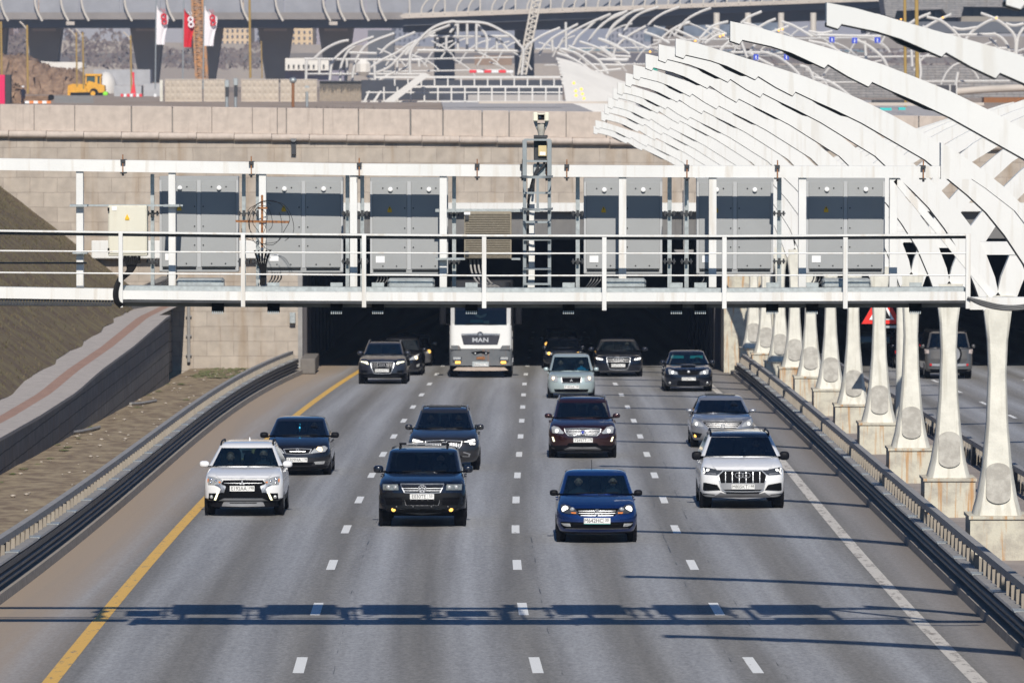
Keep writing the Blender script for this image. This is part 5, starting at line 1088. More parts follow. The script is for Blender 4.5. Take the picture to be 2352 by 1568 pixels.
def text_mb(s, size, c, y, xs=1.0, ext=.002):       # text mesh centred at c=(x,z), facing -Y
    cu = bpy.data.curves.new('txt', 'FONT'); cu.body = s; cu.size = size; cu.extrude = ext; cu.align_x = 'CENTER'; cu.align_y = 'CENTER'; cu.offset = .0 if size < .2 else .004
    cu.resolution_u = 3
    o = bpy.data.objects.new('txt', cu); COL.objects.link(o)
    me = bpy.data.meshes.new_from_object(o.evaluated_get(bpy.context.evaluated_depsgraph_get()))
    vs = [(c[0] + v.co.x*xs, y - v.co.z, c[1] + v.co.y) for v in me.vertices]; fs = [tuple(p.vertices) for p in me.polygons]
    bpy.data.objects.remove(o); bpy.data.curves.remove(cu); bpy.data.meshes.remove(me)
    return vs, fs
def plate(t, x, z, y, txt, reg, wd=.52):
    h = wd*.215; k = wd/.52
    mb = MB(); mb.box(x-wd/2, x+wd/2, y-.012, y+.03, z-h/2, z+h/2); p = mb.build('number_plate', M_plate, t, world=False, bevel=.003)
    mb = MB(); mb.add(*text_mb(txt, .108*k, (x-.07*k, z), y-.0135, .92)); mb.add(*text_mb(reg, .08*k, (x+.19*k, z+.012*k), y-.0135, .95))
    mb.box(x+.122*k, x+.125*k, y-.016, y-.012, z-h/2+.004, z+h/2-.004)
    mb.build('lettering', M_ink, p, world=False)
def vw(mb, x, z, y, r):
    mb.ring((x, y, z), r*.92, r*.1, 24, .01)
    for s in (-1, 1):
        for a, b in (((s*.38, .85), (0, .12)), ((s*.78, .42), (s*.36, -.8)), ((s*.36, -.8), (0, -.08))):
            mb.bar((x+a[0]*r, y-.004, z+a[1]*r), (x+b[0]*r, y-.004, z+b[1]*r), r*.15, .012, up=(0, 1, 0))
def rings4(mb, x, z, y, r):
    for k in range(4): mb.ring((x+(k-1.5)*r*1.42, y, z), r, r*.13, 20, .01)
def diamonds(mb, x, z, y, r):
    for a in (90, 210, 330):
        c = (x + r*.62*math.cos(R(a)), z + r*.62*math.sin(R(a))); pts = []
        for q_, rr in ((a, .62), (a+90, .36), (a+180, .62), (a+270, .36)): pts.append((c[0] + r*rr*math.cos(R(q_)), c[1] + r*rr*math.sin(R(q_))))
        mb.prism(pts, y-.012, y+.004)
def ironmark(mb, x, z, y, r):
    mb.ring((x, y, z), r, r*.2, 22, .012); mb.bar((x+r*.7, y-.004, z+r*.7), (x+r*1.45, y-.004, z+r*1.45), r*.3, .01, up=(0, 1, 0))

def car(s):
    """one vehicle from picture measurements in crop pixels: S px per metre, cx0 centre, cy0 tyre contact"""
    S, cx0, cy0 = s['S'], s['cx0'], s['cy0']; px, py = s['at']
    g = G(px, py); Y = g.y; A = HC / Y
    wd = s['w']/2; ov = s.get('ov', .85)
    def zz(cy, d=None): d = -ov+.05 if d is None else d; return -A*d + (cy0-cy)/S*(1+d/Y)
    f_ = s.get('lane', x2); yaw = math.atan(-(f_(Y+6)-f_(Y-6))/12) if not s.get('away') else math.atan(-(f_(Y+6)-f_(Y-6))/12)
    t = thing(s['name'], s['label'], s['cat'], W(g.x, Y, .004), (-math.atan(K), 0, yaw), s.get('group'))
    yw0, yw1 = s.get('yw', (.45, 1.2)); wb = s.get('wb', 2.65); suv = s.get('suv', True)
    zb = zz(s['bb']); zge = zz(s['ge']); zc = zz(s['wbm'], yw0); zt = zz(s['wt'], yw1); zr = zz(s['rt'], yw1+.75)
    gw0 = s['gb']/S*(1+yw0/Y)/.9; gw1 = s['gt']/S*(1+yw1/Y)/.9
    yr = wb + s.get('ro', .85); n_ = s.get('n', 2.7); Rc = s.get('R', .55)
    # (z, y front, half width, corner depth, y rear)
    z1 = max(zb+.08, .4)
    lo = [(zb, -ov+.13, wd*.9, Rc, yr-.15), (zb+.05, -ov+.05, wd*.945, Rc, yr-.05), (z1, -ov, wd*.985, Rc, yr), (lerp(z1, zge, .5), -ov+.01, wd, Rc*.98, yr), (zge-.035, -ov+.05, wd*.985, Rc*.95, yr-.01), (zge, -ov+.09, wd*.968, Rc*.93, yr-.02)]
    hh = zc - .015
    for k, (a, b, ww) in enumerate(((.12, .3, .955), (.3, .52, .94), (.52, .72, .92), (.74, .88, .9), (1, 1, .875))):
        lo.append((lerp(zge, hh, b), lerp(-ov+.09, yw0, a), wd*ww, lerp(Rc*.9, .45, a), yr - .03 - .06*a))
    yg = (wb+.55 if suv else wb+.05); yr1 = (yr-.35 if suv else wb-.1)
    up_ = []
    for k in range(5):
        a = k/4; up_.append((lerp(zc, zt, a), lerp(yw0, yw1, a), lerp(gw0, gw1, a) if k else gw0, lerp(.3, .26, a), lerp(yr-.12 if suv else yg+.15, yr1, a)))
    rf = [(lerp(zt, zr, .35), yw1+.08, gw1*.985, .27, yr1+.02), (lerp(zt, zr, .65), yw1+.18, gw1*.94, .27, yr1-.03), (lerp(zt, zr, .86), yw1+.32, gw1*.85, .26, yr1-.08), (lerp(zt, zr, .96), yw1+.46, gw1*.7, .24, yr1-.13), (zr, yw1+.58, gw1*.45, .2, yr1-.18)]
    us = [0, .12, .25, .4, .55, .68, .79, .87, .9, .935, .965, .985, .996, 1.0]; sf = [.05, .4, .45, .82, .97]
    def ring(lv, n=n_):
        z, yf, w_, r, y2 = lv; fr = [(u*w_, yf + r*(1-(1-u**n)**(1/n)), z) for u in us]
        r2 = .45; yA, yB = yf+r, y2-r2; sd = [(w_, lerp(yA, yB, q_), z) for q_ in sf]
        bk = [(u*w_, y2 - r2*(1-(1-u**n)**(1/n)), z) for u in reversed(us)]
        half = fr + sd + bk                                # centre front -> centre rear on +x
        return half + [(-x, y, z) for x, y, z in reversed(half[1:-1])]
    nh = len(us)*2 + len(sf); N_ = 2*nh - 2
    def col(i): return i if i < nh else N_ - i
    iw = us.index(.9)
    levels = lo + up_ + rf; rings = [ring(l, n_ if i < len(lo) else 3.2) for i, l in enumerate(levels)]
    body = MB(); glassm = MB(); side = MB(); roofp = MB()
    V = [p for r_ in rings for p in r_]
    def isg(j, i):
        a = col(i); b = col((i+1) % N_); a, b = min(a, b), max(a, b)
        if not (len(lo) <= j < len(lo)+4): return 0
        if b <= iw: return 1
        nf = len(us)
        if a >= nf and b <= nf+1: return 2
        if a >= nf+2 and b <= nf+3: return 2
        if a == nf+3 and b == nf+4 and suv: return 0
        if a >= nf+len(sf)+(len(us)-1-iw): return 3
        return 0
    fs = {0: [], 1: [], 2: [], 3: []}
    for j in range(len(levels)-1):
        for i in range(N_):
            fs[isg(j, i)].append((j*N_+i, j*N_+(i+1) % N_, (j+1)*N_+(i+1) % N_, (j+1)*N_+i))
    yc_ = (levels[-1][1] + levels[-1][4])/2
    body.add(V + [(0, yc_, zr+.004)], fs[0] + [((len(levels)-1)*N_+i, (len(levels)-1)*N_+(i+1) % N_, len(V)) for i in range(N_)] + [tuple(range(N_))])
    PM = s['paint']
    bo = body.build('body', PM, t, smooth=True, ang=38, world=False)
    def sub(fl, name, m):
        if not fl: return
        ids = sorted({i for f in fl for i in f}); mp = {v: k for k, v in enumerate(ids)}
        mb = MB(); mb.add([V[i] for i in ids], [tuple(mp[i] for i in f) for f in fl]); return mb.build(name, m, t, smooth=True, ang=50, world=False)
    sub(fs[1], 'windscreen', s.get('glass', M_glass)); sub(fs[2], 'side_window', M_glass); sub(fs[3], 'rear_window', M_clear if s.get('glass') else M_glass)
    if s.get('roof'):                                      # differently coloured roof skin
        mb = MB(); k0 = len(lo)+len(up_)-1; kk = len(levels)-k0
        vs = [(x*.985, y, z+.006) for r_ in rings[k0:] for x, y, z in r_]; mb.add(vs + [(0, yc_, zr+.012)], [(j*N_+i, j*N_+(i+1) % N_, (j+1)*N_+(i+1) % N_, (j+1)*N_+i) for j in range(kk-1) for i in range(N_)] + [((kk-1)*N_+i, (kk-1)*N_+(i+1) % N_, len(vs)) for i in range(N_)])
        mb.build('roof', s['roof'], t, smooth=True, world=False)
    # front surface lookup
    def front(x, z, tab=lo):
        x = abs(x); L = tab
        if z <= L[0][0]: l = L[0]
        elif z >= L[-1][0]: l = L[-1]
        else:
            for a, b in zip(L, L[1:]):
                if z <= b[0]: q_ = (z-a[0])/max(1e-6, b[0]-a[0]); l = [lerp(a[k], b[k], q_) for k in range(5)]; break
        u = min(.999, x/l[2]); return l[1] + l[3]*(1-(1-u**n_)**(1/n_))
    def conv(pts, absx=False): return [(p[0]/S*(1-ov/Y), zz(p[1])) for p in pts]
    def patch(poly, m, name, off=.012, par=None, tab=lo, dep=.04, smooth=False, yfun=None):
        tri = tessellate_polygon([[Vector((x, z, 0)) for x, z in poly]]); vs = [tuple(p) for p in poly]; fs_ = [tuple(q_) for q_ in tri]
        bm = bmesh.new(); bv = [bm.verts.new((x, 0, z)) for x, z in vs]
        for q_ in fs_:
            try: bm.faces.new([bv[i] for i in q_])
            except ValueError: pass
        for _ in range(4):
            lg = [e for e in bm.edges if e.calc_length() > .075]
            if not lg: break
            bmesh.ops.subdivide_edges(bm, edges=lg, cuts=1); bmesh.ops.triangulate(bm, faces=bm.faces)
        bm.verts.ensure_lookup_table()
        be = [e for e in bm.edges if len(e.link_faces) == 1]
        yf_ = yfun or (lambda x, z: front(x, z, tab))
        mb = MB(); n = len(bm.verts); bm.verts.index_update()
        mb.v = [(v.co.x, yf_(v.co.x, v.co.z)-off, v.co.z) for v in bm.verts] + [(v.co.x, yf_(v.co.x, v.co.z)-off+dep, v.co.z) for v in bm.verts]
        mb.f = [tuple(v.index for v in f.verts) for f in bm.faces]
        for e in be: a, b = e.verts[0].index, e.verts[1].index; mb.f.append((a, b, b+n, a+n))
        bm.free(); return mb.build(name, m, par or t, smooth=smooth, ang=50, world=False)
    P_ = {'x': 0}
    def mir(pts): return [(-x, y) for x, y in pts]
    # interior: dashboard, seats, rear bench
    mb = MB(); n2 = 14; zf = zc - .03
    mb.add([(x*gw0*.98, y, zf) for x, y in ((-1, yw0+.25), (-.6, yw0+.06), (.6, yw0+.06), (1, yw0+.25), (1, yg-.2), (-1, yg-.2))], [tuple(range(6))]); mb.build('dashboard', M_inter, t, world=False)
    sx = min(.38, gw0*.47); sy = yw0+1.05; zs = zt - .1
    for x in (-sx, sx): mb = MB(); mb.ell((x, sy+.1, zc+.08), .24, .1, .32, 12, 8, .6); mb.ell((x, sy+.1, min(zs, zc+.5)-.06), .13, .06, .13, 12, 8, .6); mb.build('seat', M_inter, t, smooth=True, world=False)
    for x in (-sx, 0, sx): mb = MB(); mb.ell((x, sy+1.0, zc+.08), .13, .06, .14, 10, 6, .6); mb.build('head_restraint', M_inter, t, smooth=True, world=False)
    mb = MB(); mb.ring((sx, yw0+.5, zc+.04), .18, .016, 20); mb.build('steering_wheel', M_plast, t, world=False)
    mb = MB(); mb.cbox((0, yw1-.02+.12, zt-.09), .22, .03, .07); mb.build('mirror', M_plast, t, world=False, bevel=.01)
    # wheels
    wr = s.get('wr', .35); tw = s.get('tw', .225)
    for yy in (0, wb):
        for sd_ in (-1, 1):
            xc = sd_*(wd - tw/2 - .006); mb = MB()
            prof = [(-tw/2, wr*.62), (-tw/2, wr*.93), (-tw/2+.03, wr*.99), (-tw*.3, wr), (tw*.3, wr), (tw/2-.03, wr*.99), (tw/2, wr*.93), (tw/2, wr*.62)]
            n = 28
            for dx, r_ in prof: mb.v += [(xc+dx, yy+r_*math.cos(2*math.pi*k/n), wr+r_*math.sin(2*math.pi*k/n)) for k in range(n)]
            for j in range(len(prof)-1):
                for k in range(n): mb.f.append((j*n+k, j*n+(k+1) % n, (j+1)*n+(k+1) % n, (j+1)*n+k))
            wo = mb.build('wheel', M_tyre, t, smooth=True, world=False)
            mb = MB(); xo = xc+sd_*(tw/2-.012); mb.cyl((xo, yy, wr), wr*.64, .02, 'X', 20)
            mb.build('rim', M_rim, wo, world=False)
            mb = MB(); mb.cyl((sd_*(wd-.05), yy, wr+.02), wr+.06, .06, 'X', 28); mb.build('wheel_arch', s.get('arch', M_plast), t, world=False)
    # mirrors
    mx_, my_, mw, mh = s['mir']; d = yw0+.35
    zm = zz(my_, d)
    for sd_ in (-1, 1):
        x = mx_/S*(1+d/Y); mb = MB(); mb.ell((sd_*x, d, zm), mw/S/2, .09, mh/S/2, 16, 10, .7); mo = mb.build('wing_mirror', s.get('mirm', PM), t, smooth=True, world=False)
        mb = MB(); mb.bar((sd_*(x-mw/S*.35), d+.02, zm-mh/S*.35), (sd_*(gw0*.93), d-.03, zc+.0), .05, .04); mb.build('stalk', M_plast, mo, world=False)
    # bonnet as its own panel, with a gap to the wings
    hb = [(wd*.6, zge+.012), (wd*.69, lerp(zge, hh, .3)), (wd*.735, lerp(zge, hh, .6)), (wd*.76, hh-.008)]
    if yw0 > -.2: patch([(0, zge+.012)] + hb + [(-x, z) for x, z in reversed(hb)], PM, 'bonnet', off=.04, dep=.1, smooth=True)
    # wipers
    mb = MB()
    for a, b in ((-.55, -.05), (.05, .6)): mb.bar((a*gw0, front(a*gw0*.9, zc, lo+up_)-.02, zc+.012), (b*gw0, front(b*gw0*.9, zc+.02, lo+up_)-.02, zc+.03), .016)
    mb.build('wiper', M_plast, t, world=False)
    # measured front features: (kind, name, material, points, options)
    for ft in s['ft']:
        k, nm, m = ft[:3]; a = ft[3]; o_ = ft[4] if len(ft) > 4 else {}
        if k == 'S':            # symmetric outline given for the left half including centre ends
            pts = conv(a); patch(pts + [(-x, z) for x, z in reversed(pts) if abs(x) > 1e-6], m, nm, **o_)
        elif k == 'M':          # mirrored pair
            for q_ in (conv(a), [(-x, z) for x, z in conv(a)]): patch(q_, m, nm, **o_)
        elif k == 'L': patch(conv(a), m, nm, **o_)
        elif k == 'C' or k == 'C1':   # round lamp (mirrored unless C1)
            for cx, cy, r_ in a:
                for sd_ in ((1, -1) if k == 'C' else (1,)):
                    x, z, rr = cx/S*sd_*(1-ov/Y), zz(cy), r_/S; y = front(x, z); mb = MB(); mb.ell((x, y-.012, z), rr, .03, rr, 18, 10); mb.build(nm, m, t, smooth=True, world=False)
        elif k == 'B':          # horizontal bars: (half width, cy, half thickness)
            mb_par = None
            for hw_, cy, th in a: patch([(x, z) for x, z in conv([(-hw_, cy-th*.7), (hw_, cy-th*.7), (hw_, cy+th*.7), (-hw_, cy+th*.7)])], m, nm, **{**dict(off=.022, dep=.012), **o_})
        elif k == 'V':          # vertical bars: (cx, cy top, cy bottom, half thickness)
            for cx, c0, c1, th in a: patch(conv([(cx-th, c0), (cx+th, c0), (cx+th, c1), (cx-th, c1)]), m, nm, **{**dict(off=.024, dep=.012), **o_})
        elif k == 'F':          # frame around a symmetric outline
            pts = conv(a); pts = pts + [(-x, z) for x, z in reversed(pts) if abs(x) > 1e-6]; th = o_.get('th', .02); mb = MB(); n = len(pts)
            for i in range(n):
                p, q_ = pts[i], pts[(i+1) % n]; L_ = math.hypot(q_[0]-p[0], q_[1]-p[1]); k_ = max(1, int(L_/.1))
                for j in range(k_):
                    u0 = (lerp(p[0], q_[0], j/k_), lerp(p[1], q_[1], j/k_)); u1 = (lerp(p[0], q_[0], (j+1)/k_), lerp(p[1], q_[1], (j+1)/k_))
                    mb.bar((u0[0], front(*u0)-.02, u0[1]), (u1[0], front(*u1)-.02, u1[1]), th, .02, up=(0, 1, 0))
            mb.build(nm, m, t, world=False)
        elif k == 'E':          # emblem
            fn, cx, cy, r_ = a; x, z = cx/S, zz(cy); mb = MB(); fn(mb, x, z, front(x, z)-.045, r_/S); mb.build(nm, m, t, world=False)
        elif k == 'P':
            cx, cy, w_, txt, reg = a; x, z = cx/S, zz(cy); plate(t, x, z, front(abs(x)*.2, z)-.04, txt, reg, w_/S)
    # extras
    if s.get('rails'):
        for sd_ in (-1, 1):
            mb = MB(); x = sd_*gw1*.93; zr_ = lerp(zt, zr, .6)
            mb.tube(catmull([(x, yw1+.2, zr_-.01), (x*.98, yw1+.4, zr_+.06), (x*.96, yw1+1.0, zr_+.07), (x*.96, yr1-.3, zr_+.05), (x*.97, yr1-.1, zr_-.02)], 4), .02, 8); mb.build('roof_rail', s['rails'], t, smooth=True, world=False)
    if s.get('fin'): mb = MB(); mb.prism([(-.02, zr-.01), (.02, zr-.01), (.006, zr+.06), (-.006, zr+.06)], yr1-.4, yr1-.3); mb.build('roof_antenna', PM, t, world=False)
    if s.get('whip'): mb = MB(); mb.tube([(s['whip'], yr1-.2, zr-.03), (s['whip'], yr1+.1, zr+.16)], .006, 6); mb.build('roof_antenna', M_plast, t, world=False)
    if s.get('sunroof'):
        mb = MB(); mb.prism([(-gw1*.66, zr-.005), (gw1*.66, zr-.005), (gw1*.66, zr+.03), (-gw1*.66, zr+.03)], yw1+.5, yw1+1.2); mb.build('sunroof', M_lensd, t, world=False, bevel=.01)
    # door handle and sill on both sides
    for sd_ in (-1, 1):
        for yy in (1.35, 2.35): mb = MB(); mb.cbox((sd_*(wd*.965), yy, lerp(zge, zc, .35)), .05, .16, .03); mb.build('door_handle', PM, t, world=False, bevel=.008)
        mb = MB(); mb.box(min(sd_*wd*.9, sd_*wd*.99), max(sd_*wd*.9, sd_*wd*.99), .45, wb-.45, zb-.02, zb+.09); mb.build('sill', M_plast, t, world=False)
    # underbody and rear lamps
    mb = MB(); mb.box(-wd*.8, wd*.8, .3, wb+.4, .2, .3); mb.build('underbody', M_plast, t, world=False)
    for sd_ in (-1, 1): mb = MB(); mb.cbox((sd_*wd*.82, yr-.11, zge-.02), .2, .06, .16); mb.build('tail_lamp', M_redl, t, world=False, bevel=.02)
    s['_'] = dict(t=t, sx=sx, yw0=yw0, zc=zc, sy=sy, gw0=gw0, gw1=gw1, zt=zt, zr=zr, yw1=yw1, wd=wd, yr=yr, front=front, zz=zz)
    return t

# people behind the wheel: one continuous skinned body each, with a head, hair and jacket
def skin_mesh(verts, edges, radii):
    me = bpy.data.meshes.new('body'); me.from_pydata(verts, edges, []); o = bpy.data.objects.new('body', me); COL.objects.link(o)
    md = o.modifiers.new('s', 'SKIN'); md.use_smooth_shade = True; sk = me.skin_vertices[0].data
    for i, r_ in enumerate(radii): sk[i].radius = (r_, r_) if not isinstance(r_, tuple) else r_
    sk[0].use_root = True; o.modifiers.new('ss', 'SUBSURF').levels = 1
    bpy.context.view_layer.update()
    m2 = bpy.data.meshes.new_from_object(o.evaluated_get(bpy.context.evaluated_depsgraph_get())); bpy.data.objects.remove(o); bpy.data.meshes.remove(me)
    return m2
def sitting_meshes():
    v = [(0, .08, -.62), (0, .1, -.35), (0, .08, -.1), (0, .06, .06), (0, .05, .13), (0, .04, .2), (-.17, .07, -.03), (-.22, -.04, -.27), (-.16, -.33, -.16), (-.13, -.4, -.13), (.17, .07, -.03), (.22, -.04, -.27), (.16, -.33, -.16), (.13, -.4, -.13)]
    v += [(-.3*0-.1, -.43, -.11), (-.115, -.435, -.145), (.1, -.43, -.11), (.115, -.435, -.145)]
    e = [(0, 1), (1, 2), (2, 3), (3, 4), (4, 5), (2, 6), (6, 7), (7, 8), (8, 9), (2, 10), (10, 11), (11, 12), (12, 13), (9, 14), (9, 15), (13, 16), (13, 17)]
    r = [(.17, .12), (.16, .11), (.17, .11), .05, .055, .05, .07, .05, .036, .032, .07, .05, .036, .032, .012, .012, .012, .012]
    return skin_mesh(v, e, r)
BODY = sitting_meshes()
def person(cspec, side, lab, hat=False, hair=M_hair, jacket=M_cloth, dz=0.0, hands=True):
    c = cspec['_']; m = c['t'].matrix_basis.copy() if False else (Matrix.Translation(c['t'].location) @ c['t'].rotation_euler.to_matrix().to_4x4())
    loc = m @ Vector((side*c['sx'], c['sy']-.12, c['zc'] + .02 + dz))
    o = bpy.data.objects.new('person', BODY.copy()); COL.objects.link(o); o.location = loc; o.rotation_euler = c['t'].rotation_euler
    o.data.materials.clear(); o.data.materials.append(jacket); o.data.materials.append(M_skin)
    for f in o.data.polygons: f.material_index = 1 if f.center.y < -.33 else 0
    tag(o, lab, 'person'); BASE[o.name] = loc
    mb = MB(); mb.ell((0, .035, .235), .078, .098, .112, 16, 12); mb.ell((0, -.07, .215), .014, .02, .022, 8, 6)
    for s_ in (-1, 1): mb.ell((s_*.08, .04, .225), .012, .02, .03, 8, 6)
    mb.build('head', M_skin, o, smooth=True, world=False)
    mb = MB()
    for s_ in (-1, 1): mb.ell((s_*.032, -.055, .25), .013, .008, .008, 8, 6)
    mb.bar((-.025, -.062, .178), (.025, -.062, .178), .008); mb.build('eyes', M_hair, o, world=False)
    mb = MB(); mb.ell((0, .06, .285 if not hat else .295), .088, .1, .082 if not hat else .085, 16, 10); mb.build('hat' if hat else 'hair', M_wool if hat else hair, o, smooth=True, world=False)
    mb = MB(); mb.ell((0, .09, -.22), .235, .15, .3, 18, 12, .8)
    for s_ in (-1, 1): mb.tube(catmull([(s_*.17, .07, -.03), (s_*.23, -.04, -.27), (s_*.17, -.3, -.18)], 4), [.08]*4 + [.062]*4 + [.05], 10)
    mb.build('jacket', jacket, o, smooth=True, world=False)
    return o
NB = {}
M_bigrille = mat('grille_mesh', (.006, .006, .007), .6, 0, spec=.05, var=.5, scale=60)
cars = {}
def add(k, **s): cars[k] = s; car(s); return s
# 1 white crossover, left lane
add('asx', name='crossover', cat='car', at=(562, 1182), S=762, cx0=852, cy0=1400, w=1.81, wb=2.67, lane=mid(xY, x1, .5),
    label='white crossover with black and chrome X shaped nose in the lane beside the yellow line', paint=paintm('white', (.8, .8, .8), rough=.25), rails=M_plast, fin=1,
    rt=125, wt=240, wbm=555, gt=440, gb=575, ge=780, bb=1180, mir=(722, 520, 170, 115), yw=(.35, 1.15), wr=.34, glass=M_clear,
    ft=[('S', 'lower_cladding', M_plast, [(0, 1185), (-560, 1165), (-655, 1180), (-640, 1245), (-500, 1275), (0, 1280)], {'off': .03}),
        ('S', 'grille', M_grille, [(0, 795), (-345, 800), (-385, 860), (-330, 905), (-350, 1015), (-420, 1025), (-600, 1030), (-608, 1150), (-440, 1165), (-330, 1112), (0, 1112)]),
        ('M', 'headlight', M_lens, [(-628, 742), (-520, 750), (-360, 795), (-385, 850), (-435, 878), (-615, 882)], {'off': .02}),
        ('C', 'lamp', mat('lamp_reflector', (.8, .82, .85), .08, .9), [(-560, 800, 34), (-475, 820, 26), (-560, 850, 24)]),
        ('M', 'indicator', M_ambu, [(-628, 780), (-605, 782), (-608, 840), (-626, 838)], {'off': .026}), ('M', 'indicator', M_ambu, [(-425, 820), (-385, 830), (-400, 850), (-425, 850)], {'off': .026}),
        ('M', 'chrome_wing', M_chrome, [(-490, 882), (-385, 868), (-298, 906), (-330, 1015), (-410, 1008), (-385, 945), (-425, 905)], {'off': .03}),
        ('B', 'grille_bar', M_chrome, [(330, 850, 5)]),
        ('M', 'running_light', M_drl, [(-512, 1150), (-455, 1022), (-425, 1022), (-475, 1152)], {'off': .03}), ('C', 'fog_lamp', M_lens, [(-550, 1092, 33)]),
        ('S', 'skid_plate', M_silver, [(0, 1165), (-290, 1165), (-345, 1185), (-375, 1255), (0, 1262)], {'off': .045}), ('B', 'skid_slot', M_plast, [(235, 1197, 9)], {'off': .055}),
        ('E', 'emblem', M_embl, (diamonds, -16, 850, 42)), ('P', 'number_plate', None, (-14, 943, 425, 'E192AA', '198'))])
# 2 dark sedan behind it
add('gentra', name='sedan', cat='car', at=(686, 1089), S=290, cx0=865, cy0=597, w=1.72, wb=2.6, suv=False, lane=mid(xY, x1, .5), ro=.9,
    label='dark grey blue sedan half hidden behind the white crossover with warm headlights on', paint=paintm('midnight', (.012, .012, .016), .4, .25), rt=158, wt=197, wbm=305, gt=168, gb=205, ge=405, bb=560, mir=(268, 300, 62, 45), mirm=M_plast, yw=(.3, 1.15), wr=.31,
    ft=[('S', 'grille', M_grille, [(0, 403), (-105, 407), (-88, 440), (0, 446)]), ('F', 'grille_frame', M_chrome, [(0, 403), (-105, 407), (-88, 440), (0, 446)], {'th': .018}), ('B', 'grille_bar', M_chrome, [(60, 424, 2)]),
        ('M', 'headlight', M_lens, [(-95, 440), (-128, 402), (-200, 384), (-228, 400), (-208, 428)], {'off': .02}), ('C', 'lamp', M_onw, [(-165, 412, 22)]),
        ('S', 'lower_grille', M_grille, [(0, 508), (-120, 508), (-105, 530), (0, 532)]), ('M', 'fog_lamp', M_lens, [(-125, 502), (-208, 498), (-200, 520), (-135, 522)], {'off': .02}),
        ('S', 'bumper_shade', M_plast, [(0, 540), (-235, 535), (-225, 560), (0, 566)], {'off': .02}), ('E', 'emblem', M_embl, (lambda mb, x, z, y, r: mb.ring((x, y, z), r, r*.3, 16), 0, 412, 9)), ('P', 'number_plate', None, (-3, 487, 156, 'E309HA', '178'))])
# 3 black off-roader with roof bar
add('touareg', name='off_roader', cat='car', at=(971, 1207), S=743, cx0=868, cy0=1470, w=1.93, wb=2.85, lane=mid(x1, x2, .5), R=.5,
    label='black off roader with silver roof crossbar and amber fog lamps in the second lane', paint=paintm('black', (.006, .008, .016), .3, .22), rt=192, wt=272, wbm=592, gt=500, gb=560, ge=795, bb=1255, mir=(733, 545, 168, 125), yw=(.4, 1.15), wr=.37, tw=.27,
    ft=[('S', 'bumper', mat('worn_black_bumper', (.008, .009, .011), .6, var=.2, spec=.12), [(0, 935), (-300, 935), (-640, 940), (-690, 1010), (-690, 1120), (-560, 1240), (0, 1300)], {'off': .012}),
        ('S', 'grille', M_grille, [(0, 790), (-352, 790), (-290, 930), (0, 938)], {'off': .02}), ('F', 'grille_frame', M_chrome, [(0, 790), (-352, 790), (-330, 850), (-290, 928), (0, 938)], {'th': .022}),
        ('B', 'grille_bar', M_chrome, [(330, 815, 7), (315, 858, 7), (298, 895, 7)]), ('M', 'headlight', mat('hazy_lens', (.2, .22, .22), .15, .2, var=.4, scale=14), [(-652, 800), (-400, 795), (-385, 887), (-645, 892)], {'off': .02}),
        ('C', 'lamp', M_lens, [(-440, 845, 34), (-555, 845, 36)]), ('E', 'emblem', M_embl, (vw, 0, 866, 66)), ('P', 'number_plate', None, (-3, 992, 392, 'E030TE', '53')),
        ('S', 'lower_grille', M_grille, [(0, 1048), (-285, 1045), (-270, 1135), (0, 1137)], {'off': .03}), ('F', 'lower_frame', M_silver, [(0, 1056), (-285, 1054), (-265, 1133), (0, 1137)], {'th': .012}),
        ('M', 'intake', M_grille, [(-612, 1010), (-335, 1012), (-325, 1125), (-585, 1128)], {'off': .03}), ('B', 'intake_bar', M_plast, [(600, 1060, 6)], {'off': .034, 'dep': .02}),
        ('C', 'fog_lamp', M_amb, [(-470, 1207, 36)]), ('C', 'parking_sensor', M_silver, [(-150, 1155, 12), (-420, 1157, 12)])])
# 4 grey SUV behind it
add('xc60', name='suv', cat='car', at=(1020, 1078), S=300, cx0=838, cy0=1330, w=1.90, wb=2.87, lane=mid(x1, x2, .5),
    label='dark grey SUV with vertical chrome grille slats behind the black off roader', paint=paintm('slate', (.035, .033, .035), .5, .28), rails=M_silver, rt=830, wt=880, wbm=1003, gt=178, gb=215, ge=1102, bb=1275, mir=(285, 992, 58, 46), yw=(.35, 1.2), wr=.36, tw=.24, sunroof=1,
    ft=[('S', 'grille', M_grille, [(0, 1098), (-145, 1104), (-140, 1140), (-122, 1160), (0, 1172)], {'off': .02}), ('F', 'grille_frame', M_chrome, [(0, 1098), (-145, 1104), (-140, 1140), (-122, 1160), (0, 1174)], {'th': .02}),
        ('V', 'grille_slat', M_chrome, [(x, 1106, 1160 if abs(x) < 110 else 1150, 1.9) for x in range(-130, 131, 13) if abs(x) > 15]), ('E', 'emblem', M_embl, (ironmark, 0, 1133, 20)),
        ('M', 'headlight', M_lensd, [(-268, 1088), (-240, 1085), (-150, 1108), (-195, 1135), (-258, 1140)], {'off': .02}), ('M', 'lamp', M_on, [(-245, 1092), (-215, 1096), (-160, 1110), (-200, 1114), (-250, 1108)], {'off': .03}), ('M', 'lamp', M_on, [(-250, 1120), (-205, 1120), (-210, 1132), (-250, 1133)], {'off': .03}),
        ('S', 'lower_grille', M_grille, [(0, 1205), (-120, 1205), (-150, 1235), (0, 1240)]), ('M', 'trim', M_silver, [(-215, 1205), (-160, 1190), (-155, 1196), (-200, 1210), (-195, 1225), (-150, 1222), (-150, 1228), (-205, 1232)], {'off': .02}),
        ('S', 'skid_plate', M_silver, [(0, 1258), (-110, 1255), (-130, 1270), (0, 1278)], {'off': .03}), ('P', 'number_plate', None, (0, 1192, 156, 'O274XB', '178'))])
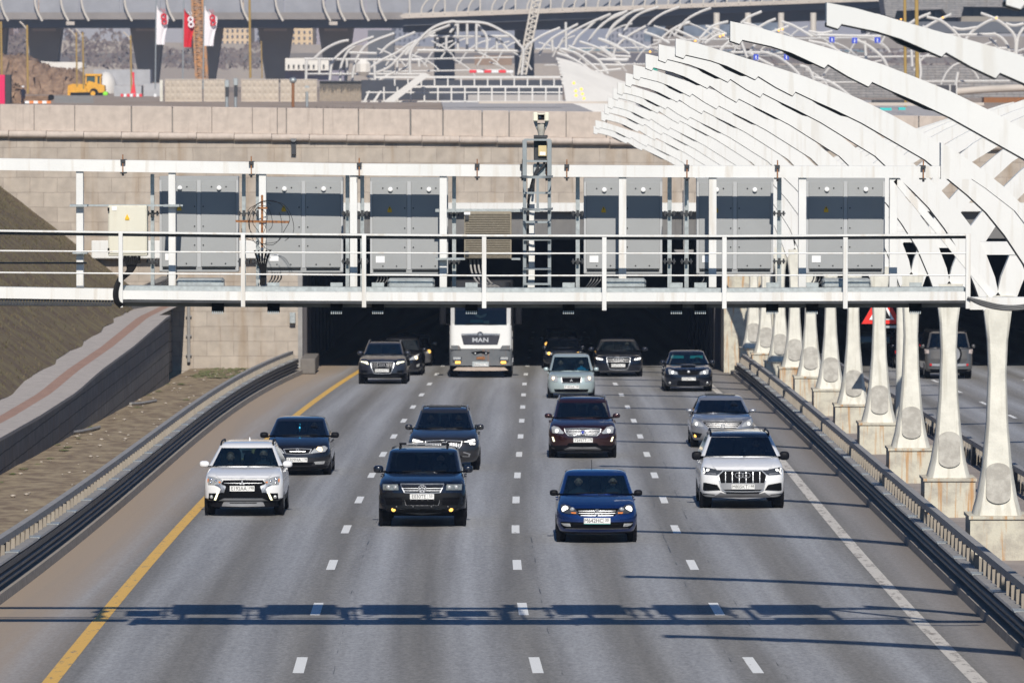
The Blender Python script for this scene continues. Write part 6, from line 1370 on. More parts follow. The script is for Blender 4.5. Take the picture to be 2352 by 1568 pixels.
# 5 blue sedan
add('polo', name='sedan', cat='car', at=(1370, 1243), S=847, cx0=895, cy0=1430, w=1.70, wb=2.55, suv=False, lane=mid(x2, x3, .5), ro=.95,
    label='bright dark blue sedan with round lit headlights nearest the camera in the third lane', paint=paintm('blue', (.004, .03, .15), .55, .25), glass=M_clear, rt=142, wt=262, wbm=585, gt=500, gb=590, ge=855, bb=1290, mir=(750, 565, 150, 108), mirm=M_plast, yw=(.3, 1.1), wr=.31, tw=.2, whip=-.07,
    ft=[('S', 'grille', M_grille, [(0, 853), (-375, 850), (-395, 885), (-310, 975), (0, 980)]), ('B', 'grille_bar', M_chrome, [(335, 886, 7), (325, 927, 6), (290, 966, 6)]),
        ('M', 'headlight', M_lensd, [(-648, 795), (-590, 782), (-500, 800), (-395, 850), (-345, 910), (-350, 950), (-560, 935), (-640, 905)], {'off': .02}), ('C', 'lamp', M_on, [(-567, 864, 60)]), ('C', 'lamp_unit', M_lens, [(-438, 866, 40)]), ('M', 'indicator', M_ambu, [(-470, 912), (-370, 912), (-375, 935), (-450, 935)], {'off': .03}),
        ('E', 'emblem', M_embl, (vw, 0, 914, 54)), ('P', 'number_plate', None, (2, 1060, 468, 'M642HC', '30')),
        ('S', 'lower_grille', M_grille, [(0, 1092), (-650, 1086), (-640, 1150), (-590, 1205), (0, 1220)], {'off': .02}), ('B', 'lower_bar', M_plast, [(440, 1122, 6), (440, 1152, 6), (560, 1182, 6)]), ('B', 'lower_trim', M_silver, [(560, 1205, 4)], {'off': .03}),
        ('M', 'fog_lamp', M_lens, [(-640, 1112), (-480, 1112), (-465, 1168), (-545, 1168), (-600, 1150)], {'off': .03}), ('S', 'lower_lip', M_plast, [(0, 1285), (-500, 1270), (-660, 1262), (-655, 1295), (0, 1310)], {'off': .01}),
        ('S', 'dealer_strip', mat('teal_strip', (.03, .25, .22), .5), [(0, 1112), (-235, 1112), (-235, 1122), (0, 1122)], {'off': .06, 'dep': .02})])
# 6 maroon SUV
add('maroon', name='suv', cat='car', at=(1338, 1050), S=291, cx0=1922, cy0=1240, w=1.89, wb=2.77, lane=mid(x2, x3, .5),
    label='maroon SUV with chrome slatted grille and blue round emblem in the third lane', paint=paintm('maroon', (.035, .008, .008), .5, .25), rails=M_silver, rt=750, wt=800, wbm=920, gt=185, gb=212, ge=1006, bb=1185, mir=(275, 904, 62, 40), yw=(.35, 1.2), wr=.36, tw=.24,
    ft=[('S', 'grille', M_grille, [(0, 1005), (-148, 1010), (-140, 1040), (-115, 1066), (0, 1074)], {'off': .02}), ('F', 'grille_frame', M_chrome, [(0, 1005), (-148, 1010), (-140, 1040), (-115, 1066), (0, 1074)], {'th': .02}),
        ('B', 'grille_bar', M_chrome, [(140, 1020, 2.2), (136, 1032, 2.2), (130, 1044, 2.2), (120, 1056, 2.2)]), ('L', 'grille_diagonal', M_chrome, [(-75, 1062), (-70, 1066), (75, 1014), (70, 1010)], {'off': .03}), ('E', 'emblem', M_embl, (lambda mb, x, z, y, r: mb.ring((x, y, z), r, r*.25), 0, 1038, 19)), ('C1', 'emblem_centre', mat('emblem_blue', (.03, .06, .4), .3), [(0, 1038, 14)]),
        ('M', 'headlight', M_lens, [(-254, 1000), (-235, 990), (-195, 998), (-152, 1040), (-160, 1050), (-245, 1046)], {'off': .02}), ('C', 'lamp', M_on, [(-208, 1028, 15)]), ('M', 'running_light', M_drl, [(-250, 1076), (-238, 1078), (-226, 1112), (-238, 1114)], {'off': .02}),
        ('S', 'lower_grille', M_grille, [(0, 1125), (-115, 1125), (-130, 1145), (0, 1150)]), ('S', 'lower_cladding', M_plast, [(0, 1150), (-150, 1145), (-240, 1150), (-262, 1130), (-258, 1175), (-230, 1200), (0, 1205)], {'off': .015}), ('S', 'skid_plate', M_silver, [(0, 1158), (-105, 1156), (-155, 1178), (-140, 1184), (0, 1180)], {'off': .035}),
        ('P', 'number_plate', None, (3, 1102, 155, 'Y245TT', '178'))])
# 7 white large SUV with black roof
add('q7', name='suv', cat='car', at=(1703, 1165), S=506, cx0=1392, cy0=978, w=1.97, wb=2.99, lane=mid(x3, xR, .5), n=3.0,
    label='large white SUV with black roof and octagonal grille in the right lane', paint=paintm('white', (.8, .8, .8), rough=.25), roof=paintm('black', (.006, .008, .016), .3, .22), rails=M_plast, rt=82, wt=150, wbm=375, gt=335, gb=425, ge=545, bb=862, mir=(515, 368, 122, 105), mirm=M_plast, yw=(.35, 1.25), wr=.38, tw=.28,
    ft=[('S', 'grille', M_bigrille, [(0, 548), (-225, 550), (-285, 605), (-245, 765), (-205, 785), (0, 790)], {'off': .02}), ('F', 'grille_frame', M_chrome, [(0, 546), (-228, 548), (-287, 603), (-245, 768), (-205, 788), (0, 792)], {'th': .022}),
        ('V', 'grille_bar', M_chrome, [(x, 560, 760 if abs(x) > 100 else 690, 4) for x in (-202, -122, -40, 40, 122, 202)]), ('S', 'plate_panel', M_silver, [(0, 690), (-265, 690), (-245, 765), (0, 768)], {'off': .03, 'dep': .01}), ('E', 'emblem', M_embl, (rings4, 0, 598, 28)),
        ('M', 'headlight', M_lensd, [(-467, 513), (-440, 512), (-230, 543), (-300, 596), (-458, 590)], {'off': .02}), ('C', 'lamp', M_on, [(-408, 545, 19)]), ('M', 'running_light', M_on, [(-462, 520), (-452, 520), (-440, 562), (-452, 586), (-462, 584), (-450, 560)], {'off': .032}), ('M', 'running_light', M_silver, [(-420, 570), (-310, 578), (-312, 588), (-422, 582)], {'off': .032}),
        ('M', 'intake', M_bigrille, [(-462, 692), (-440, 690), (-300, 712), (-262, 772), (-448, 785), (-466, 775)], {'off': .02}), ('S', 'lower_intake', M_grille, [(0, 795), (-205, 795), (-190, 812), (0, 815)], {'off': .02}),
        ('S', 'lower_lip', M_silver, [(0, 822), (-200, 818), (-260, 800), (-340, 862), (0, 880)], {'off': .03}), ('M', 'slot', M_grille, [(-470, 822), (-330, 830), (-330, 838), (-460, 834)], {'off': .02}), ('P', 'number_plate', None, (4, 733, 270, 'M805KT', '198'))])
# 8 silver sedan
add('teana', name='sedan', cat='car', at=(1658, 1026), S=806, cx0=1010, cy0=1355, w=1.83, wb=2.78, suv=False, lane=mid(x3, xR, .5), ro=.95,
    label='silver sedan with raised sunroof and one amber fog lamp behind the large white SUV', paint=paintm('silver', (.33, .34, .37), .6, .3), rt=150, wt=268, wbm=560, gt=470, gb=590, ge=765, bb=1215, mir=(735, 512, 165, 95), yw=(.35, 1.2), wr=.33, sunroof=1,
    ft=[('S', 'grille', M_grille, [(0, 752), (-470, 755), (-400, 850), (-310, 938), (0, 942)], {'off': .02}), ('B', 'grille_bar', M_silver, [(430, 775, 12), (395, 812, 11), (360, 850, 11), (330, 888, 11), (300, 925, 10)]), ('F', 'grille_frame', M_silver, [(0, 752), (-470, 755), (-400, 850), (-310, 938), (0, 942)], {'th': .03}),
        ('M', 'headlight', M_lens, [(-675, 712), (-610, 730), (-500, 800), (-440, 880), (-460, 900), (-722, 866)], {'off': .02}), ('C', 'lamp', M_on, [(-605, 825, 36)]), ('E', 'emblem', M_embl, (lambda mb, x, z, y, r: (mb.ring((x, y, z), r, r*.2), mb.cbox((x, y, z), r*2.2, .02, r*.35)), 5, 864, 42)),
        ('M', 'fog_recess', M_plast, [(-715, 1015), (-480, 1045), (-530, 1145), (-680, 1140)], {'off': .02}), ('C', 'fog_lamp', M_amb, [(-632, 1103, 38)]), ('S', 'lower_grille', M_grille, [(0, 1085), (-300, 1085), (-345, 1140), (0, 1150)], {'off': .02}), ('P', 'number_plate', None, (0, 1020, 425, 'O277CT', '178'))])
# 9 mint green minivan
add('dion', name='minivan', cat='car', at=(1312, 914), S=222, cx0=1836, cy0=768, w=1.70, wb=2.65, lane=mid(x2, x3, .5),
    label='pale mint green minivan with clear headlights behind the maroon SUV', paint=paintm('mint', (.4, .48, .48), .3, .35), glass=M_clear, rt=412, wt=441, wbm=550, gt=132, gb=158, ge=600, bb=732, mir=(200, 538, 40, 32), yw=(.0, .75), ov=.75, wr=.31, tw=.2,
    ft=[('S', 'grille', M_grille, [(0, 604), (-80, 604), (-74, 645), (0, 647)]), ('F', 'grille_frame', M_silver, [(0, 604), (-80, 604), (-74, 645), (0, 647)], {'th': .02}), ('E', 'emblem', M_embl, (diamonds, 0, 627, 11)),
        ('M', 'headlight', M_lens, [(-175, 588), (-118, 590), (-105, 612), (-110, 638), (-170, 636)], {'off': .02}), ('C', 'lamp', M_onw, [(-142, 612, 13)]),
        ('S', 'lower_grille', M_grille, [(0, 697), (-138, 698), (-130, 720), (0, 722)]), ('P', 'number_plate', None, (2, 680, 118, 'P187AX', '198'))])
# 10 black limousine
add('a8', name='sedan', cat='car', at=(1420, 864), S=153, cx0=612, cy0=430, w=1.95, wb=3.0, suv=False, lane=mid(x2, x3, .5), ro=1.1,
    label='black saloon with large chrome framed grille leaving the tunnel behind the mint minivan', paint=paintm('black', (.006, .008, .016), .3, .22), glass=M_clear, rt=192, wt=216, wbm=270, gt=102, gb=126, ge=316, bb=405, mir=(165, 262, 36, 24), yw=(.35, 1.2), wr=.34,
    ft=[('S', 'grille', M_grille, [(0, 314), (-72, 315), (-70, 345), (-55, 388), (0, 390)]), ('F', 'grille_frame', M_chrome, [(0, 314), (-72, 315), (-70, 345), (-55, 388), (0, 390)], {'th': .025}), ('B', 'grille_bar', M_silver, [(66, 328, 1.5), (66, 340, 1.5), (62, 378, 1.5)]), ('E', 'emblem', M_embl, (rings4, 0, 326, 10)),
        ('M', 'headlight', M_lensd, [(-142, 312), (-95, 320), (-82, 334), (-138, 336)], {'off': .02}), ('M', 'lamp', M_on, [(-138, 316), (-98, 324), (-98, 331), (-136, 325)], {'off': .03}), ('B', 'bumper_trim', M_silver, [(130, 398, 2)]), ('P', 'number_plate', None, (-2, 363, 86, 'M559XX', '197'))])
# 11 black compact SUV with bonnet scoop
add('forester', name='suv', cat='car', at=(1580, 898), S=187, cx0=1080, cy0=525, w=1.8, wb=2.6, lane=mid(x3, xR, .5),
    label='black SUV with bonnet scoop and teal tinted windscreen top in the right lane', paint=paintm('black', (.006, .008, .016), .3, .22), glass=M_clear, rt=238, wt=272, wbm=336, gt=112, gb=138, ge=382, bb=495, mir=(172, 325, 36, 30), yw=(.3, 1.1), wr=.34, whip=0,
    ft=[('S', 'grille', M_grille, [(0, 385), (-75, 385), (-66, 412), (0, 416)]), ('E', 'emblem', M_embl, (lambda mb, x, z, y, r: mb.ell((x, y, z), r*1.3, .02, r), 0, 391, 8)), ('M', 'headlight', M_lens, [(-142, 376), (-128, 374), (-80, 392), (-76, 410), (-135, 408)], {'off': .02}), ('C', 'lamp', M_on, [(-110, 396, 9)]),
        ('S', 'lower_grille', M_grille, [(0, 450), (-75, 450), (-82, 485), (0, 488)]), ('C', 'fog_lamp', M_lens, [(-130, 468, 9)]), ('S', 'lower_trim', M_silver, [(0, 492), (-85, 490), (-85, 497), (0, 499)], {'off': .03}), ('P', 'number_plate', None, (1, 440, 98, 'H763MT', '198'))])
c = cars['forester']['_']; mb = MB(); mb.ell((0, -.05, c['zc']-.06), .32, .3, .07, 14, 8); mb.build('bonnet_scoop', cars['forester']['paint'], c['t'], smooth=True, world=False)
mb = MB(); mb.box(-.27, .27, -.36, -.33, c['zc']-.085, c['zc']-.045); mb.build('scoop_slot', M_grille, c['t'], world=False)
for sd_ in (-1, 1): mb = MB(); mb.box(sd_*.36-.24, sd_*.36+.24, c['yw1']+.06, c['yw1']+.08, c['zt']-.14, c['zt']-.03); mb.build('sun_visor', mat('teal_visor', (.05, .5, .45), .7), c['t'], world=False)
# 12 dark SUV at the left of the tunnel
add('q5', name='suv', cat='car', at=(880, 881), S=577, cx0=735, cy0=1450, w=1.88, wb=2.8, lane=mid(xY, x1, .5),
    label='dark grey blue SUV with tall chrome framed grille leaving the tunnel on the left', paint=paintm('dusk', (.025, .028, .04), .45, .35), glass=M_clear, rails=M_silver, rt=502, wt=575, wbm=795, gt=345, gb=410, ge=965, bb=1262, mir=(528, 765, 130, 88), yw=(.35, 1.2), wr=.36,
    ft=[('S', 'grille', M_bigrille, [(0, 965), (-255, 967), (-262, 990), (-240, 1100), (-185, 1220), (0, 1228)]), ('F', 'grille_frame', M_chrome, [(0, 965), (-255, 967), (-262, 990), (-240, 1100), (-185, 1220), (0, 1228)], {'th': .03}), ('E', 'emblem', M_embl, (rings4, -5, 1030, 34)),
        ('V', 'grille_bar', M_silver, [(x, 985, 1105, 3) for x in range(-210, 211, 35) if abs(x) > 100]), ('M', 'headlight', M_lensd, [(-490, 952), (-320, 960), (-300, 1030), (-480, 1045)], {'off': .02}), ('M', 'lamp', M_drl, [(-488, 955), (-335, 962), (-308, 1018), (-345, 1020), (-400, 985), (-480, 975)], {'off': .03}),
        ('M', 'intake', M_grille, [(-480, 1150), (-330, 1160), (-335, 1215), (-460, 1215)]), ('S', 'lower_cladding', M_plast, [(0, 1245), (-480, 1240), (-490, 1270), (-380, 1310), (0, 1315)], {'off': .012}), ('P', 'number_plate', None, (-8, 1155, 315, 'O922MM', '178'))])
# 13 dark hatchback behind it
add('hatch', name='hatchback', cat='car', at=(921, 861), S=505, cx0=1175, cy0=1235, w=1.78, wb=2.65, lane=mid(xY, x1, .5),
    label='dark hatchback tucked behind the tall grilled SUV with one bright headlight showing', paint=paintm('midnight', (.012, .012, .016), .4, .25), glass=M_clear, rt=455, wt=520, wbm=725, gt=310, gb=370, ge=850, bb=1165, mir=(470, 720, 110, 90), yw=(.1, 1.0), wr=.32,
    ft=[('M', 'headlight', M_lens, [(-390, 800), (-360, 850), (-330, 920), (-160, 935), (-250, 860)], {'off': .02}), ('C', 'lamp', M_onw, [(-320, 885, 38)]), ('S', 'grille', M_grille, [(0, 1040), (-190, 1040), (-170, 1110), (0, 1120)]), ('M', 'fog_lamp', M_lens, [(-395, 1000), (-330, 1030), (-335, 1075), (-385, 1060)], {'off': .02}), ('P', 'number_plate', None, (0, 1000, 270, 'B418CE', '98'))])
# 14 grey car in the mouth of the tunnel
add('grey_tunnel', name='hatchback', cat='car', at=(947, 840), S=478, cx0=1400, cy0=1025, w=1.72, wb=2.55, lane=mid(xY, x1, .5),
    label='grey hatchback in the tunnel shadow left of the truck with an orange lit headlight', paint=paintm('smoke', (.12, .12, .13), .4, .35), glass=M_clear, rt=372, wt=420, wbm=600, gt=300, gb=355, ge=700, bb=970, mir=(455, 565, 105, 75), yw=(.1, 1.0), wr=.31,
    ft=[('M', 'headlight', M_lens, [(-400, 700), (-360, 680), (-300, 740), (-310, 780), (-390, 770)], {'off': .02}), ('C', 'lamp', M_amb, [(-350, 735, 40)]), ('S', 'grille', M_grille, [(0, 800), (-200, 800), (-260, 900), (0, 930)])])
# 15 black pair in the third lane tunnel
add('dark_sedan', name='sedan', cat='car', at=(1294, 846), S=187, cx0=1772, cy0=540, w=1.75, wb=2.6, suv=False, lane=mid(x2, x3, .5), ro=.9,
    label='black sedan inside the tunnel behind the mint minivan with small amber lamps', paint=paintm('black', (.006, .008, .016), .3, .22), rt=295, wt=320, wbm=375, gt=105, gb=125, ge=395, bb=505, mir=(150, 372, 34, 26), yw=(.3, 1.1), wr=.32,
    ft=[('M', 'headlight', M_lens, [(-140, 408), (-90, 418), (-88, 432), (-135, 432)], {'off': .02}), ('C', 'lamp', M_amb, [(-113, 423, 13)]), ('S', 'grille', M_grille, [(0, 410), (-60, 410), (-55, 440), (0, 442)])])
add('dark_van', name='minivan', cat='car', at=(1290, 829), S=178, cx0=1757, cy0=478, w=1.75, wb=2.7, lane=mid(x2, x3, .5),
    label='dark minivan deep in the tunnel with a single lit lamp above the black sedan', paint=paintm('smoke', (.12, .12, .13), .4, .35), rt=228, wt=245, wbm=312, gt=108, gb=128, ge=330, bb=455, mir=(155, 297, 34, 26), yw=(.0, .8), wr=.32,
    ft=[('C', 'lamp', M_amb, [(-119, 345, 14)]), ('M', 'headlight', M_lens, [(-140, 335), (-95, 338), (-92, 356), (-136, 356)], {'off': .01}), ('S', 'grille', M_grille, [(0, 350), (-60, 350), (-55, 372), (0, 374)])])
for k in ('grey_tunnel', 'dark_van'):
    c = cars[k]['_']; mb = MB(); mb.box(-c['gw1']*.85, c['gw1']*.85, c['yw1']+.05, c['yw1']+.07, c['zt']-.1, c['zt']-.02); mb.build('sun_strip', mat('pale_visor', (.5, .52, .5), .8), c['t'], world=False)
# occupants
person(cars['asx'], 1, 'driver in a knitted hat behind the windscreen of the white crossover', hat=True, dz=-.02)
person(cars['asx'], -1, 'passenger with loose brown hair in the white crossover', hair=mat('brown_hair', (.2, .09, .04), .8), dz=-.1)
person(cars['polo'], 1, 'driver with dark glasses in the bright dark blue sedan', dz=-.04)
person(cars['polo'], -1, 'passenger leaning sideways in the bright dark blue sedan', dz=-.04)
person(cars['touareg'], 1, 'driver behind the wheel of the black off roader', dz=0)
person(cars['q7'], 1, 'driver holding the wheel of the large white SUV', dz=0)
person(cars['maroon'], 1, 'driver in dark glasses inside the maroon SUV', dz=-.02)
person(cars['xc60'], 1, 'driver of the dark grey SUV with slatted grille', dz=-.02)
person(cars['xc60'], -1, 'passenger of the dark grey SUV with slatted grille', dz=-.02)
person(cars['gentra'], 1, 'driver of the dark grey blue sedan', dz=-.02)
person(cars['dion'], -1, 'driver on the left of the picture in the mint green minivan', dz=0)
person(cars['dion'], 1, 'passenger in a bright blue top in the mint green minivan', jacket=mat('blue_top', (.02, .3, .5), .8))
person(cars['teana'], 1, 'driver of the silver sedan', dz=-.02)
person(cars['forester'], 1, 'driver of the black SUV with the bonnet scoop', dz=-.03)
person(cars['a8'], 1, 'driver of the black saloon with large grille', dz=-.03)
# small things seen in windscreens and on roofs
c = cars['gentra']['_']; mb = MB(); mb.ell((0, .75, lerp(c['zc'], c['zt'], .45)), .025, .02, .07, 10, 8); mb.tube([(0, .78, lerp(c['zc'], c['zt'], .45)), (0, .98, c['zt']-.06)], .004, 5)
mb.build('hanging_freshener', mat('glowing_blue_tag', (.03, .45, .75), .5, emit=.3), c['t'], smooth=True, world=False)  # tag given a faint glow of its own, though it is no lamp
c = cars['touareg']['_']; mb = MB(); z = c['zr']+.08; mb.bar((-.44, 2.0, z), (.4, 2.0, z), .07, .03); mb.build('roof_bar', M_silver, c['t'], world=False)
for sd_ in (-1, 1):
    mb = MB(); x = sd_*.47; mb.cbox((x, 2.0, z), .16, .1, .045); mb.bar((x+sd_*.05, 2.0, z), (x+sd_*.06, 2.0, z-.14), .05); mb.tube([(x+sd_*.06, 1.6, z-.06), (x+sd_*.06, 3.0, z-.06)], .022, 8); mb.build('bar_foot', M_plast, c['t'], world=False)
c = cars['q7']['_']; mb = MB(); mb.cbox((-.08, 1.0, lerp(c['zc'], c['zt'], .4)), .05, .02, .16); mb.build('hanging_tag', M_plast, c['t'], world=False)
# ---- white cab-over truck
S, cx0, cy0 = 508, 835, 1475; g = G(1105, 865); YT = g.y; A = HC/YT
t = thing('truck', 'white cab over truck with grey bumper leaving the tunnel in the middle lane', 'truck', W(g.x, YT, .004), (-math.atan(K), 0, math.atan(-(mid(x1, x2, .5)(YT+6)-mid(x1, x2, .5)(YT-6))/12)))
def tz(cy, d=-1.35): return -A*d + (cy0-cy)/S*(1+d/YT)
def tp(pts): return [(x/S, tz(y)) for x, y in pts]
def tsym(pts): p = tp(pts); return p + [(-x, z) for x, z in reversed(p) if abs(x) > 1e-6]
M_cab = paintm('cab_white', (.78, .77, .74), rough=.3); M_tg = mat('truck_bumper_grey', (.1, .11, .12), .7, col2=(.13, .135, .14), scale=2, streak=.5, streak_col=(.25, .12, .06))
def rr(mb, hw, z0, z1, y0, y1, n=8, r=.22):          # rounded-corner cab block
    pts = [(-hw, y1), (-hw, y0+r)] + [(-hw+r-r*math.cos(a), y0+r-r*math.sin(a)) for a in [math.pi/2*k/n for k in range(1, n)]] + [(-hw+r, y0)]
    pts = pts + [(-x, y) for x, y in reversed(pts)]; n_ = len(pts)
    mb.add([(x, y, z) for z in (z0, z1) for x, y in pts], [(i, (i+1) % n_, (i+1) % n_+n_, i+n_) for i in range(n_)] + [tuple(range(n_)), tuple(range(n_, 2*n_))]); return mb
zs_ = tz(905); zw = tz(438)
mb = MB(); rr(mb, 1.24, zs_, zw+.02, -1.35, .75); rr(mb, 1.2, zw+.02, zw+.06, -1.33, .75)
mv = MB(); rr(mv, 1.2, zw+1.002, zw+1.75, -1.1, .75, r=.3); mv.build('roof_visor', mat('dark_roof_visor', (.012, .012, .015), .5), t, world=False)
for sd_ in (-1, 1): mb.add([(sd_*1.2, -1.12, zw+.06), (sd_*1.04, -1.33, zw+.06), (sd_*1.04, -1.12, zw+1.0), (sd_*1.2, -.95, zw+1.0), (sd_*1.2, .75, zw+.06), (sd_*1.2, .75, zw+1.0), (sd_*1.05, .75, zw+.06), (sd_*1.05, .75, zw+1.0)], [(0, 1, 2, 3), (0, 3, 5, 4), (1, 6, 7, 2)])
mb.build('cab', M_cab, t, smooth=True, ang=30, world=False)
mb = MB(); mb.add([(-1.04, -1.34, zw+.03), (1.04, -1.34, zw+.03), (1.04, -1.14, zw+1.0), (-1.04, -1.14, zw+1.0)], [(0, 1, 2, 3)]); mb.build('windscreen', M_glass, t, world=False)
mb = MB(); mb.add([(-1.04, -1.1, zw), (1.04, -1.1, zw), (1.04, .7, zw), (-1.04, .7, zw)], [(0, 1, 2, 3)]); mb.box(-1.0, 1.0, .4, .7, zw, zw+1); mb.build('interior', M_inter, t, world=False)
mb = MB(); mb.prism(tsym([(0, 588), (-392, 600), (-392, 615), (0, 630)]), -1.38, -1.345); mb.build('chrome_strip', M_chrome, t, world=False)
mb = MB(); mb.prism(tsym([(0, 632), (-392, 632), (-345, 820), (0, 824)]), -1.372, -1.345); mb.build('badge_panel', mat('badge_panel', (.035, .035, .045), .4), t, world=False)
mb = MB(); mb.add(*text_mb('MAN', .24, (-5/S, tz(730)), -1.375, 1.25, .008)); mb.build('lettering', M_embl, t, world=False)
mb = MB(); mb.ring((-10/S, -1.385, tz(612)), .09, .025, 20); mb.build('emblem', M_chrome, t, world=False)
# grey bumper zone with stepped top edge
mb = MB(); rr(mb, 1.25, tz(1250), zs_+.001, -1.32, .2)
mb.prism(tsym([(-395, 905), (-430, 850), (-450, 838), (-600, 838), (-600, 925), (-395, 925)])[:6], -1.37, -1.2); mb.prism([(-x, z) for x, z in tp([(-395, 905), (-430, 850), (-450, 838), (-600, 838), (-600, 925), (-395, 925)])], -1.37, -1.2)
mb.build('bumper', M_tg, t, world=False)
mb = MB(); mb.prism(tsym([(0, 950), (-190, 975), (-140, 1020), (-70, 1010), (0, 990)]), -1.345, -1.31); mb.build('v_recess', M_grille, t, world=False)
for sd_ in (-1, 1):
    mb = MB(); mb.ell((sd_*110/S, -1.36, tz(1000)), .04, .03, .04); mb.build('lamp', M_lens, t, smooth=True, world=False)
    mb = MB(); mb.cbox((sd_*475/S, -1.33, tz(1125)), .36, .05, .22); mb.build('headlight', M_lensd, t, world=False, bevel=.02)
    mb = MB(); mb.cbox((sd_*480/S, -1.36, tz(1100)), .3, .02, .1); mb.build('lamp_unit', M_lens, t, world=False)
    mb = MB(); mb.cbox((sd_*462/S, -1.37, tz(1185)), .21, .03, .1); mb.build('lamp', M_amb, t, world=False, bevel=.02)
    mb = MB(); x = sd_*1.52; mb.cbox((x, -1.0, zw+.45), .26, .2, .85); mb.build('wing_mirror', M_plast, t, world=False, bevel=.05)
    mb = MB(); mb.bar((sd_*1.2, -.95, zw+.75), (x, -1.0, zw+.75), .05); mb.bar((sd_*1.2, -.95, zw), (x, -1.0, zw+.1), .05); mb.build('mirror_arm', M_plast, t, world=False)
    for yy in (0, 3.6):
        mb = MB(); mb.cyl((sd_*1.08, yy, .5), .5, .32, 'X', 28); wo = mb.build('wheel', M_tyre, t, smooth=True, world=False)
        mb = MB(); mb.cyl((sd_*1.245, yy, .5), .28, .02, 'X', 20); mb.build('rim', M_rim, wo, world=False)
    mb = MB(); mb.bar((sd_*300/S, -1.36, zw+.05), (sd_*40/S-.2, -1.36, zw+.08), .03); mb.build('wiper', M_plast, t, world=False)
    mb = MB(); mb.box(min(sd_*1.2, sd_*1.27), max(sd_*1.2, sd_*1.27), -.2, .5, tz(960), tz(560)); mb.build('side_deflector', M_rail, t, world=False)
mb = MB(); mb.cbox((0, -1.34, tz(1095)), .34, .03, .1); mb.build('tow_cover', M_rust, t, world=False)
mb = MB(); mb.prism(tsym([(0, 1280), (-480, 1285), (-560, 1345), (-450, 1350), (-300, 1355), (0, 1355)]), -1.38, -1.2); mb.build('under_run_bar', mat('dusty_beige_bar', (.42, .34, .28), .85), t, world=False)
mb = MB(); mb.box(-.33, .33, -1.36, -1.33, tz(1270), tz(1165)); mb.build('plate_frame', M_galv, t, world=False)
plate(t, 10/S, tz(1232), -1.38, 'B643CO', '178', .54)
mb = MB(); mb.box(-1.2, 1.2, 1.2, 11.5, 1.1, 3.75); mb.build('trailer', mat('dark_trailer', (.03, .03, .035), .6), t, world=False, bevel=.05)
mb = MB(); mb.box(-.45, .45, -.9, 9, .5, 1.0); mb.build('chassis', M_plast, t, world=False)
mb = MB(); mb.box(-.42, .1, -1.2, -1.18, zw+.12, zw+.24); mb.build('windscreen_card', mat('teal_card', (.1, .4, .38), .7), t, world=False)
mb = MB(); mb.box(.12, .34, -1.2, -1.18, zw+.06, zw+.2); mb.build('windscreen_paper', mat('pale_paper', (.6, .65, .5), .7), t, world=False)
mb = MB(); mb.box(-1.02, 1.02, -1.12, -1.1, zw+.62, zw+.72); mb.build('curtain', mat('pink_curtain', (.25, .03, .06), .8), t, world=False)
mb = MB(); mb.prism([(-.25, zw+.5), (-.2, zw+.38), (0, zw+.3), (.2, zw+.38), (.25, zw+.5), (.1, zw+.44), (0, zw+.4), (-.1, zw+.44)], -1.16, -1.14); mb.build('hanging_emblem', M_cream, t, world=False)
# ---- grey off-roader driving away on the right carriageway
s = dict(name='off_roader', cat='car', at=(2176, 869), S=248, cx0=1305, cy0=822, w=1.88, wb=2.78, lane=lambda y: xKR2(y)+2, away=1, n=4.5, R=.3, ov=.85,
    label='grey off roader with spare wheel on its tailgate driving away on the right carriageway', paint=paintm('bronze_grey', (.1, .095, .09), .4, .35), rails=M_plast, rt=352, wt=378, wbm=520, gt=165, gb=195, ge=530, bb=755, mir=(248, 505, 36, 40), yw=(-.72, -.58), wr=.38,
    ft=[('M', 'tail_lamp', mat('clear_tail_lens', (.5, .42, .38), .2, .1, var=.3, scale=20), [(-238, 535), (-200, 540), (-195, 575), (-235, 580)], {'off': .02}),
        ('S', 'tailgate', mat('tailgate_grey', (.09, .085, .082), .35, .4), [(0, 545), (-175, 545), (-180, 640), (-150, 668), (0, 670)], {'off': .012}), ('S', 'bumper_trim', M_silver, [(0, 678), (-180, 676), (-178, 700), (0, 703)], {'off': .05}), ('M', 'reflector', M_redl, [(-192, 676), (-170, 676), (-170, 698), (-190, 698)], {'off': .06}),
        ('S', 'lower_bumper', M_plast, [(0, 735), (-190, 730), (-170, 760), (0, 765)], {'off': .01})])
car(s); c = s['_']; mb = MB(); y0 = c['front'](0, .9)
mb.cyl((.12, y0-.12, 1.0), .37, .22, 'Y', 28); sp_ = mb.build('spare_wheel', M_tyre, c['t'], smooth=True, world=False)
mb = MB(); mb.cyl((.12, y0-.24, 1.0), .3, .03, 'Y', 28); mb.build('wheel_cover', M_silver, sp_, world=False)
add('van_r', name='van', cat='car', at=(2004, 818), S=232, cx0=545, cy0=728, w=1.75, wb=2.9, lane=lambda y: xKR2(y)+2, away=1, n=5, R=.25,
    label='dim dark van deep in the right tunnel seen between two pillars', paint=paintm('midnight', (.012, .012, .016), .4, .25), rt=335, wt=365, wbm=480, gt=150, gb=170, ge=490, bb=680, mir=(215, 455, 26, 34), yw=(-.75, -.62), wr=.33,
    ft=[('M', 'tail_lamp', M_redl, [(-200, 520), (-180, 520), (-180, 580), (-198, 580)], {'off': .02}), ('S', 'tailgate_line', M_plast, [(0, 470), (-140, 470), (-140, 480), (0, 480)])])
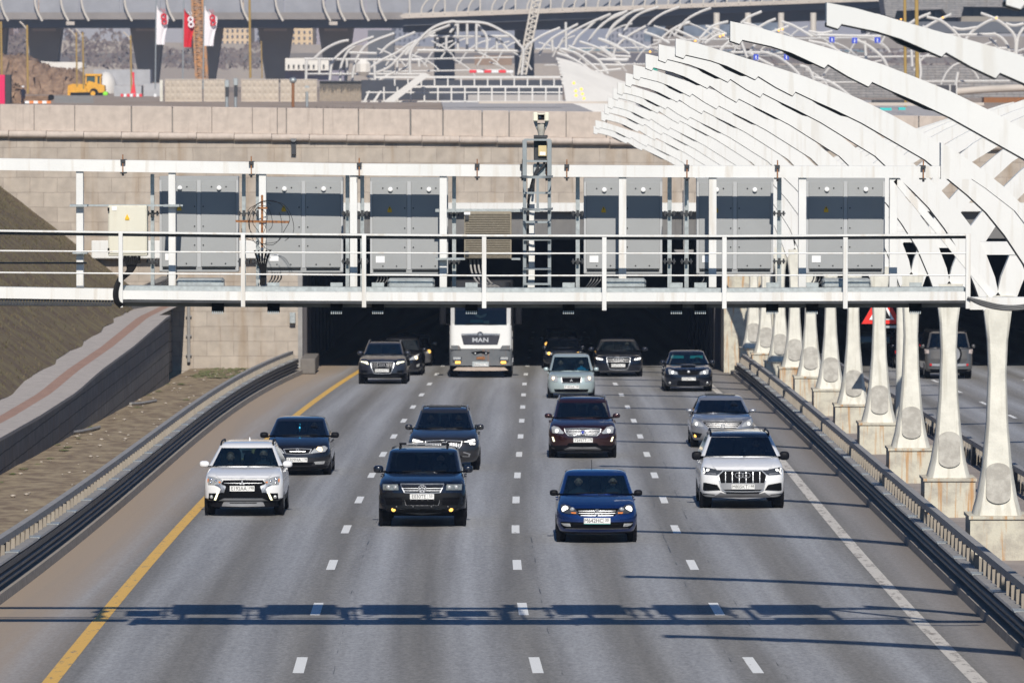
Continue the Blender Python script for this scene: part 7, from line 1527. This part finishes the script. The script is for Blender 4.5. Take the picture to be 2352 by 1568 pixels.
add('car_r', name='estate_car', cat='car', at=(2098, 845), S=246, cx0=900, cy0=700, w=1.75, wb=2.7, lane=lambda y: xKR2(y)+2, away=1, n=4, R=.3,
    label='black estate car in the right tunnel just left of the grey off roader', paint=paintm('black', (.006, .008, .016), .3, .22), rt=345, wt=375, wbm=480, gt=150, gb=175, ge=500, bb=660, mir=(220, 470, 40, 30), yw=(-.6, -.3), wr=.33,
    ft=[('M', 'tail_lamp', M_redl, [(-205, 520), (-150, 522), (-150, 550), (-203, 550)], {'off': .02}), ('P', 'number_plate', None, (60, 540, 120, 'K318OP', '98'))])
# ---- worker in a white helmet on the building site
v = [(0, 0, .95), (0, .02, 1.2), (0, .01, 1.42), (0, -.02, 1.53), (0, -.04, 1.66), (.1, 0, .88), (.13, .05, .48), (.12, .02, .08), (.13, -.12, .03), (-.1, 0, .88), (-.1, -.05, .48), (-.12, .04, .08), (-.13, -.1, .03), (.2, .02, 1.38), (.26, -.02, 1.1), (.16, -.22, .95), (-.2, .02, 1.38), (-.27, -.02, 1.1), (-.16, -.22, .95)]
e = [(0, 1), (1, 2), (2, 3), (3, 4), (0, 5), (5, 6), (6, 7), (7, 8), (0, 9), (9, 10), (10, 11), (11, 12), (2, 13), (13, 14), (14, 15), (2, 16), (16, 17), (17, 18)]
me = skin_mesh(v, e, [(.16, .12), (.17, .12), (.18, .12), .06, .1, .1, .07, .05, .045, .1, .07, .05, .045, .07, .055, .04, .07, .055, .04])
me.materials.append(mat('navy_workwear', (.015, .018, .035), .9)); o = bpy.data.objects.new('person', me); COL.objects.link(o); o.location = (P(53, 238, 570).x, 570, 9.36)
o.scale = (1, 1, 1); tag(o, 'worker in dark clothes and white helmet standing by the red container', 'person'); BASE[o.name] = o.location.copy()
mb = MB(); mb.ell((0, -.05, 1.68), .1, .11, .12, 14, 10); mb.build('head', M_skin, o, smooth=True, world=False)
mb = MB(); mb.ell((0, -.04, 1.76), .14, .16, .11, 14, 8); mb.build('helmet', M_label, o, smooth=True, world=False)
# ---------------------------------------------------------------- air between the camera and the far structures
hz = bpy.data.materials.new('haze'); hz.use_nodes = True; nt = hz.node_tree
for n in list(nt.nodes): nt.nodes.remove(n)
o_ = nt.nodes.new('ShaderNodeOutputMaterial'); pv = nt.nodes.new('ShaderNodeVolumePrincipled'); pv.inputs['Color'].default_value = (.6, .76, 1, 1)
pv.inputs['Density'].default_value = 0.0002; pv.inputs['Anisotropy'].default_value = .2; nt.links.new(pv.outputs[0], o_.inputs['Volume'])
mb = MB(); mb.box(-905, 905, -30, 3020, -8, 60); tag(mb.build('haze', hz, keep=True), 'thin pale blue haze over the distance', 'haze', kind='stuff')
